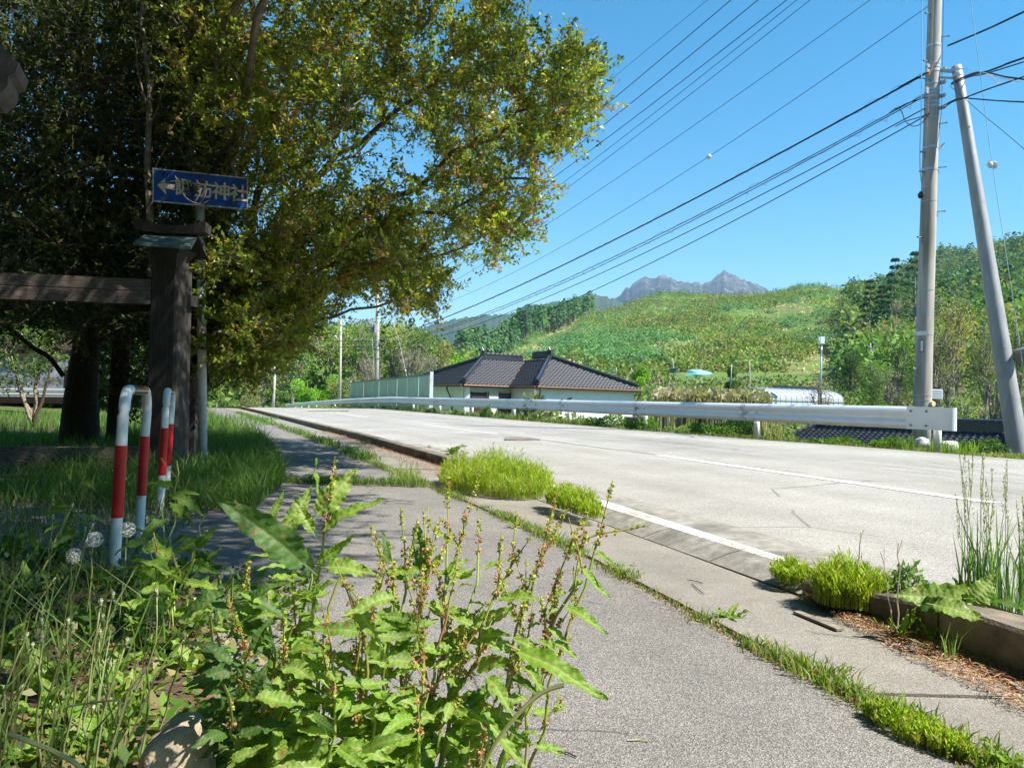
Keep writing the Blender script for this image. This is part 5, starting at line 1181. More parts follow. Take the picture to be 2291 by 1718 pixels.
for px, d, w, h, lab in ((1945, 190, 70, 140, 'dark fir leftmost of the tall group beside the pole'), (1972, 185, 66, 128, 'dark fir second from the left in the tall group'), (2000, 175, 90, 190, 'tallest dark fir rising left of the pole'), (2045, 180, 120, 205, 'broad dark fir partly hidden by the utility pole'), (2075, 185, 100, 150, 'dark fir just right of the utility pole')):
    bgtree(px, 760, d, w, h, fir, lab, 'fir', 'dark firs by the utility pole')
bgtree(2003, 770, 165, 60, 110, g_bare, 'dead pale tree with bare limbs in front of the firs', 'bare')
# wooded mass behind the single trees
P = []; 
for _ in range(420):
    px = rng.uniform(420, 1060) if _ < 300 else rng.uniform(1900, 2500); d = rng.uniform(120, 240) if _ < 300 else rng.uniform(95, 260); x = (px - CX) / F * d; P.append((x, d, float(ground(x, d)) - 1))
P = np.array(P); kk = np.arange(420); V, Q, T = clump(P, rng.uniform(3.5, 5.5, 420), rng.uniform(7, 11.5, 420), 260, vary([(.09, .15, .03), (.13, .18, .04), (.15, .14, .07), (.06, .11, .025)], 420, .14), .75)
ob('backing_woods', mesh('backing_woods', V, Q, M_far, T), None, 'dense mixed woods behind the single trees', None, None, 'stuff')
# woods closing the view on the left behind the shrine
P = np.array([(x, y, float(ground(x, y)) - .5) for x, y in zip(rng.uniform(-60, -14, 150), rng.uniform(30, 60, 150))]); P[:, 0] = -P[:, 1] * rng.uniform(.42, 1.2, 150)
V, Q, T = clump(P, rng.uniform(2, 3.4, 150), rng.uniform(5, 10, 150), 420, vary([(.05, .09, .02), (.09, .14, .03)], 150, .15), .42); ob('shrine_woods', mesh('shrine_woods', V, Q, M_far, T), None, 'dark woods behind the left lawn', None, None, 'stuff')
# ------------------------------------------------------------------ the big roadside trees
def inpoly(x, y, poly):
    c = np.zeros(len(x), bool); j = len(poly) - 1
    for i in range(len(poly)):
        xi, yi = poly[i]; xj, yj = poly[j]
        m = ((yi > y) != (yj > y)) & (x < (xj - xi) * (y - yi) / (yj - yi + 1e-9) + xi); c ^= m; j = i
    return c
def sample_poly(poly, n, d0, d1, space, holes=()):
    pa = np.array(poly, float); out = []; tries = 0
    while len(out) < n and tries < n * 60:
        m = 400; x = rng.uniform(pa[:, 0].min(), pa[:, 0].max(), m); y = rng.uniform(pa[:, 1].min(), pa[:, 1].max(), m); ok = inpoly(x, y, poly)
        for h in holes: ok &= ((x - h[0]) / h[2]) ** 2 + ((y - h[1]) / h[3]) ** 2 > 1
        for a, b in zip(x[ok], y[ok]):
            tries += 1; p = U(a, b, rng.uniform(d0, d1))
            if all((abs(p[0] - q[0]) + abs(p[1] - q[1]) + abs(p[2] - q[2])) > space for q in out[-400:]): out.append(p)
            if len(out) >= n: break
        tries += m
    return np.array(out)
def bez(a, b, lift=.2, n=8, wob=.05):
    a = np.asarray(a, float); b = np.asarray(b, float); L = np.linalg.norm(b - a); m = (a + b) / 2 + np.array([0, 0, lift * L]) + rng.normal(size=3) * wob * L
    t = np.linspace(0, 1, n)[:, None]; p = (1 - t) ** 2 * a + 2 * t * (1 - t) * m + t * t * b
    p[1:-1] += rng.normal(size=(n - 2, 3)) * .012 * L; return p
def big_tree(root, limbs, C, leafn, lsize, cols, twig=.38, tw_n=9, droop=0., bark=None, wts=None, leafmat=None, jit=.16, twr=.0035, up=.25):
    """limbs: [(path, r0, r1)]; C: cluster centres"""
    items = []; nodes = []; nr = []; nd = []
    for pth, r0, r1 in limbs:
        r = np.linspace(r0, r1, len(pth)); items.append((pth, r)); d = norm(np.gradient(pth, axis=0))
        k = len(pth) // 3
        nodes.append(pth[k:]); nr.append(r[k:]); nd.append(d[k:])
    nodes = np.concatenate(nodes); nr = np.concatenate(nr); nd = np.concatenate(nd)
    order = np.argsort([np.min(np.linalg.norm(nodes - c, axis=1)) for c in C]); tw = []; tips = []
    for i in order:
        c = C[i]; v = c - nodes; dist = np.linalg.norm(v, axis=1); cost = dist * (1.35 - .55 * (v * nd).sum(1) / (dist + 1e-6)); j = int(np.argmin(cost))
        p = bez(nodes[j], c, .06, 7, .06); r0 = min(nr[j] * .7, .008 + dist[j] * .012); items.append((p, np.linspace(r0, .004, 7)))
        nodes = np.concatenate([nodes, p[3:]]); nr = np.concatenate([nr, np.linspace(r0, .004, 7)[3:]]); nd = np.concatenate([nd, norm(np.gradient(p, axis=0))[3:]])
        out = norm(p[-1] - p[-3])
        for q in range(tw_n):
            s = p[-1 - (q % 3)]; d = norm(out * .8 + rng.normal(size=3) * .75 + np.array([0, 0, up - droop])); e = s + d * twig * rng.uniform(.5, 1.25); e[2] -= droop * .1
            tw.append((bez(s, e, .08, 4, .06), np.linspace(twr, twr * .4, 4)))
    per = leafn
    base = []; dr = []
    for pth, _ in tw:
        t = rng.uniform(.15, 1.02, per); L = (len(pth) - 1) * np.clip(t, 0, .999); i = L.astype(int); f = (L - i)[:, None]
        b = pth[i] * (1 - f) + pth[i + 1] * f; ax = norm(pth[-1] - pth[0]); base.append(b + rng.normal(size=(per, 3)) * .011); dr.append(norm(ax * .6 + rng.normal(size=(per, 3)) * .8))
    base = np.concatenate(base); dr = np.concatenate(dr); m = len(base); tone = vary(cols, len(tw), jit, wts)[np.repeat(np.arange(len(tw)), per)] * (1 + rng.normal(size=(m, 1)) * .14)
    sz = lsize * rng.uniform(.6, 1.35, m); V, Q, T = leaves(base, dr, sz, sz * .55, np.clip(tone, .004, .9), .2)
    ob('crown', mesh('crown', V, Q, leafmat or M_leaf, T), root)
    big = [it for it in items if it[1][0] > .05]; small = [it for it in items if it[1][0] <= .05]
    if not big: big = small[:1]; small = small[1:]
    tv, tq = tubes(big, 12)
    ob('trunk', mesh('trunk', tv, tq, bark or M_bark, smooth=True), root)
    tv, tq = tubes(small, 5); tv2, tq2 = tubes(tw, 3)
    ob('branches', mesh('branches', np.concatenate([tv, tv2]), np.concatenate([tq, tq2 + len(tv)]), M_barkg), root, kind='stuff')
POLY1 = [(700, -1500), (1000, -900), (1080, -300), (1120, -20), (1170, 70), (1235, 95), (1290, 110), (1340, 165), (1335, 225), (1300, 290), (1255, 330), (1205, 345), (1215, 420), (1195, 500), (1165, 530), (1140, 565), (1090, 600), (1050, 590), (1000, 555), (960, 560), (1000, 605), (1015, 625), (985, 670), (945, 705), (900, 700), (875, 660), (830, 620), (790, 655), (745, 665), (735, 695), (695, 735), (650, 770), (600, 820), (560, 845), (490, 845), (450, 800), (430, 500), (380, 0), (360, -1500)]
tb = np.array([-4.45, 9.9, -.1]); t1 = empty('roadside_tree', tb, 'broad small-leaved tree with olive and reddish leaves arching over the footpath and road', 'tree')
lim = []; fork = tb + (.05, 0, 1.15)
lim.append((bez(tb - (0, 0, .3), fork, 0, 6, .01), .24, .17))
for (x, y, d), r0 in (((1270, 215, 8.6), .085), ((1110, 70, 9.6), .085), ((1190, 400, 8.4), .07), ((1060, 545, 8.2), .06), ((930, 660, 8.8), .05), ((1000, -350, 10.2), .09), ((800, -500, 9.2), .09), ((620, -500, 8.4), .09), ((480, -600, 10), .09), ((640, 800, 9.2), .04), ((520, 790, 8.4), .04), ((560, 300, 7.6), .06), ((780, 250, 7.4), .06), ((900, 430, 10.8), .06), ((1000, 200, 11.0), .06), ((700, 600, 7.8), .05)):
    lim.append((bez(fork + (0, 0, rng.uniform(-.2, .3)), U(x, y, d), .14, 14, .04), r0 * .72, .012))
e_ = np.array([.6, 2.6, 4.3]); lim.append((bez(fork + (0, 0, .4), e_, .35, 16, .02), .05, .02)); lim.append((bez(fork + (0, 0, .5), (-1.2, 4.2, 5.2), .35, 14, .02), .045, .02))
C1 = np.concatenate([sample_poly(POLY1, 300, 7.2, 12.2, .3), sample_poly([(max(x, 330), max(y, -90)) for x, y in POLY1], 1150, 7.2, 12.0, .24, holes=((590, 45, 40, 50), (850, 560, 50, 35)))])
C1r = sample_poly([p for p in POLY1 if p[0] > 700 and p[1] > -1000], 330, 7.6, 10.2, .24, holes=((850, 560, 60, 45),))
thin = lambda C, th: np.array([p for p in C if mnoise.noise(Vector((p[0] * .9, p[1] * .9, p[2] * .75))) > th or PX(p)[0, 0] < 620])
def clear_sign(C):
    q = PX(C); return C[~((q[:, 0] > 280) & (q[:, 0] < 610) & (q[:, 1] > 320) & (q[:, 1] < 560) & (C[:, 1] < 8.5))]
C1x = np.concatenate([sample_poly([(440, 560), (640, 560), (700, 740), (610, 825), (490, 840), (450, 800)], 170, 8.3, 10.2, .2), sample_poly([(620, 480), (880, 480), (960, 600), (985, 660), (920, 700), (860, 640), (790, 650), (700, 740)], 120, 8.0, 10.4, .22)])
C1 = np.concatenate([clear_sign(thin(C1, -.06)), C1x]); C1r = clear_sign(thin(C1r, .02))
# unseen boughs added along the sun's rays to shade bank, gate and footpath
XS = pl([(.8, -.42), (1.5, -.95), (2.4, -.95), (3.5, -.75), (5, -.75), (8, -1.5), (11, -1.9), (13.5, -1.2), (15, -2.2), (20, -5.5), (30, -8), (40, -13)])
oh = []; cnt = {'n': 0}
while len(oh) < 1050 and cnt['n'] < 60000:
    cnt['n'] += 1; gy0 = rng.uniform(.6, 17); gx0 = XS(gy0) - rng.uniform(0, 1) ** .8 * np.interp(gy0, [0, 3, 8, 17], [2.4, 4.5, 7, 6])
    if gy0 < 2.4 and rng.uniform() < .55 and gx0 < -.7: continue
    h = rng.uniform(2.9, 7.5); p = np.array([gx0, gy0, .2]) + np.array([sv.x, sv.y, sv.z]) * (h / sv.z); q = PX(p)[0]
    if not (q[2] < .3 or q[1] < -110 - 300 / max(q[2], .5)): continue
    if p[0] - XS(max(p[1], .8)) > 5.2: continue
    oh.append(p)
big_tree(t1, lim, np.concatenate([C1, C1r]), 17, .050, [(.31, .34, .04), (.23, .30, .04), (.37, .34, .06), (.33, .20, .07), (.10, .17, .03)], wts=[.3, .3, .16, .08, .16], tw_n=10, up=.5, twig=.36)
# the shade-casting boughs hang on an added tree, unseen, left of the viewer
tb = np.array([-6.6, 3.4, 0.]); t5_ = empty('unseen_shade_tree', tb, 'shade tree standing left of the view whose boughs hang over the bank', 'tree')
lim = [(np.array([tb - (0, 0, .3), tb + (0, 0, 1.6), tb + (.2, 0, 3.4), tb + (.6, -.1, 5.4)]), .26, .12)]
for e_ in ((-.5, .6, 4.6), (.8, 2.2, 5.2), (-2, 3.4, 5.6), (-3, 5.5, 6.2), (-3.4, .2, 5), (1.2, 3.6, 6.6), (-1.5, 7.5, 7.4), (-4.5, 8.5, 7.6)): lim.append((bez(tb + (.5, 0, 4.2 + rng.uniform(0, .8)), np.array(e_), .2, 12, .03), .08, .02))
big_tree(t5_, lim, np.array(oh), 15, .066, [(.16, .20, .03), (.12, .17, .03), (.2, .2, .04)], tw_n=9, twig=.5)
# dense dark evergreen with two trunks on the left
POLY2 = [(-900, -1500), (480, -1500), (520, -200), (500, 200), (480, 600), (450, 760), (400, 790), (340, 720), (230, 735), (130, 735), (60, 720), (-200, 740), (-900, 700)]
tb = U(178, 985, 11.4); tb[2] = -.05; t2_ = empty('dark_evergreen', tb, 'dark shaggy evergreen with a thick brown trunk behind the timber rails', 'tree')
lim = [(np.array([tb - (0, 0, .3), tb + (0, 0, .1), tb + (0, 0, .7), tb + (.05, 0, 1.5), tb + (.12, 0, 2.4), tb + (.1, .1, 3.6), tb + (.2, 0, 6)]), .33, .05)]
for x, y, d in ((60, -200, 10), (250, -400, 11), (-200, 100, 9.5), (380, 100, 9.6), (300, -100, 8.8), (-100, -500, 11), (100, 300, 8.8), (-150, 500, 9.6), (330, 450, 9.4), (60, 600, 9.5)):
    lim.append((bez(tb + (.08, 0, rng.uniform(1.4, 2.6)), U(x, y, d), .1, 12, .04), .045, .012))
C2 = np.concatenate([sample_poly(POLY2, 240, 8.0, 12.0, .36), sample_poly([(-60, -90), (520, -90), (510, 200), (480, 600), (450, 770), (400, 800), (340, 740), (230, 745), (130, 745), (60, 730), (-60, 740)], 1020, 7.8, 12.0, .26, holes=((40, 60, 40, 30),))])
big_tree(t2_, lim, C2, 15, .055, [(.055, .085, .02), (.08, .105, .025), (.04, .065, .018), (.11, .12, .03)], tw_n=10, twig=.5, up=.5)
tb = U(262, 985, 11.2); tb[2] = -.05; t3_ = empty('dark_evergreen', tb, 'slimmer dark evergreen standing right beside the thick brown trunk', 'tree')
lim = [(np.array([tb - (0, 0, .3), tb + (0, 0, .3), tb + (.0, 0, 1.2), tb + (.05, 0, 2.4), tb + (.1, 0, 4)]), .17, .08), (np.array([tb + (.45, .2, -.3), tb + (.5, .2, 1.0), tb + (.6, .3, 3)]), .13, .06), (np.array([tb + (.85, .1, -.3), tb + (.95, .2, 1.0), tb + (.8, .3, 3)]), .09, .05)]
C3 = sample_poly([(225, 400), (520, 350), (520, 860), (480, 850), (400, 930), (225, 930)], 190, 10.4, 12.4, .24)
big_tree(t3_, lim, C3, 14, .05, [(.045, .06, .02), (.06, .07, .025), (.035, .05, .018)], tw_n=9, twig=.35)
# small leafy shrub and slanting bough left of the trunk
tb = U(80, 880, 16); tb[2] = float(ground(tb[0], tb[1])); t4_ = empty('shrub', tb, 'sunlit leafy shrub left of the brown trunk on the lawn', 'shrub')
lim = [(bez(tb, tb + (rng.uniform(-.9, .9), rng.uniform(-.3, .3), 1.6), 0, 7, .03), .04, .012) for _ in range(5)]
C4 = sample_poly([(-60, 700), (150, 715), (140, 800), (100, 880), (20, 860), (-60, 880)], 55, 14.5, 16.5, .3)
big_tree(t4_, lim, C4, 10, .07, [(.13, .22, .03), (.09, .17, .03)], tw_n=7, twig=.4)
cable_ = poly([(-30, 700), (20, 735), (70, 775), (110, 800), (142, 842)], 11.0, 11.3); mb = MB(); mb.tube(cable_, .035, 7); ob('bough', mb.me('bough', M_bark), t2_)
# dead twigs in front of the sign
mb = MB()
for pix in ([(392, 394), (400, 412), (412, 438), (432, 453), (452, 456), (470, 448)], [(436, 452), (446, 436), (452, 420)], [(446, 455), (458, 440), (462, 424)], [(352, 412), (372, 408), (396, 404)]): mb.tube(poly(pix, 7.3, n=4), .0045, 4)
V = [U(338, 620, 7.9), U(337, 520, 7.9), U(330, 380, 7.85), U(335, 200, 7.85), U(318, 60, 7.9), U(318, -200, 8)]; mb.tube(V, [.045, .04, .034, .028, .022, .02], 7)
for a, b in (((333, 250), (300, 80)), ((334, 300), (375, 160)), ((333, 180), (352, 40)), ((335, 420), (372, 330))): mb.tube(bez(U(*a, 7.85), U(*b, 7.7), .05, 6), [.014, .012, .01, .008, .006, .004], 5)
ob('hanging_boughs', mb.me('hanging_boughs', M_barkg), t1, kind='stuff')

# ------------------------------------------------------------------ grass, litter and weeds (stuff)
GR = [(.10, .20, .03), (.07, .15, .03), (.14, .24, .04), (.17, .22, .06)]
def gz_(x, y):
    x = np.asarray(x); y = np.asarray(y); return np.maximum(ground(x, y), -50)
parts = []
def grass_zone(n, fx, y0, y1, h0, h1, w, cols=GR, lean=.5, pw=1.0, zoff=0):
    y = y0 + (y1 - y0) * rng.uniform(0, 1, n) ** pw; x = fx(y, rng.uniform(0, 1, n)); z = gz_(x, y) + zoff; f = fbm(x, y, 2.0, 21)
    P = np.stack([x, y, z], 1); parts.append(blades(P, rng.uniform(h0, h1, n) * (.5 + f), w, lean, vary(cols, n, .15)))
grass_zone(17000, lambda y, u: XL(y) + .12 - u ** 1.4 * 2.2, 4.9, 14, .08, .30, .007, pw=1.2, lean=.8)
grass_zone(5000, lambda y, u: XL(y) + .1 - u * 3.0, 14, 42, .12, .4, .014, pw=1.3)
grass_zone(16000, lambda y, u: -3.2 - u * 12 - (y - 7) * .25, 7.2, 24, .06, .24, .011, pw=1.4, cols=[(.12, .24, .03), (.09, .20, .03)])
grass_zone(5000, lambda y, u: XL(y) - .1 - u * 2.8, 1.2, 5.2, .06, .2, .006, pw=.8, lean=.9, cols=[(.09, .17, .03), (.07, .13, .03), (.14, .19, .06), (.20, .19, .10)])
V, Q, T = cat(parts); ob('left_grass', mesh('left_grass', V, Q, M_grass, T), None, 'lush shaded grass left of the footpath', None, None, 'stuff')
parts = []
def jag_strip(n, y0, y1, wd, h0, h1, pw=1.0, off=0, cols=GR, clumpy=.52, w=.005, lz=.9):
    y = y0 + (y1 - y0) * rng.uniform(0, 1, n) ** pw; x = XG(y) + off + rng.normal(size=n) * wd; f = fbm(y * 3, y * 0 + 5, 1.0, 31); k = f > clumpy * rng.uniform(.75, 1.05, n); x = x[k]; y = y[k]; f = f[k]
    P = np.stack([x, y, .0 * x + LZ(y)], 1); parts.append(blades(P, rng.uniform(h0, h1, len(x)) * (.4 + f), w, lz, vary(cols, len(x), .15)))
jag_strip(9500, 1.3, 9, .030, .012, .055, 1.2, cols=[(.16, .26, .04), (.20, .28, .06), (.12, .19, .04), (.30, .28, .13)], clumpy=.50)
jag_strip(3800, 1.3, 8, .018, .008, .03, 1.1, cols=[(.14, .24, .04), (.2, .2, .08)], clumpy=.2)
jag_strip(5000, 9, 30, .07, .04, .14, 1.3, w=.009)
y = rng.uniform(6.45, 6.75, 1600); x = rng.uniform(-2.2, XG(6.6), 1600); parts.append(blades(np.stack([x, y + .05 * np.sin(x * 3), 0 * x], 1), rng.uniform(.02, .08, 1600), .006, .9, vary(GR, 1600)))
V, Q, T = cat(parts); ob('joint_grass', mesh('joint_grass', V, Q, M_grass, T), None, 'line of low grass growing in the joint beside the path', None, None, 'stuff')
# dry needle litter
def litter(n, fx, y0, y1, L, z=.004, thick=.006, pw=1.0):
    y = y0 + (y1 - y0) * rng.uniform(0, 1, n) ** pw; x = fx(y, rng.uniform(0, 1, n)); a = rng.uniform(0, 2 * math.pi, n); P = np.stack([x, y, z + rng.uniform(0, thick, n) + LZ(y)], 1)
    d = np.stack([np.cos(a), np.sin(a), rng.normal(size=n) * .12], 1); return leaves(P, d, rng.uniform(.5, 1.3, n) * L, L * .10, vary([(.42, .17, .06), (.32, .14, .06), (.50, .30, .13), (.55, .42, .26), (.20, .10, .05), (.13, .08, .05)], n, .15), 0, np.tile([[0, 0, 1.]], (n, 1)))
fk = lambda y, u: XK(y) - .012 - u ** 2.2 * .22 * np.interp(y, [1.5, 2.3, 2.9], [1, .9, .35])
LT = [litter(9500, fk, 1.5, 2.95, .028, .014, .022), litter(5200, lambda y, u: XK(y) - .01 - u ** 1.6 * .35, 7.2, 16, .055, .014, .02), litter(4000, lambda y, u: XG(y) + (u - .62) * .12, 1.3, 9, .022, .004, .012, 1.3),
      litter(500, lambda y, u: XG(y) - u * 2.2, 1.4, 6.5, .014, .002, .003), litter(300, lambda y, u: XG(y) + u * .6, 1.4, 9, .018, .016, .004), litter(1600, lambda y, u: -2.4 - u * 1.2 + .0 * y, 3, 6.6, .03), litter(800, lambda y, u: XK(y) + .2 + u * .06, 3.2, 3.9, .02, .062, .01), litter(700, lambda y, u: XK(y) + .2 + u * .1, 4.6, 4.9, .02, .062, .01), litter(1200, lambda y, u: XL(y) + .05 + u * 1.1, 6.3, 6.9, .03)]
V, Q, T = cat(LT); ob('needle_litter', mesh('needle_litter', V, Q, M_needle, T), None, 'orange-brown dry needle litter along the kerb and joints', None, None, 'stuff')
# verge beyond the road
parts = []
def verge(n, y0, y1, o0, o1, h0, h1, w, cols, pw=1.3, lean=.5):
    y = y0 + (y1 - y0) * rng.uniform(0, 1, n) ** pw; x = XO(y) + rng.uniform(o0, o1, n); f = fbm(x * 2, y * 2, .8, 41)
    P = np.stack([x, y, ground(x, y)], 1); parts.append(blades(P, rng.uniform(h0, h1, n) * (.3 + 1.2 * f), w, lean, vary(cols, n, .15)))
verge(9000, 9.5, 20, .12, 1.7, .02, .11, .010, [(.15, .25, .04), (.22, .28, .06), (.12, .2, .04), (.34, .30, .15)])
verge(9000, 20, 60, .25, 1.7, .08, .30, .022, [(.16, .27, .04), (.22, .30, .06), (.3, .27, .12)])
verge(3500, 60, 110, .3, 2.5, .1, .4, .05, [(.16, .26, .05)])
V, Q, T = cat(parts); ob('verge_grass', mesh('verge_grass', V, Q, M_grass, T), None, 'sunlit rough grass on the verge beyond the road', None, None, 'stuff')

# ------------------------------------------------------------------ countable plants
def leafy_bush(name, c, w, dpt, h, n, ls, cols, label, catg='weed', group=None, mat=None, up=0):
    root = empty(name, c, label, catg, group); v = norm(rng.normal(size=(n, 3))); r = rng.uniform(.2, 1, n) ** .45; q = v * r[:, None] * np.array([w / 2, dpt / 2, h * .55]); q[:, 2] = np.abs(q[:, 2] + h * .4) * (1 + .25 * np.sin(q[:, 0] * 9 / w))
    V, Q, T = leaves(np.asarray(c) + q, norm(v + rng.normal(size=(n, 3)) * .6 + (0, 0, up)), ls * rng.uniform(.6, 1.3, n), ls * .6, vary(cols, n, .16), .2); ob('leaves', mesh('leaves', V, Q, mat or M_grass, T), root)
    it = [(bez(np.asarray(c) + rng.normal(size=3) * np.array([w / 6, dpt / 6, 0]), np.asarray(c) + q[i] * .9, .1, 5), np.linspace(.006, .002, 5)) for i in rng.integers(0, n, 14)]; tv, tq = tubes(it, 4); ob('stems', mesh('stems', tv, tq, M_barkg), root, kind='stuff'); return root
def vg(px, py, d): x = U(px, py, d)[0]; return np.array([x, d, float(ground(x, d))])
LG = [(.10, .21, .03), (.14, .26, .04), (.08, .16, .03)]; PG = [(.30, .36, .22), (.22, .30, .14)]
leafy_bush('weed_bush', vg(1630, 960, 16.3), 1.75, .8, .36, 4200, .055, LG, 'dense bright green weed mound under the guardrail post')
leafy_bush('weed_bush', vg(1530, 955, 17.4), .9, .6, .24, 1500, .05, LG + PG, 'low grey-green weed mound left of the dense green one')
leafy_bush('weed_bush', vg(1360, 948, 20), 1.2, .6, .36, 1700, .06, LG, 'green weed patch below the rail in front of the house')
leafy_bush('weed_bush', vg(1435, 950, 18.6), .9, .5, .3, 1300, .06, LG, 'green weed patch beside the brick wall')
leafy_bush('weed_bush', vg(1290, 940, 22.5), 1.0, .5, .33, 1200, .07, LG, 'small weed patch in front of the wooden shutter')
leafy_bush('weed_bush', vg(1088, 928, 26.5), .45, .4, .45, 900, .06, LG, 'single pale green weed tuft below the dark panels')
leafy_bush('weed_bush', vg(1010, 922, 30), .8, .4, .22, 700, .07, PG, 'whitish weed tuft right of the fence post')
leafy_bush('weed_bush', vg(963, 917, 32), .5, .4, .28, 600, .06, [(.04, .10, .02)], 'dark green tuft at the foot of the fence post')
leafy_bush('weed_bush', vg(1745, 975, 15.4), .6, .5, .22, 1200, .05, PG + LG, 'greyish weed tuft right of the rail post')
leafy_bush('weed_bush', vg(1870, 990, 13.6), 1.0, .4, .13, 1100, .05, LG, 'feathery green weeds before the lower tiled roof')
leafy_bush('weed_bush', vg(1980, 1000, 12.6), .5, .4, .17, 1000, .05, LG, 'green weeds left of the white stones')
leafy_bush('weed_bush', vg(2200, 1015, 12.2), .8, .5, .2, 1300, .05, [(.04, .09, .03), (.07, .14, .04)], 'dark weeds at the foot of the strut')
def tallgrass(c, r, n, h, w, cols, label, lean=.25, heads=0, name='grass_tuft'):
    root = empty(name, c, label, 'grass tuft'); a = rng.uniform(0, 2 * math.pi, n); rr = r * rng.uniform(0, 1, n) ** .5
    P = np.asarray(c) + np.stack([np.cos(a) * rr, np.sin(a) * rr * .8, 0 * a], 1); V, Q, T = blades(P, h * rng.uniform(.45, 1.05, n), w, lean, vary(cols, n, .14)); ob('blades', mesh('blades', V, Q, M_grass, T), root)
    if heads:
        it = []; LB = []
        for i in range(heads):
            p0 = P[rng.integers(n)]; ln_ = rng.normal(size=3) * .05; p1 = p0 + np.array([ln_[0], ln_[1], h * rng.uniform(1.0, 1.5)]); b = bez(p0, p1, 0, 8, .02); it.append((b, np.linspace(.0016, .0008, 8)))
            m = 46; t = rng.uniform(.68, 1, m); q = b[-1] * t[:, None] + b[0] * (1 - t[:, None]); LB.append(leaves(q, norm(rng.normal(size=(m, 3)) * .35 + (0, 0, 1)), .011, .0035, vary([(.35, .36, .18), (.28, .32, .16)], m), 0))
        tv, tq = tubes(it, 4); ob('stalks', mesh('stalks', tv, tq, plain('grass_stalk', (.22, .30, .12), (.3, .3, .16), 20)), root, kind='stuff'); V, Q, T = cat(LB); ob('seed_heads', mesh('seed_heads', V, Q, M_seed, T), root, kind='stuff')
    return root
SG = [(.34, .32, .16), (.26, .28, .11)]
tallgrass(vg(1720, 985, 15.2), .3, 60, .6, .016, SG, 'straw-coloured dry grass tuft right of the rail post')
tallgrass(vg(1185, 935, 24.5), .5, 120, .5, .02, SG + GR, 'mixed dry grass tuft below the porch roof')
tallgrass(vg(2020, 1005, 12.3), .2, 90, .3, .012, GR, 'tall green grass tuft left of the utility pole foot', .5)
tallgrass(vg(2130, 1025, 11.4), .4, 220, .28, .012, [(.2, .3, .05), (.15, .25, .04)], 'yellow-green grass tuft right of the white stones', .5)
tallgrass(G(905, 1075), .16, 240, .17, .004, [(.34, .38, .16), (.25, .33, .10)], 'pale wispy grass tuft on the footpath joint', .9, 10)
tallgrass(G(957, 1012), .05, 50, .13, .005, GR, 'small green tuft against the kerb', .6)
tallgrass(G(820, 995), .10, 60, .1, .006, GR, 'small green tuft at the kerb farther away', .6)
tallgrass(np.array([-.62, 8.5, .07]), .12, 50, .12, .006, GR, 'little tuft on the road side of the kerb', .6)
c = G(2232, 1400, .05); tallgrass((c[0], c[1], .03), .12, 150, .42, .006, [(.10, .20, .05), (.07, .16, .04), (.14, .24, .06)], 'tall blue-green grass clump at the right edge of the road', .28, 22)
tallgrass(G(2125, 1480, .01), .03, 16, .13, .004, [(.2, .3, .08)], 'small upright grass sprout in the litter', .5)
# horsetail clumps
HT = [(.29, .40, .02), (.24, .35, .02), (.36, .44, .04), (.16, .26, .02), (.34, .36, .08)]
def horsetail(name, c, rx, ry, h, n, label, z=0, tilt=0):
    root = empty(name, c, label, 'plant clump', 'bright green horsetail clumps'); a = rng.uniform(0, 2 * math.pi, n); rr = rng.uniform(0, 1, n) ** .5
    x = np.cos(a) * rr * rx; y = np.sin(a) * rr * ry; dome = (1 - (.6 if rx > .3 else .35) * rr ** 2.5) * (.25 + 1.4 * fbm(x * 5 + 9, y * 5, 1.0, 51)); H = h * dome * rng.uniform(.55, 1.2, n)
    x = x + y * tilt
    P = np.asarray(c) + np.stack([x, y, 0 * x], 1); T0 = vary(HT, n, .12); parts = [blades(P, H, .004, .12, T0)]
    k = 9; i = np.repeat(np.arange(n), k); t = rng.uniform(.3, 1.0, len(i)); b = P[i] + np.stack([0 * t, 0 * t, H[i] * t], 1); aa = rng.uniform(0, 2 * math.pi, len(i))
    d = np.stack([np.cos(aa) * .75, np.sin(aa) * .75, .95 + 0 * aa], 1); parts.append(leaves(b, d, np.minimum(.05, h * .3) * rng.uniform(.6, 1.2, len(i)), .0042, T0[i] * (1 + rng.normal(size=(len(i), 1)) * .12), .1))
    ns = max(n // 14, 12); j = rng.integers(0, n, ns); parts.append(blades(P[j], H[j] * rng.uniform(.7, 1.5, ns), .004, .55, vary([(.42, .36, .20), (.16, .24, .06), (.34, .27, .14)], ns)))
    V, Q, T = cat(parts); ob('stems', mesh('stems', V, Q, M_grass, np.clip(T, .005, .9)), root)
horsetail('horsetail_clump', (-.15, 6.35, .02), .42, .72, .28, 2500, 'largest mound of bright green horsetail on the kerb', tilt=-.34)
horsetail('horsetail_clump', (.18, 6.25, .03), .12, .38, .22, 500, 'horsetail fringe on the road side of the large mound', tilt=-.34)
horsetail('horsetail_clump', (.42, 4.95, .06), .10, .40, .14, 700, 'narrow horsetail strip along the lowered kerb', tilt=-.3)
horsetail('horsetail_clump', (1.20, 3.12, .05), .09, .10, .075, 340, 'small horsetail tuft touching the end of the white edge line')
horsetail('horsetail_clump', (1.29, 2.80, .045), .13, .12, .145, 760, 'rounded horsetail tuft beside the mugwort')
horsetail('horsetail_clump', (.97, 1.76, .0), .05, .13, .055, 300, 'low fine horsetail patch on the path joint', tilt=-.4)
leafy_bush('mugwort', np.array([1.46, 2.76, .05]), .20, .14, .14, 600, .026, [(.10, .20, .05), (.20, .28, .12)], 'grey-green mugwort right of the rounded horsetail tuft', 'plant', mat=M_grass)
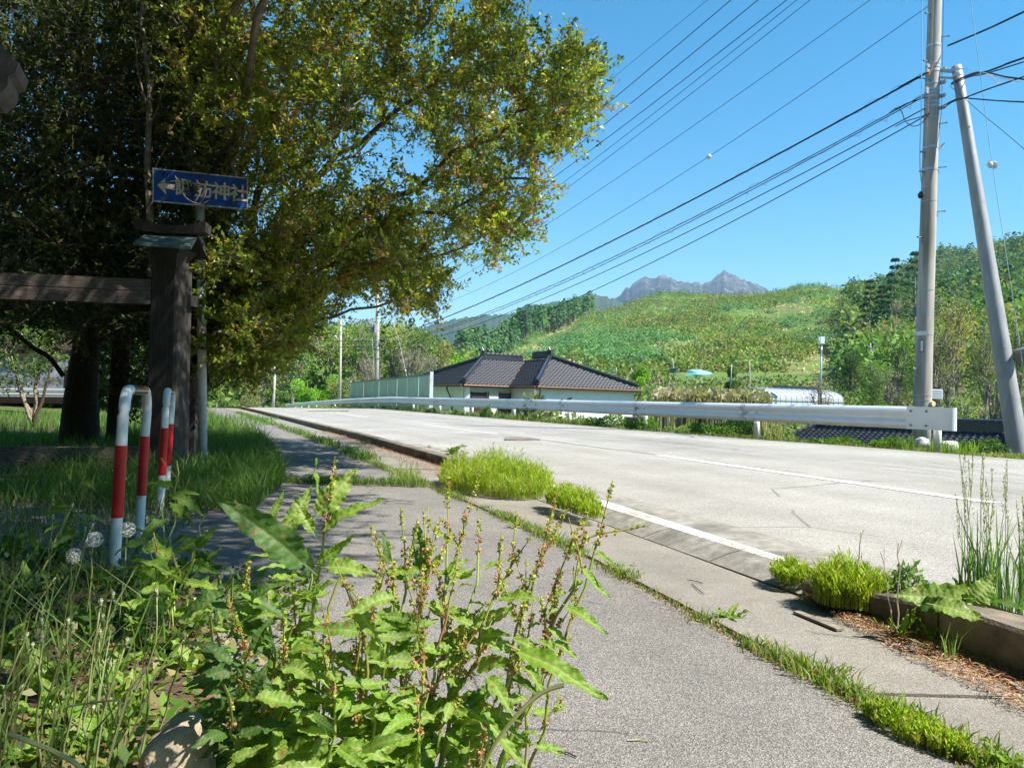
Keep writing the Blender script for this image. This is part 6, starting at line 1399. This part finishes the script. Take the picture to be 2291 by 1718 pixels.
# dry stalks and small weeds near the right kerb
for (x0, y0, x1, y1, d, lab) in ((1917, 1300, 1925, 1190, 2.75, 'pale dry forked stalk above the horsetail tuft'), (2000, 1410, 1970, 1235, 2.45, 'thin pinkish dry stalk leaning left'), (2008, 1405, 2010, 1215, 2.42, 'thin straight dry stalk beside the leaning one')):
    a = U(x0, y0, d); b = U(x1, y1, d); mb = MB(); p = bez(a, b, 0, 8, .02); mb.tube(p, np.linspace(.0028, .0014, 8), 5); mb.tube([p[-2], p[-1] + (.012, 0, .01)], .001, 4); o = ob('dry_stalk', mb.me('dry_stalk', plain('dry_stalk', (.55, .42, .30), (.4, .3, .2), 30)), None, lab, 'dry stalk', loc=a)
def stone(name, c, sx, sy, sz, mat, label, seed=0, sub=4, amp=.18, rot=0):
    import bmesh
    bm = bmesh.new(); bmesh.ops.create_icosphere(bm, subdivisions=sub, radius=1)
    for v in bm.verts:
        p = v.co.copy(); q = p.copy()
        for ax in range(3): q[ax] = math.copysign(abs(q[ax]) ** .62, q[ax])
        n_ = mnoise.noise(p * 1.3 + Vector((seed, 0, 0))) * amp + mnoise.noise(p * 4 + Vector((seed, 3, 0))) * amp * .2
        v.co = Vector((q.x * sx, q.y * sy, q.z * sz)) * (1 + n_)
    me = bpy.data.meshes.new(name); bm.to_mesh(me); bm.free(); me.transform(Matrix.Rotation(rot, 4, 'Z')); me.materials.append(mat); me.polygons.foreach_set('use_smooth', np.ones(len(me.polygons), bool))
    o = bpy.data.objects.new(name, me); o.location = [float(a) for a in c]; return link(o, None, label, 'stone')
stone('stone', U(2063, 990, 12.4), .10, .09, .08, M_stonew, 'white angular stone at the foot of the utility pole', 1, 3, .35); stone('stone', U(2112, 1000, 12.2), .22, .14, .10, M_stonew, 'flat white stone right of the upright one', 5, 3, .3); stone('stone', U(2178, 1020, 11.6), .13, .1, .06, M_stonew, 'small pale stone in the verge grass', 9, 3, .3)
c = U(400, 1640, 1.16); stone('stone', (c[0], 1.16, .02), .060, .06, .245, M_stone, 'lichen-covered upright stone in the lower left foreground', 3, 5, .10, .2)
c = U(30, 1740, 1.3); stone('stone', (c[0] - .02, 1.32, .0), .10, .07, .075, M_stone, 'low stone cut off by the bottom left corner', 7, 4, .15)

# ------------------------------------------------------------------ dock plants and other broad leaves
def dock_mesh(i, w=.30, wav=1.0, droop=.25, base='dock', col=(.17, .29, .035), rib=(.34, .40, .12)):
    r_ = np.random.default_rng(100 + i); nl = 46; us = [-1, -.8, -.5, -.07, 0, .07, .5, .8, 1]; V = []; T = []
    ph = r_.uniform(0, 6, 4); cur = r_.uniform(-.14, .14)
    for a in range(nl + 1):
        t = a / nl; wd = w * .5 * (math.sin(math.pi * min(1, (t * .96 + .04)) ** .62) ** .9) * (1 if t < .97 else .5) + .004
        zz_ = -droop * t * t + .03 * math.sin(t * 7 + ph[0]); yc = cur * t * t
        for u_ in us:
            edge = abs(u_) ** 3; jag = 1 + edge * .08 * math.sin(t * 40 + ph[1] + (3 if u_ > 0 else 0)) * wav + edge * .045 * math.sin(t * 71 + ph[2])
            z = zz_ + .30 * wd * abs(u_) + edge * wav * w * .10 * math.sin(t * 19 + ph[3] + (2 if u_ > 0 else 0)) + (.016 * math.sin(t * 60 - abs(u_) * 9) * (abs(u_) > .1) * (abs(u_) < .9))
            V.append((t, yc + u_ * wd * jag, z)); k = 1 if abs(u_) < .01 else (.35 if abs(u_) < .1 else 0); vv = 1 + (.16 if abs(u_) > .1 else 0) * math.sin(t * 60 - abs(u_) * 9)
            bs_ = mnoise.noise((t * 9 + i * 3.7, u_ * 3.5, i * 1.3)) > .42 and abs(u_) > .2
            if bs_: T.append([.20, .13, .05]); continue
            T.append([c1 * (1 - k) * vv * r_.uniform(.93, 1.07) + c2 * k for c1, c2 in zip(col, rib)])
    m = len(us); Q = np.array([(a * m + b, a * m + b + 1, (a + 1) * m + b + 1, (a + 1) * m + b) for a in range(nl) for b in range(m - 1)])
    k0 = len(V); V += [(-.16, -.008, -.02), (-.16, .008, -.02), (.02, .012, 0), (.02, -.012, 0)]; T += [rib] * 4; Q = np.concatenate([Q, [[k0, k0 + 1, k0 + 2, k0 + 3]]])
    return mesh('leaf', V, Q, M_dock, np.array(T), smooth=True)
LEAFS = [dock_mesh(i, w, wv, dr) for i, (w, wv, dr) in enumerate([(.27, 1, .15), (.30, 1.2, .3), (.24, .8, .1), (.34, 1.1, .35), (.29, 1.4, .2), (.38, .8, .2), (.25, 1.2, -.1), (.31, 1, .05)])]
LEAFSHADE = [dock_mesh(20 + i, w, 1, .2, col=(.07, .15, .03), rib=(.14, .2, .06)) for i, w in enumerate((.34, .30, .40))]  # copies of the dock leaf with shade painted into the tint
LEAFL = [dock_mesh(30 + i, w, 1.1, .1, col=(.21, .32, .055), rib=(.40, .45, .17)) for i, w in enumerate((.55, .34, .30, .33, .36))]
def put_leaf(root, a, b, me, nrm_=None, wscale=1.0, name='leaf'):
    a = np.asarray(a, float); b = np.asarray(b, float); L = np.linalg.norm(b - a); x = (b - a) / L
    n_ = np.array([rng.normal() * .5, -.55 + rng.normal() * .3, .8]) if nrm_ is None else np.asarray(nrm_, float)
    y = norm(np.cross(n_, x)); z = np.cross(x, y); o = bpy.data.objects.new(name, me)
    link(o, root); o.matrix_basis = Matrix(((x[0] * L, y[0] * L * wscale, z[0] * L, a[0]), (x[1] * L, y[1] * L * wscale, z[1] * L, a[1]), (x[2] * L, y[2] * L * wscale, z[2] * L, a[2]), (0, 0, 0, 1))); return o
def raceme(i, L, green=.4):
    r_ = np.random.default_rng(300 + i); B = []; D = []; T = []; nw = int(L / .0085)
    for k in range(nw):
        t = k / nw; s = t * L
        if r_.uniform() < .16 or (t < .5 and k % 3 == 1): continue
        m = int(17 * (1 - t * .6)); rad = .0058 * (1 - .65 * t) + .001; a = r_.uniform(0, 6.28, m); q = np.stack([s + r_.normal(size=m) * .0022, np.cos(a) * rad * r_.uniform(.3, 1, m), np.sin(a) * rad * r_.uniform(.3, 1, m)], 1)
        B.append(q); D.append(np.stack([r_.normal(size=m) * .5 - .2, np.cos(a), np.sin(a)], 1)); g = np.array([.34, .36, .06]) if (t > .45 and r_.uniform() < .75) or r_.uniform() < green * .6 else np.array([.40, .23, .12]); T.append(np.tile(g, (m, 1)) * r_.uniform(.75, 1.3, (m, 1)))
    B = np.concatenate(B); D = np.concatenate(D); T = np.concatenate(T); V, Q, T = leaves(B - D * .002, D, .0055, .0050, T, .1)
    tv, tq = tubes([(np.stack([np.linspace(-.01, L, 6), 0 * np.arange(6), .002 * np.sin(np.arange(6))], 1), np.linspace(.0016, .0007, 6))], 4); V, Q, T = cat([(V, Q, T), (tv, tq, np.tile([[.38, .34, .10]], (len(tv), 1)))]); return mesh('flower_spike', V, Q, M_seed, np.clip(T, .01, .8))
RAC = [raceme(i, L, g) for i, (L, g) in enumerate([(.06, .2), (.08, .4), (.10, .3), (.12, .5), (.07, .8), (.05, .2)])]; RL = [.09, .12, .15, .18, .11, .07]
def put_spike(root, a, d, i=None):
    i = rng.integers(len(RAC)) if i is None else i; x = norm(np.asarray(d, float)); y = norm(np.cross((.3, .2, 1), x)); z = np.cross(x, y); o = bpy.data.objects.new('flower_spike', RAC[i]); link(o, root)
    o.matrix_basis = Matrix(((x[0], y[0], z[0], a[0]), (x[1], y[1], z[1], a[1]), (x[2], y[2], z[2], a[2]), (0, 0, 0, 1)))
M_stem = plain('dock_stem', (.30, .38, .06), (.20, .26, .05), 14, .4, c3=(.32, .16, .08), scale3=9)
def stem(root, pts, r0, r1):
    mb = MB(); mb.tube(pts, np.linspace(r0, r1, len(pts)), 8, False); ob('stem', mb.me('stem', M_stem, True), root); return pts
def dock(base, stems, label, nleaf, nspike, lset, lens=(.045, .11), key=(), low=.25, tipoff=0):
    base = np.asarray(base, float); root = empty('dock_plant', base, label, 'plant'); S = []
    for (px, py, d), r0 in stems:
        tip = U(px, py + tipoff, d); b = base + np.append(rng.normal(size=2) * .03, 0); S.append(stem(root, bez(b, tip, -.02, 12, .025), r0, .0018))
    for k in range(nleaf):
        s = S[rng.integers(len(S))]; t = (low + (.97 - low) * rng.uniform() ** 1.35) * 10.99; i = int(t); p = s[i] * (1 - t + i) + s[i + 1] * (t - i); d = norm(np.array([rng.normal(), rng.normal() * .6 - .25, rng.uniform(-.35, .55)])); L = rng.uniform(*lens) * (1.25 - .55 * t / 11)
        put_leaf(root, p + d * .012, p + d * L, lset[rng.integers(len(lset))])
    for k in range(nspike):
        s = S[rng.integers(len(S))]; t = 11 - rng.uniform(0, 1) ** 1.2 * 5.5; i = min(int(t), 10); p = s[i] * (1 - t + i) + s[i + 1] * (t - i) if t < 11 else s[11]; up_ = norm(s[11] - s[9]); put_spike(root, p, norm(up_ * .9 + np.array([rng.normal() * .4, rng.normal() * .3, .45])))
    if nspike > 9:
        for s in S: put_spike(root, s[-1], norm(s[11] - s[10]))
    for (x0, y0, x1, y1, d0, d1, li, nn, ws) in key: put_leaf(root, U(x0, y0, d0), U(x1, y1, d1), (LEAFS + LEAFSHADE + LEAFL)[li], nn, ws)
    return root
up_ = (0, -.45, .9); fc = (.1, -1, .35)
dock((-.33, 1.22, 0), [((728, 1165, 1.2), .0055), ((690, 1230, 1.22), .004), ((600, 1330, 1.15), .0035), ((655, 1400, 1.1), .0035), ((760, 1290, 1.25), .0035)], 'tall broad-leaved dock with upright light green leaves at its tip', 110, 8, LEAFS + LEAFL[2:], (.06, .13), [
    (712, 1150, 797, 1040, 1.2, 1.22, 15, (.3, -1, .1), 1.05), (720, 1185, 842, 1112, 1.2, 1.18, 0, (-.4, -.6, .8), 1.0), (700, 1190, 660, 1112, 1.2, 1.2, 14, (.3, -1, .3), .9), (709, 1130, 703, 1028, 1.2, 1.22, 6, (1, -.2, .1), .8), (712, 1262, 792, 1196, 1.2, 1.17, 2, (-.4, -.8, .6), 1.0),
    (682, 1262, 480, 1092, 1.05, 1.0, 8, (.5, -1, .3), .8), (640, 1190, 700, 1085, 1.35, 1.38, 14, (.2, -1, .3), 1), (600, 1170, 640, 1095, 1.4, 1.42, 2, (.2, -1, .3), .9), (610, 1190, 660, 1150, 1.35, 1.3, 14, up_, .8), (680, 1340, 735, 1285, 1.15, 1.12, 3, up_, 1),
    (653, 1300, 602, 1283, 1.1, 1.05, 15, up_, .9), (564, 1384, 628, 1368, 1.05, 1.05, 14, up_, .9), (640, 1490, 708, 1505, 1.05, 1.0, 15, up_, 1.1), (660, 1240, 560, 1235, 1.15, 1.15, 2, up_, .7), (650, 1265, 575, 1270, 1.15, 1.12, 7, up_, .7)], low=.15)
dock((-.18, 1.12, 0), [((905, 1225, 1.22), .0045), ((955, 1190, 1.25), .0045), ((1000, 1160, 1.28), .0045), ((1035, 1150, 1.3), .0035), ((1070, 1190, 1.28), .003), ((880, 1270, 1.15), .004), ((830, 1340, 1.1), .004), ((1140, 1235, 1.22), .0035), ((790, 1330, 1.1), .003), ((1010, 1280, 1.2), .0035), ((940, 1300, 1.15), .0035), ((740, 1420, 1.05), .003)], 'bushy dock full of rusty flower spikes in the middle foreground', 296, 66, LEAFS + LEAFL[2:], (.05, .12), [
    (880, 1335, 765, 1368, 1.05, 1.0, 14, (-.1, -.75, .7), .85), (800, 1352, 848, 1450, 1.05, 1.02, 14, (-.4, -.8, .5), .95), (942, 1275, 938, 1165, 1.25, 1.28, 8, (.2, -1, .1), 1.1), (868, 1262, 862, 1183, 1.3, 1.32, 9, (.6, -1, .1), .8), (955, 1300, 868, 1280, 1.22, 1.2, 9, up_, 1.1),
    (809, 1678, 926, 1642, .98, .98, 0, up_, 1.1), (582, 1560, 688, 1566, 1.0, 1.0, 3, up_, 1.15), (520, 1700, 595, 1668, 1.0, 1.0, 13, up_, 1.3), (700, 1600, 760, 1640, .95, .95, 3, up_, 1), (1118, 1335, 1209, 1336, 1.15, 1.12, 7, up_, 1.25), (1090, 1515, 1156, 1578, 1.05, 1.0, 1, up_, 1)], low=.14, tipoff=42)
dock((-.10, 1.08, .0), [((1300, 1195, 1.15), .0055), ((1205, 1235, 1.2), .003), ((1335, 1190, 1.15), .003), ((1150, 1470, 1.08), .0035), ((1240, 1290, 1.15), .003), ((1180, 1300, 1.15), .003)], 'dock stem reaching right over the asphalt with long wavy leaves', 46, 22, LEAFS, (.03, .07), [
    (1160, 1452, 1350, 1558, 1.05, .98, 0, (.25, -.7, .75), .85), (1150, 1425, 1222, 1466, 1.08, 1.05, 4, up_, 1), (1050, 1588, 1194, 1686, 1.05, 1.0, 1, up_, .8), (1060, 1590, 1188, 1640, 1.06, 1.02, 4, up_, .7), (1268, 1355, 1354, 1412, 1.1, 1.06, 0, up_, .95), (1303, 1275, 1369, 1343, 1.12, 1.1, 2, up_, .95),
    (1229, 1406, 1272, 1436, 1.1, 1.08, 14, up_, 1.1), (1173, 1490, 1233, 1550, 1.08, 1.05, 1, up_, .9), (1148, 1512, 1208, 1550, 1.08, 1.05, 9, up_, 1), (1335, 1235, 1378, 1264, 1.13, 1.1, 2, up_, 1), (1205, 1430, 1248, 1458, 1.08, 1.06, 7, up_, .9), (1170, 1300, 1195, 1290, 1.15, 1.15, 1, up_, 1.4)], low=.4, tipoff=25)
put_spike(bpy.data.objects['dock_plant.002'], U(1312, 1205, 1.15), norm(np.array([1, -.1, .28])), 2); put_spike(bpy.data.objects['dock_plant.002'], U(1300, 1270, 1.14), norm(np.array([-.25, 0, 1])), 1)
dock((-.44, 1.42, 0), [((520, 1290, 1.12), .004), ((470, 1380, 1.1), .0035), ((560, 1450, 1.05), .003), ((500, 1530, 1.0), .003)], 'shadowy dock with dark leaves beside the lichen stone', 60, 8, LEAFSHADE, (.07, .14), [
    (520, 1480, 430, 1420, 1.02, 1.0, 9, up_, 1), (540, 1390, 470, 1330, 1.05, 1.03, 10, up_, 1), (560, 1340, 640, 1290, 1.1, 1.1, 8, up_, 1), (560, 1560, 600, 1480, 1, 1, 9, fc, 1)], low=.2)
dock((-1.02, 2.3, 0), [((395, 1030, 2.6), .004), ((368, 1110, 2.5), .004), ((340, 1180, 2.4), .004), ((460, 1150, 2.2), .004)], 'mid-distance dock in front of the farther barrier', 26, 8, LEAFS + LEAFSHADE, (.10, .20), [(388, 1110, 460, 1145, 2.4, 2.4, 15, up_, 1), (370, 1160, 300, 1210, 2.3, 2.2, 8, up_, 1), (330, 1210, 250, 1225, 2.2, 2.2, 9, up_, 1.2)], low=.3)
dock((-1.75, 2.9, 0), [((210, 1010, 2.9), .004), ((190, 1090, 2.9), .003)], 'slender green weed rising before the lower timber rail', 18, 0, LEAFS, (.07, .13), low=.45)
# right-hand broad leaves on the kerb
root = empty('dock_plant', (1.55, 2.5, .1), 'broad flat dock leaves spreading over the kerb at the right edge', 'plant')
for (x0, y0, x1, y1, d0, d1, li, nn, ws) in ((2150, 1345, 1998, 1310, 2.4, 2.45, 13, (0, -.9, .6), 1.5), (2180, 1340, 2105, 1285, 2.4, 2.5, 3, (0, -.9, .6), 1.6), (2170, 1350, 2235, 1285, 2.4, 2.4, 14, (0, -.9, .6), 1.6), (2090, 1352, 2210, 1382, 2.35, 2.25, 14, (0, -.7, .8), 1.5), (2060, 1350, 2140, 1365, 2.4, 2.3, 8, (0, -.9, .5), 1.6), (2190, 1372, 2250, 1388, 2.4, 2.3, 14, (0, -.2, 1), 1), (2160, 1345, 2140, 1285, 2.55, 2.6, 8, fc, 1), (2200, 1350, 2290, 1340, 2.45, 2.3, 8, up_, 1.2)): put_leaf(root, U(x0, y0, d0), U(x1, y1, d1), (LEAFS + LEAFSHADE + LEAFL)[li], nn, ws)
def rosette(c, n, L, lset, label, h=.35, catg='plant', name='rosette', ws=1):
    root = empty(name, c, label, catg)
    for k in range(n):
        a = k * 2.4 + rng.uniform(-.3, .3); d = np.array([math.cos(a), math.sin(a), rng.uniform(.1, 1) * h * 2]); put_leaf(root, np.asarray(c) + d * .006, np.asarray(c) + norm(d) * L * rng.uniform(.6, 1.15), lset[rng.integers(len(lset))], (0, 0, 1) if abs(d[2]) < .9 else (-d[0], -d[1], .6), ws)
    return root
LEAFT = [dock_mesh(50 + i, .22, 2.6, .1, col=(.17, .28, .04), rib=(.3, .34, .12)) for i in range(3)]
for (px, py, n, L, lab) in ((1632, 1385, 14, .085, 'leafy rosette on the joint, farthest of the large ones'), (1872, 1512, 12, .06, 'small bright rosette in the middle of the joint'), (2035, 1610, 12, .065, 'rosette beside the fine horsetail patch'), (2255, 1712, 14, .08, 'broad-leaved rosette in the lower right corner'), (1405, 1270, 7, .05, 'tiny rosette on the joint near the flower spikes'), (1290, 1215, 6, .05, 'tiny rosette on the joint below the horsetail strip'), (1150, 1180, 7, .07, 'small rosette on the joint near the big horsetail mound')):
    rosette(G(px, py, .004), n, L, LEAFT + LEAFS[:2], lab, .5)
rosette(G(2015, 1425, .015), 9, .11, LEAFT, 'upright dandelion-like weed against the kerb face', 1.2); rosette(G(1970, 1405, .01), 10, .045, LEAFT, 'little grey-green weed in the litter left of the kerb gap', .8)
rosette(G(2082, 1440, .015), 8, .075, LEAFT, 'small mugwort sprout in front of the kerb', 1.4); rosette(G(2212, 1478, .015), 3, .03, LEAFT, 'three-leaved seedling at the kerb foot', .8); rosette(G(1796, 1345, .03), 6, .04, LEAFT, 'small pale seedling on the lowered kerb', 1.3)
rosette((-.75, 9.6, .07), 9, .22, LEAFSHADE, 'dark broad-leaved weed behind the kerb in the tree shadow', .5)
# dandelions and undergrowth lower left
M_fluff = foliage('seed_fluff', .3, .9, warm=(.9, .9, .85, 1)); M_dst = plain('dandelion_stalk', (.34, .34, .14), (.26, .30, .10), 12, .5)
HEADS = [(93, 1396), (152, 1396), (160, 1404), (56, 1430), (71, 1450), (91, 1434), (227, 1387), (223, 1420), (225, 1354), (251, 1338), (281, 1442), (411, 1430), (43, 1542), (110, 1215), (60, 1247), (118, 1160), (160, 1135), (190, 1188), (205, 1180), (38, 1262), (118, 1300), (166, 1293), (145, 1305), (350, 1330)]
ORD_ = 'first second third fourth fifth sixth seventh eighth ninth tenth eleventh twelfth thirteenth fourteenth fifteenth sixteenth seventeenth eighteenth nineteenth twentieth twenty-first twenty-second twenty-third twenty-fourth'.split()
for i, (x, y) in enumerate(HEADS):
    d = 1.35 + .25 * ((i * 7) % 5) / 5 + (.9 if y < 1320 else 0); tip = U(x, y, d); b = np.array([tip[0] - rng.uniform(.03, .16), tip[1] + rng.uniform(-.02, .1), -.01]); root = empty('dandelion', b, 'spent dandelion stalk with small pale head, ' + ORD_[sorted(range(len(HEADS)), key=lambda j: HEADS[j]).index(i)] + ' from the left edge', 'dandelion', 'spent dandelions on the left bank')
    p = bez(b, tip, .0, 9, .05); mb = MB(); mb.tube(p, np.linspace(.0024, .0015, 9), 6); ob('stalk', mb.me('stalk', M_dst, True), root)
    dd_ = norm(p[-1] - p[-2]); mb = MB(); mb.tube([tip - dd_ * .003, tip + dd_ * .002, tip + dd_ * .008, tip + dd_ * .011], [.002, .0038, .0027, .0034], 9); ob('head', mb.me('head', plain('dandelion_head', (.46, .46, .28), (.30, .34, .16), 60) if i == 0 else bpy.data.materials['dandelion_head'], True), root)
    n = 26; v = norm(rng.normal(size=(n, 3)) * .4 + dd_ * 1.2); V, Q, T = leaves(np.tile(tip + dd_ * .010, (n, 1)), v, .005, .0012, np.tile([[.75, .72, .62]], (n, 1)), 0); V2, Q2, T2 = leaves(np.tile(tip, (10, 1)), norm(rng.normal(size=(10, 3)) - dd_), .012, .003, np.tile([[.2, .26, .08]], (10, 1)), .4)
    V, Q, T = cat([(V, Q, T), (V2, Q2, T2)]); ob('bracts', mesh('bracts', V, Q, M_fluff, T), root)
for (x, y, lab) in ((286, 1184, 'fluffy dandelion clock touching the nearer barrier leg'), (212, 1206, 'fluffy dandelion clock left of the barrier'), (165, 1244, 'shaded dandelion clock lowest of the three')):
    tip = U(x, y, 2.3); b = np.array([tip[0] - .04, tip[1] + .05, 0]); root = empty('dandelion_clock', b, lab, 'dandelion', 'dandelion clocks'); mb = MB(); mb.tube(bez(b, tip, 0, 7, .02), .002, 6); ob('stalk', mb.me('stalk', M_dst, True), root)
    n = 170; v = norm(rng.normal(size=(n, 3))); V, Q, T = leaves(np.tile(tip, (n, 1)) + v * .004, v, .021, .0012, np.tile([[.7, .7, .66]], (n, 1)), 0); W_ = norm(np.cross(v, rng.normal(size=(n, 3)))); V2, Q2, T2 = leaves(np.tile(tip, (n, 1)) + v * .023 - W_ * .004, W_, .009, .003, np.tile([[.8, .8, .76]], (n, 1)), 0)
    V, Q, T = cat([(V, Q, T), (V2, Q2, T2)]); ob('seed_ball', mesh('seed_ball', V, Q, M_fluff, T), root)
ORD = ['first', 'second', 'third', 'fourth', 'fifth', 'sixth', 'seventh', 'eighth', 'ninth', 'tenth', 'eleventh', 'twelfth', 'thirteenth', 'fourteenth', 'fifteenth', 'sixteenth', 'seventeenth', 'eighteenth', 'nineteenth', 'twentieth', 'twenty-first', 'twenty-second', 'twenty-third', 'twenty-fourth']
under = [(430, 1440, 9, .10), (300, 1500, 10, .10), (270, 1560, 9, .10), (200, 1620, 8, .09), (360, 1400, 10, .12), (440, 1350, 8, .12), (250, 1470, 8, .11), (130, 1560, 8, .11), (60, 1640, 8, .10), (270, 1650, 8, .08), (230, 1690, 8, .07), (100, 1480, 9, .13), (20, 1400, 9, .14), (180, 1340, 9, .15), (60, 1290, 9, .16), (320, 1290, 9, .14), (240, 1250, 8, .15), (120, 1200, 8, .17), (400, 1250, 9, .14), (450, 1210, 8, .13), (30, 1180, 8, .18)]
WH = ['bright', 'sunlit', 'shaded', 'dark']
for i, (x, y, n, L) in enumerate(under):
    c = G(x, y + 60, 0); c[2] = .0
    rosette(c, n, L * 1.15, (LEAFT + LEAFL[1:] + LEAFS) if y > 1340 else (LEAFSHADE + LEAFS[:3]), 'broad-leaved weed rosette on the left bank, ' + ORD[sorted(range(len(under)), key=lambda j: under[j][0]).index(i)] + ' from the left edge', .7, 'plant', ws=1.25)['group'] = 'weed rosettes of the left bank'  # rosettes higher on the bank include leaves with painted shade
parts = []
n = 5200; x = rng.uniform(-2.6, -.45, n); y = rng.uniform(1.15, 3.1, n); k = x < -.38 - .22 * (y - 1.2); P = np.stack([x, y, 0 * x + rng.uniform(0, .09, n)], 1)[k]; m = len(P); parts.append(leaves(P, norm(rng.normal(size=(m, 3)) + (0, 0, .5)), rng.uniform(.02, .05, m), .02, vary([(.10, .20, .03), (.15, .26, .04), (.07, .13, .03), (.28, .25, .12)], m, .18), .25))
n = 420; y = rng.uniform(.95, 2.3, n); x = -.62 - .3 * (y - 1.0) - rng.uniform(0, 1, n) ** 1.2 * 1.3; b = blades(np.stack([x, y, 0 * x], 1), rng.uniform(.12, .42, n), .0045, .8, vary([(.12, .21, .05), (.16, .22, .07), (.30, .27, .15)], n, .15)); parts.append(b)
V, Q, T = cat(parts); ob('undergrowth', mesh('undergrowth', V, Q, M_grass, T), None, 'tangled clover and grass undergrowth on the left bank', None, None, 'stuff')
for pix, d, r, lab in (([(1075, 1730), (1110, 1660), (1165, 1590), (1215, 1548), (1262, 1532)], .72, .0022, 'pale green grass stalk crossing close to the lens'), ([(20, 1640), (70, 1660), (130, 1685), (175, 1712), (190, 1740)], .95, .003, 'pale broken grass blade in the bottom left corner'), ([(150, 1580), (200, 1572), (262, 1566), (268, 1570), (264, 1610)], 1.2, .0018, 'bent straw-coloured stalk above the small stone'), ([(340, 1520), (370, 1480), (411, 1432)], 1.25, .0015, 'thin straw leaning right above the lichen stone')):
    p = poly(pix, d, n=5); mb = MB(); mb.tube(p, r, 6); ob('grass_stalk', mb.me('grass_stalk', M_dst), None, lab, 'grass stalk', loc=p[0])
for pix, lab in (([(1548, 1305), (1562, 1318), (1575, 1328)], 'short curved twig on the gutter'), ([(1538, 1296), (1560, 1300), (1572, 1304)], 'short straight twig on the gutter'), ([(1403, 1655), (1428, 1654), (1450, 1657)], 'pale straw lying on the asphalt'), ([(1244, 1678), (1268, 1682), (1290, 1692)], 'thin dark twig lying on the asphalt')):
    p = np.array([G(x, y, .018 if y < 1400 else .004) for x, y in pix]); mb = MB(); mb.tube(p, .0018, 5); ob('twig', mb.me('twig', M_bark if 'dark' in lab or 'gutter' in lab else M_dst), None, lab, 'twig', loc=p[0])
for (px, py, px2, py2, lab) in ((1782, 1368, 1880, 1408, 'strip of dark bark lying along the gutter'), (2235, 1500, 2291, 1545, 'dark bark piece at the right edge')):
    a = G(px, py, .02); b = G(px2, py2, .02); mb = MB(); mb.beam(a, b, .03, .008); ob('bark_strip', mb.me('bark_strip', M_barkg), None, lab, 'bark', loc=a)
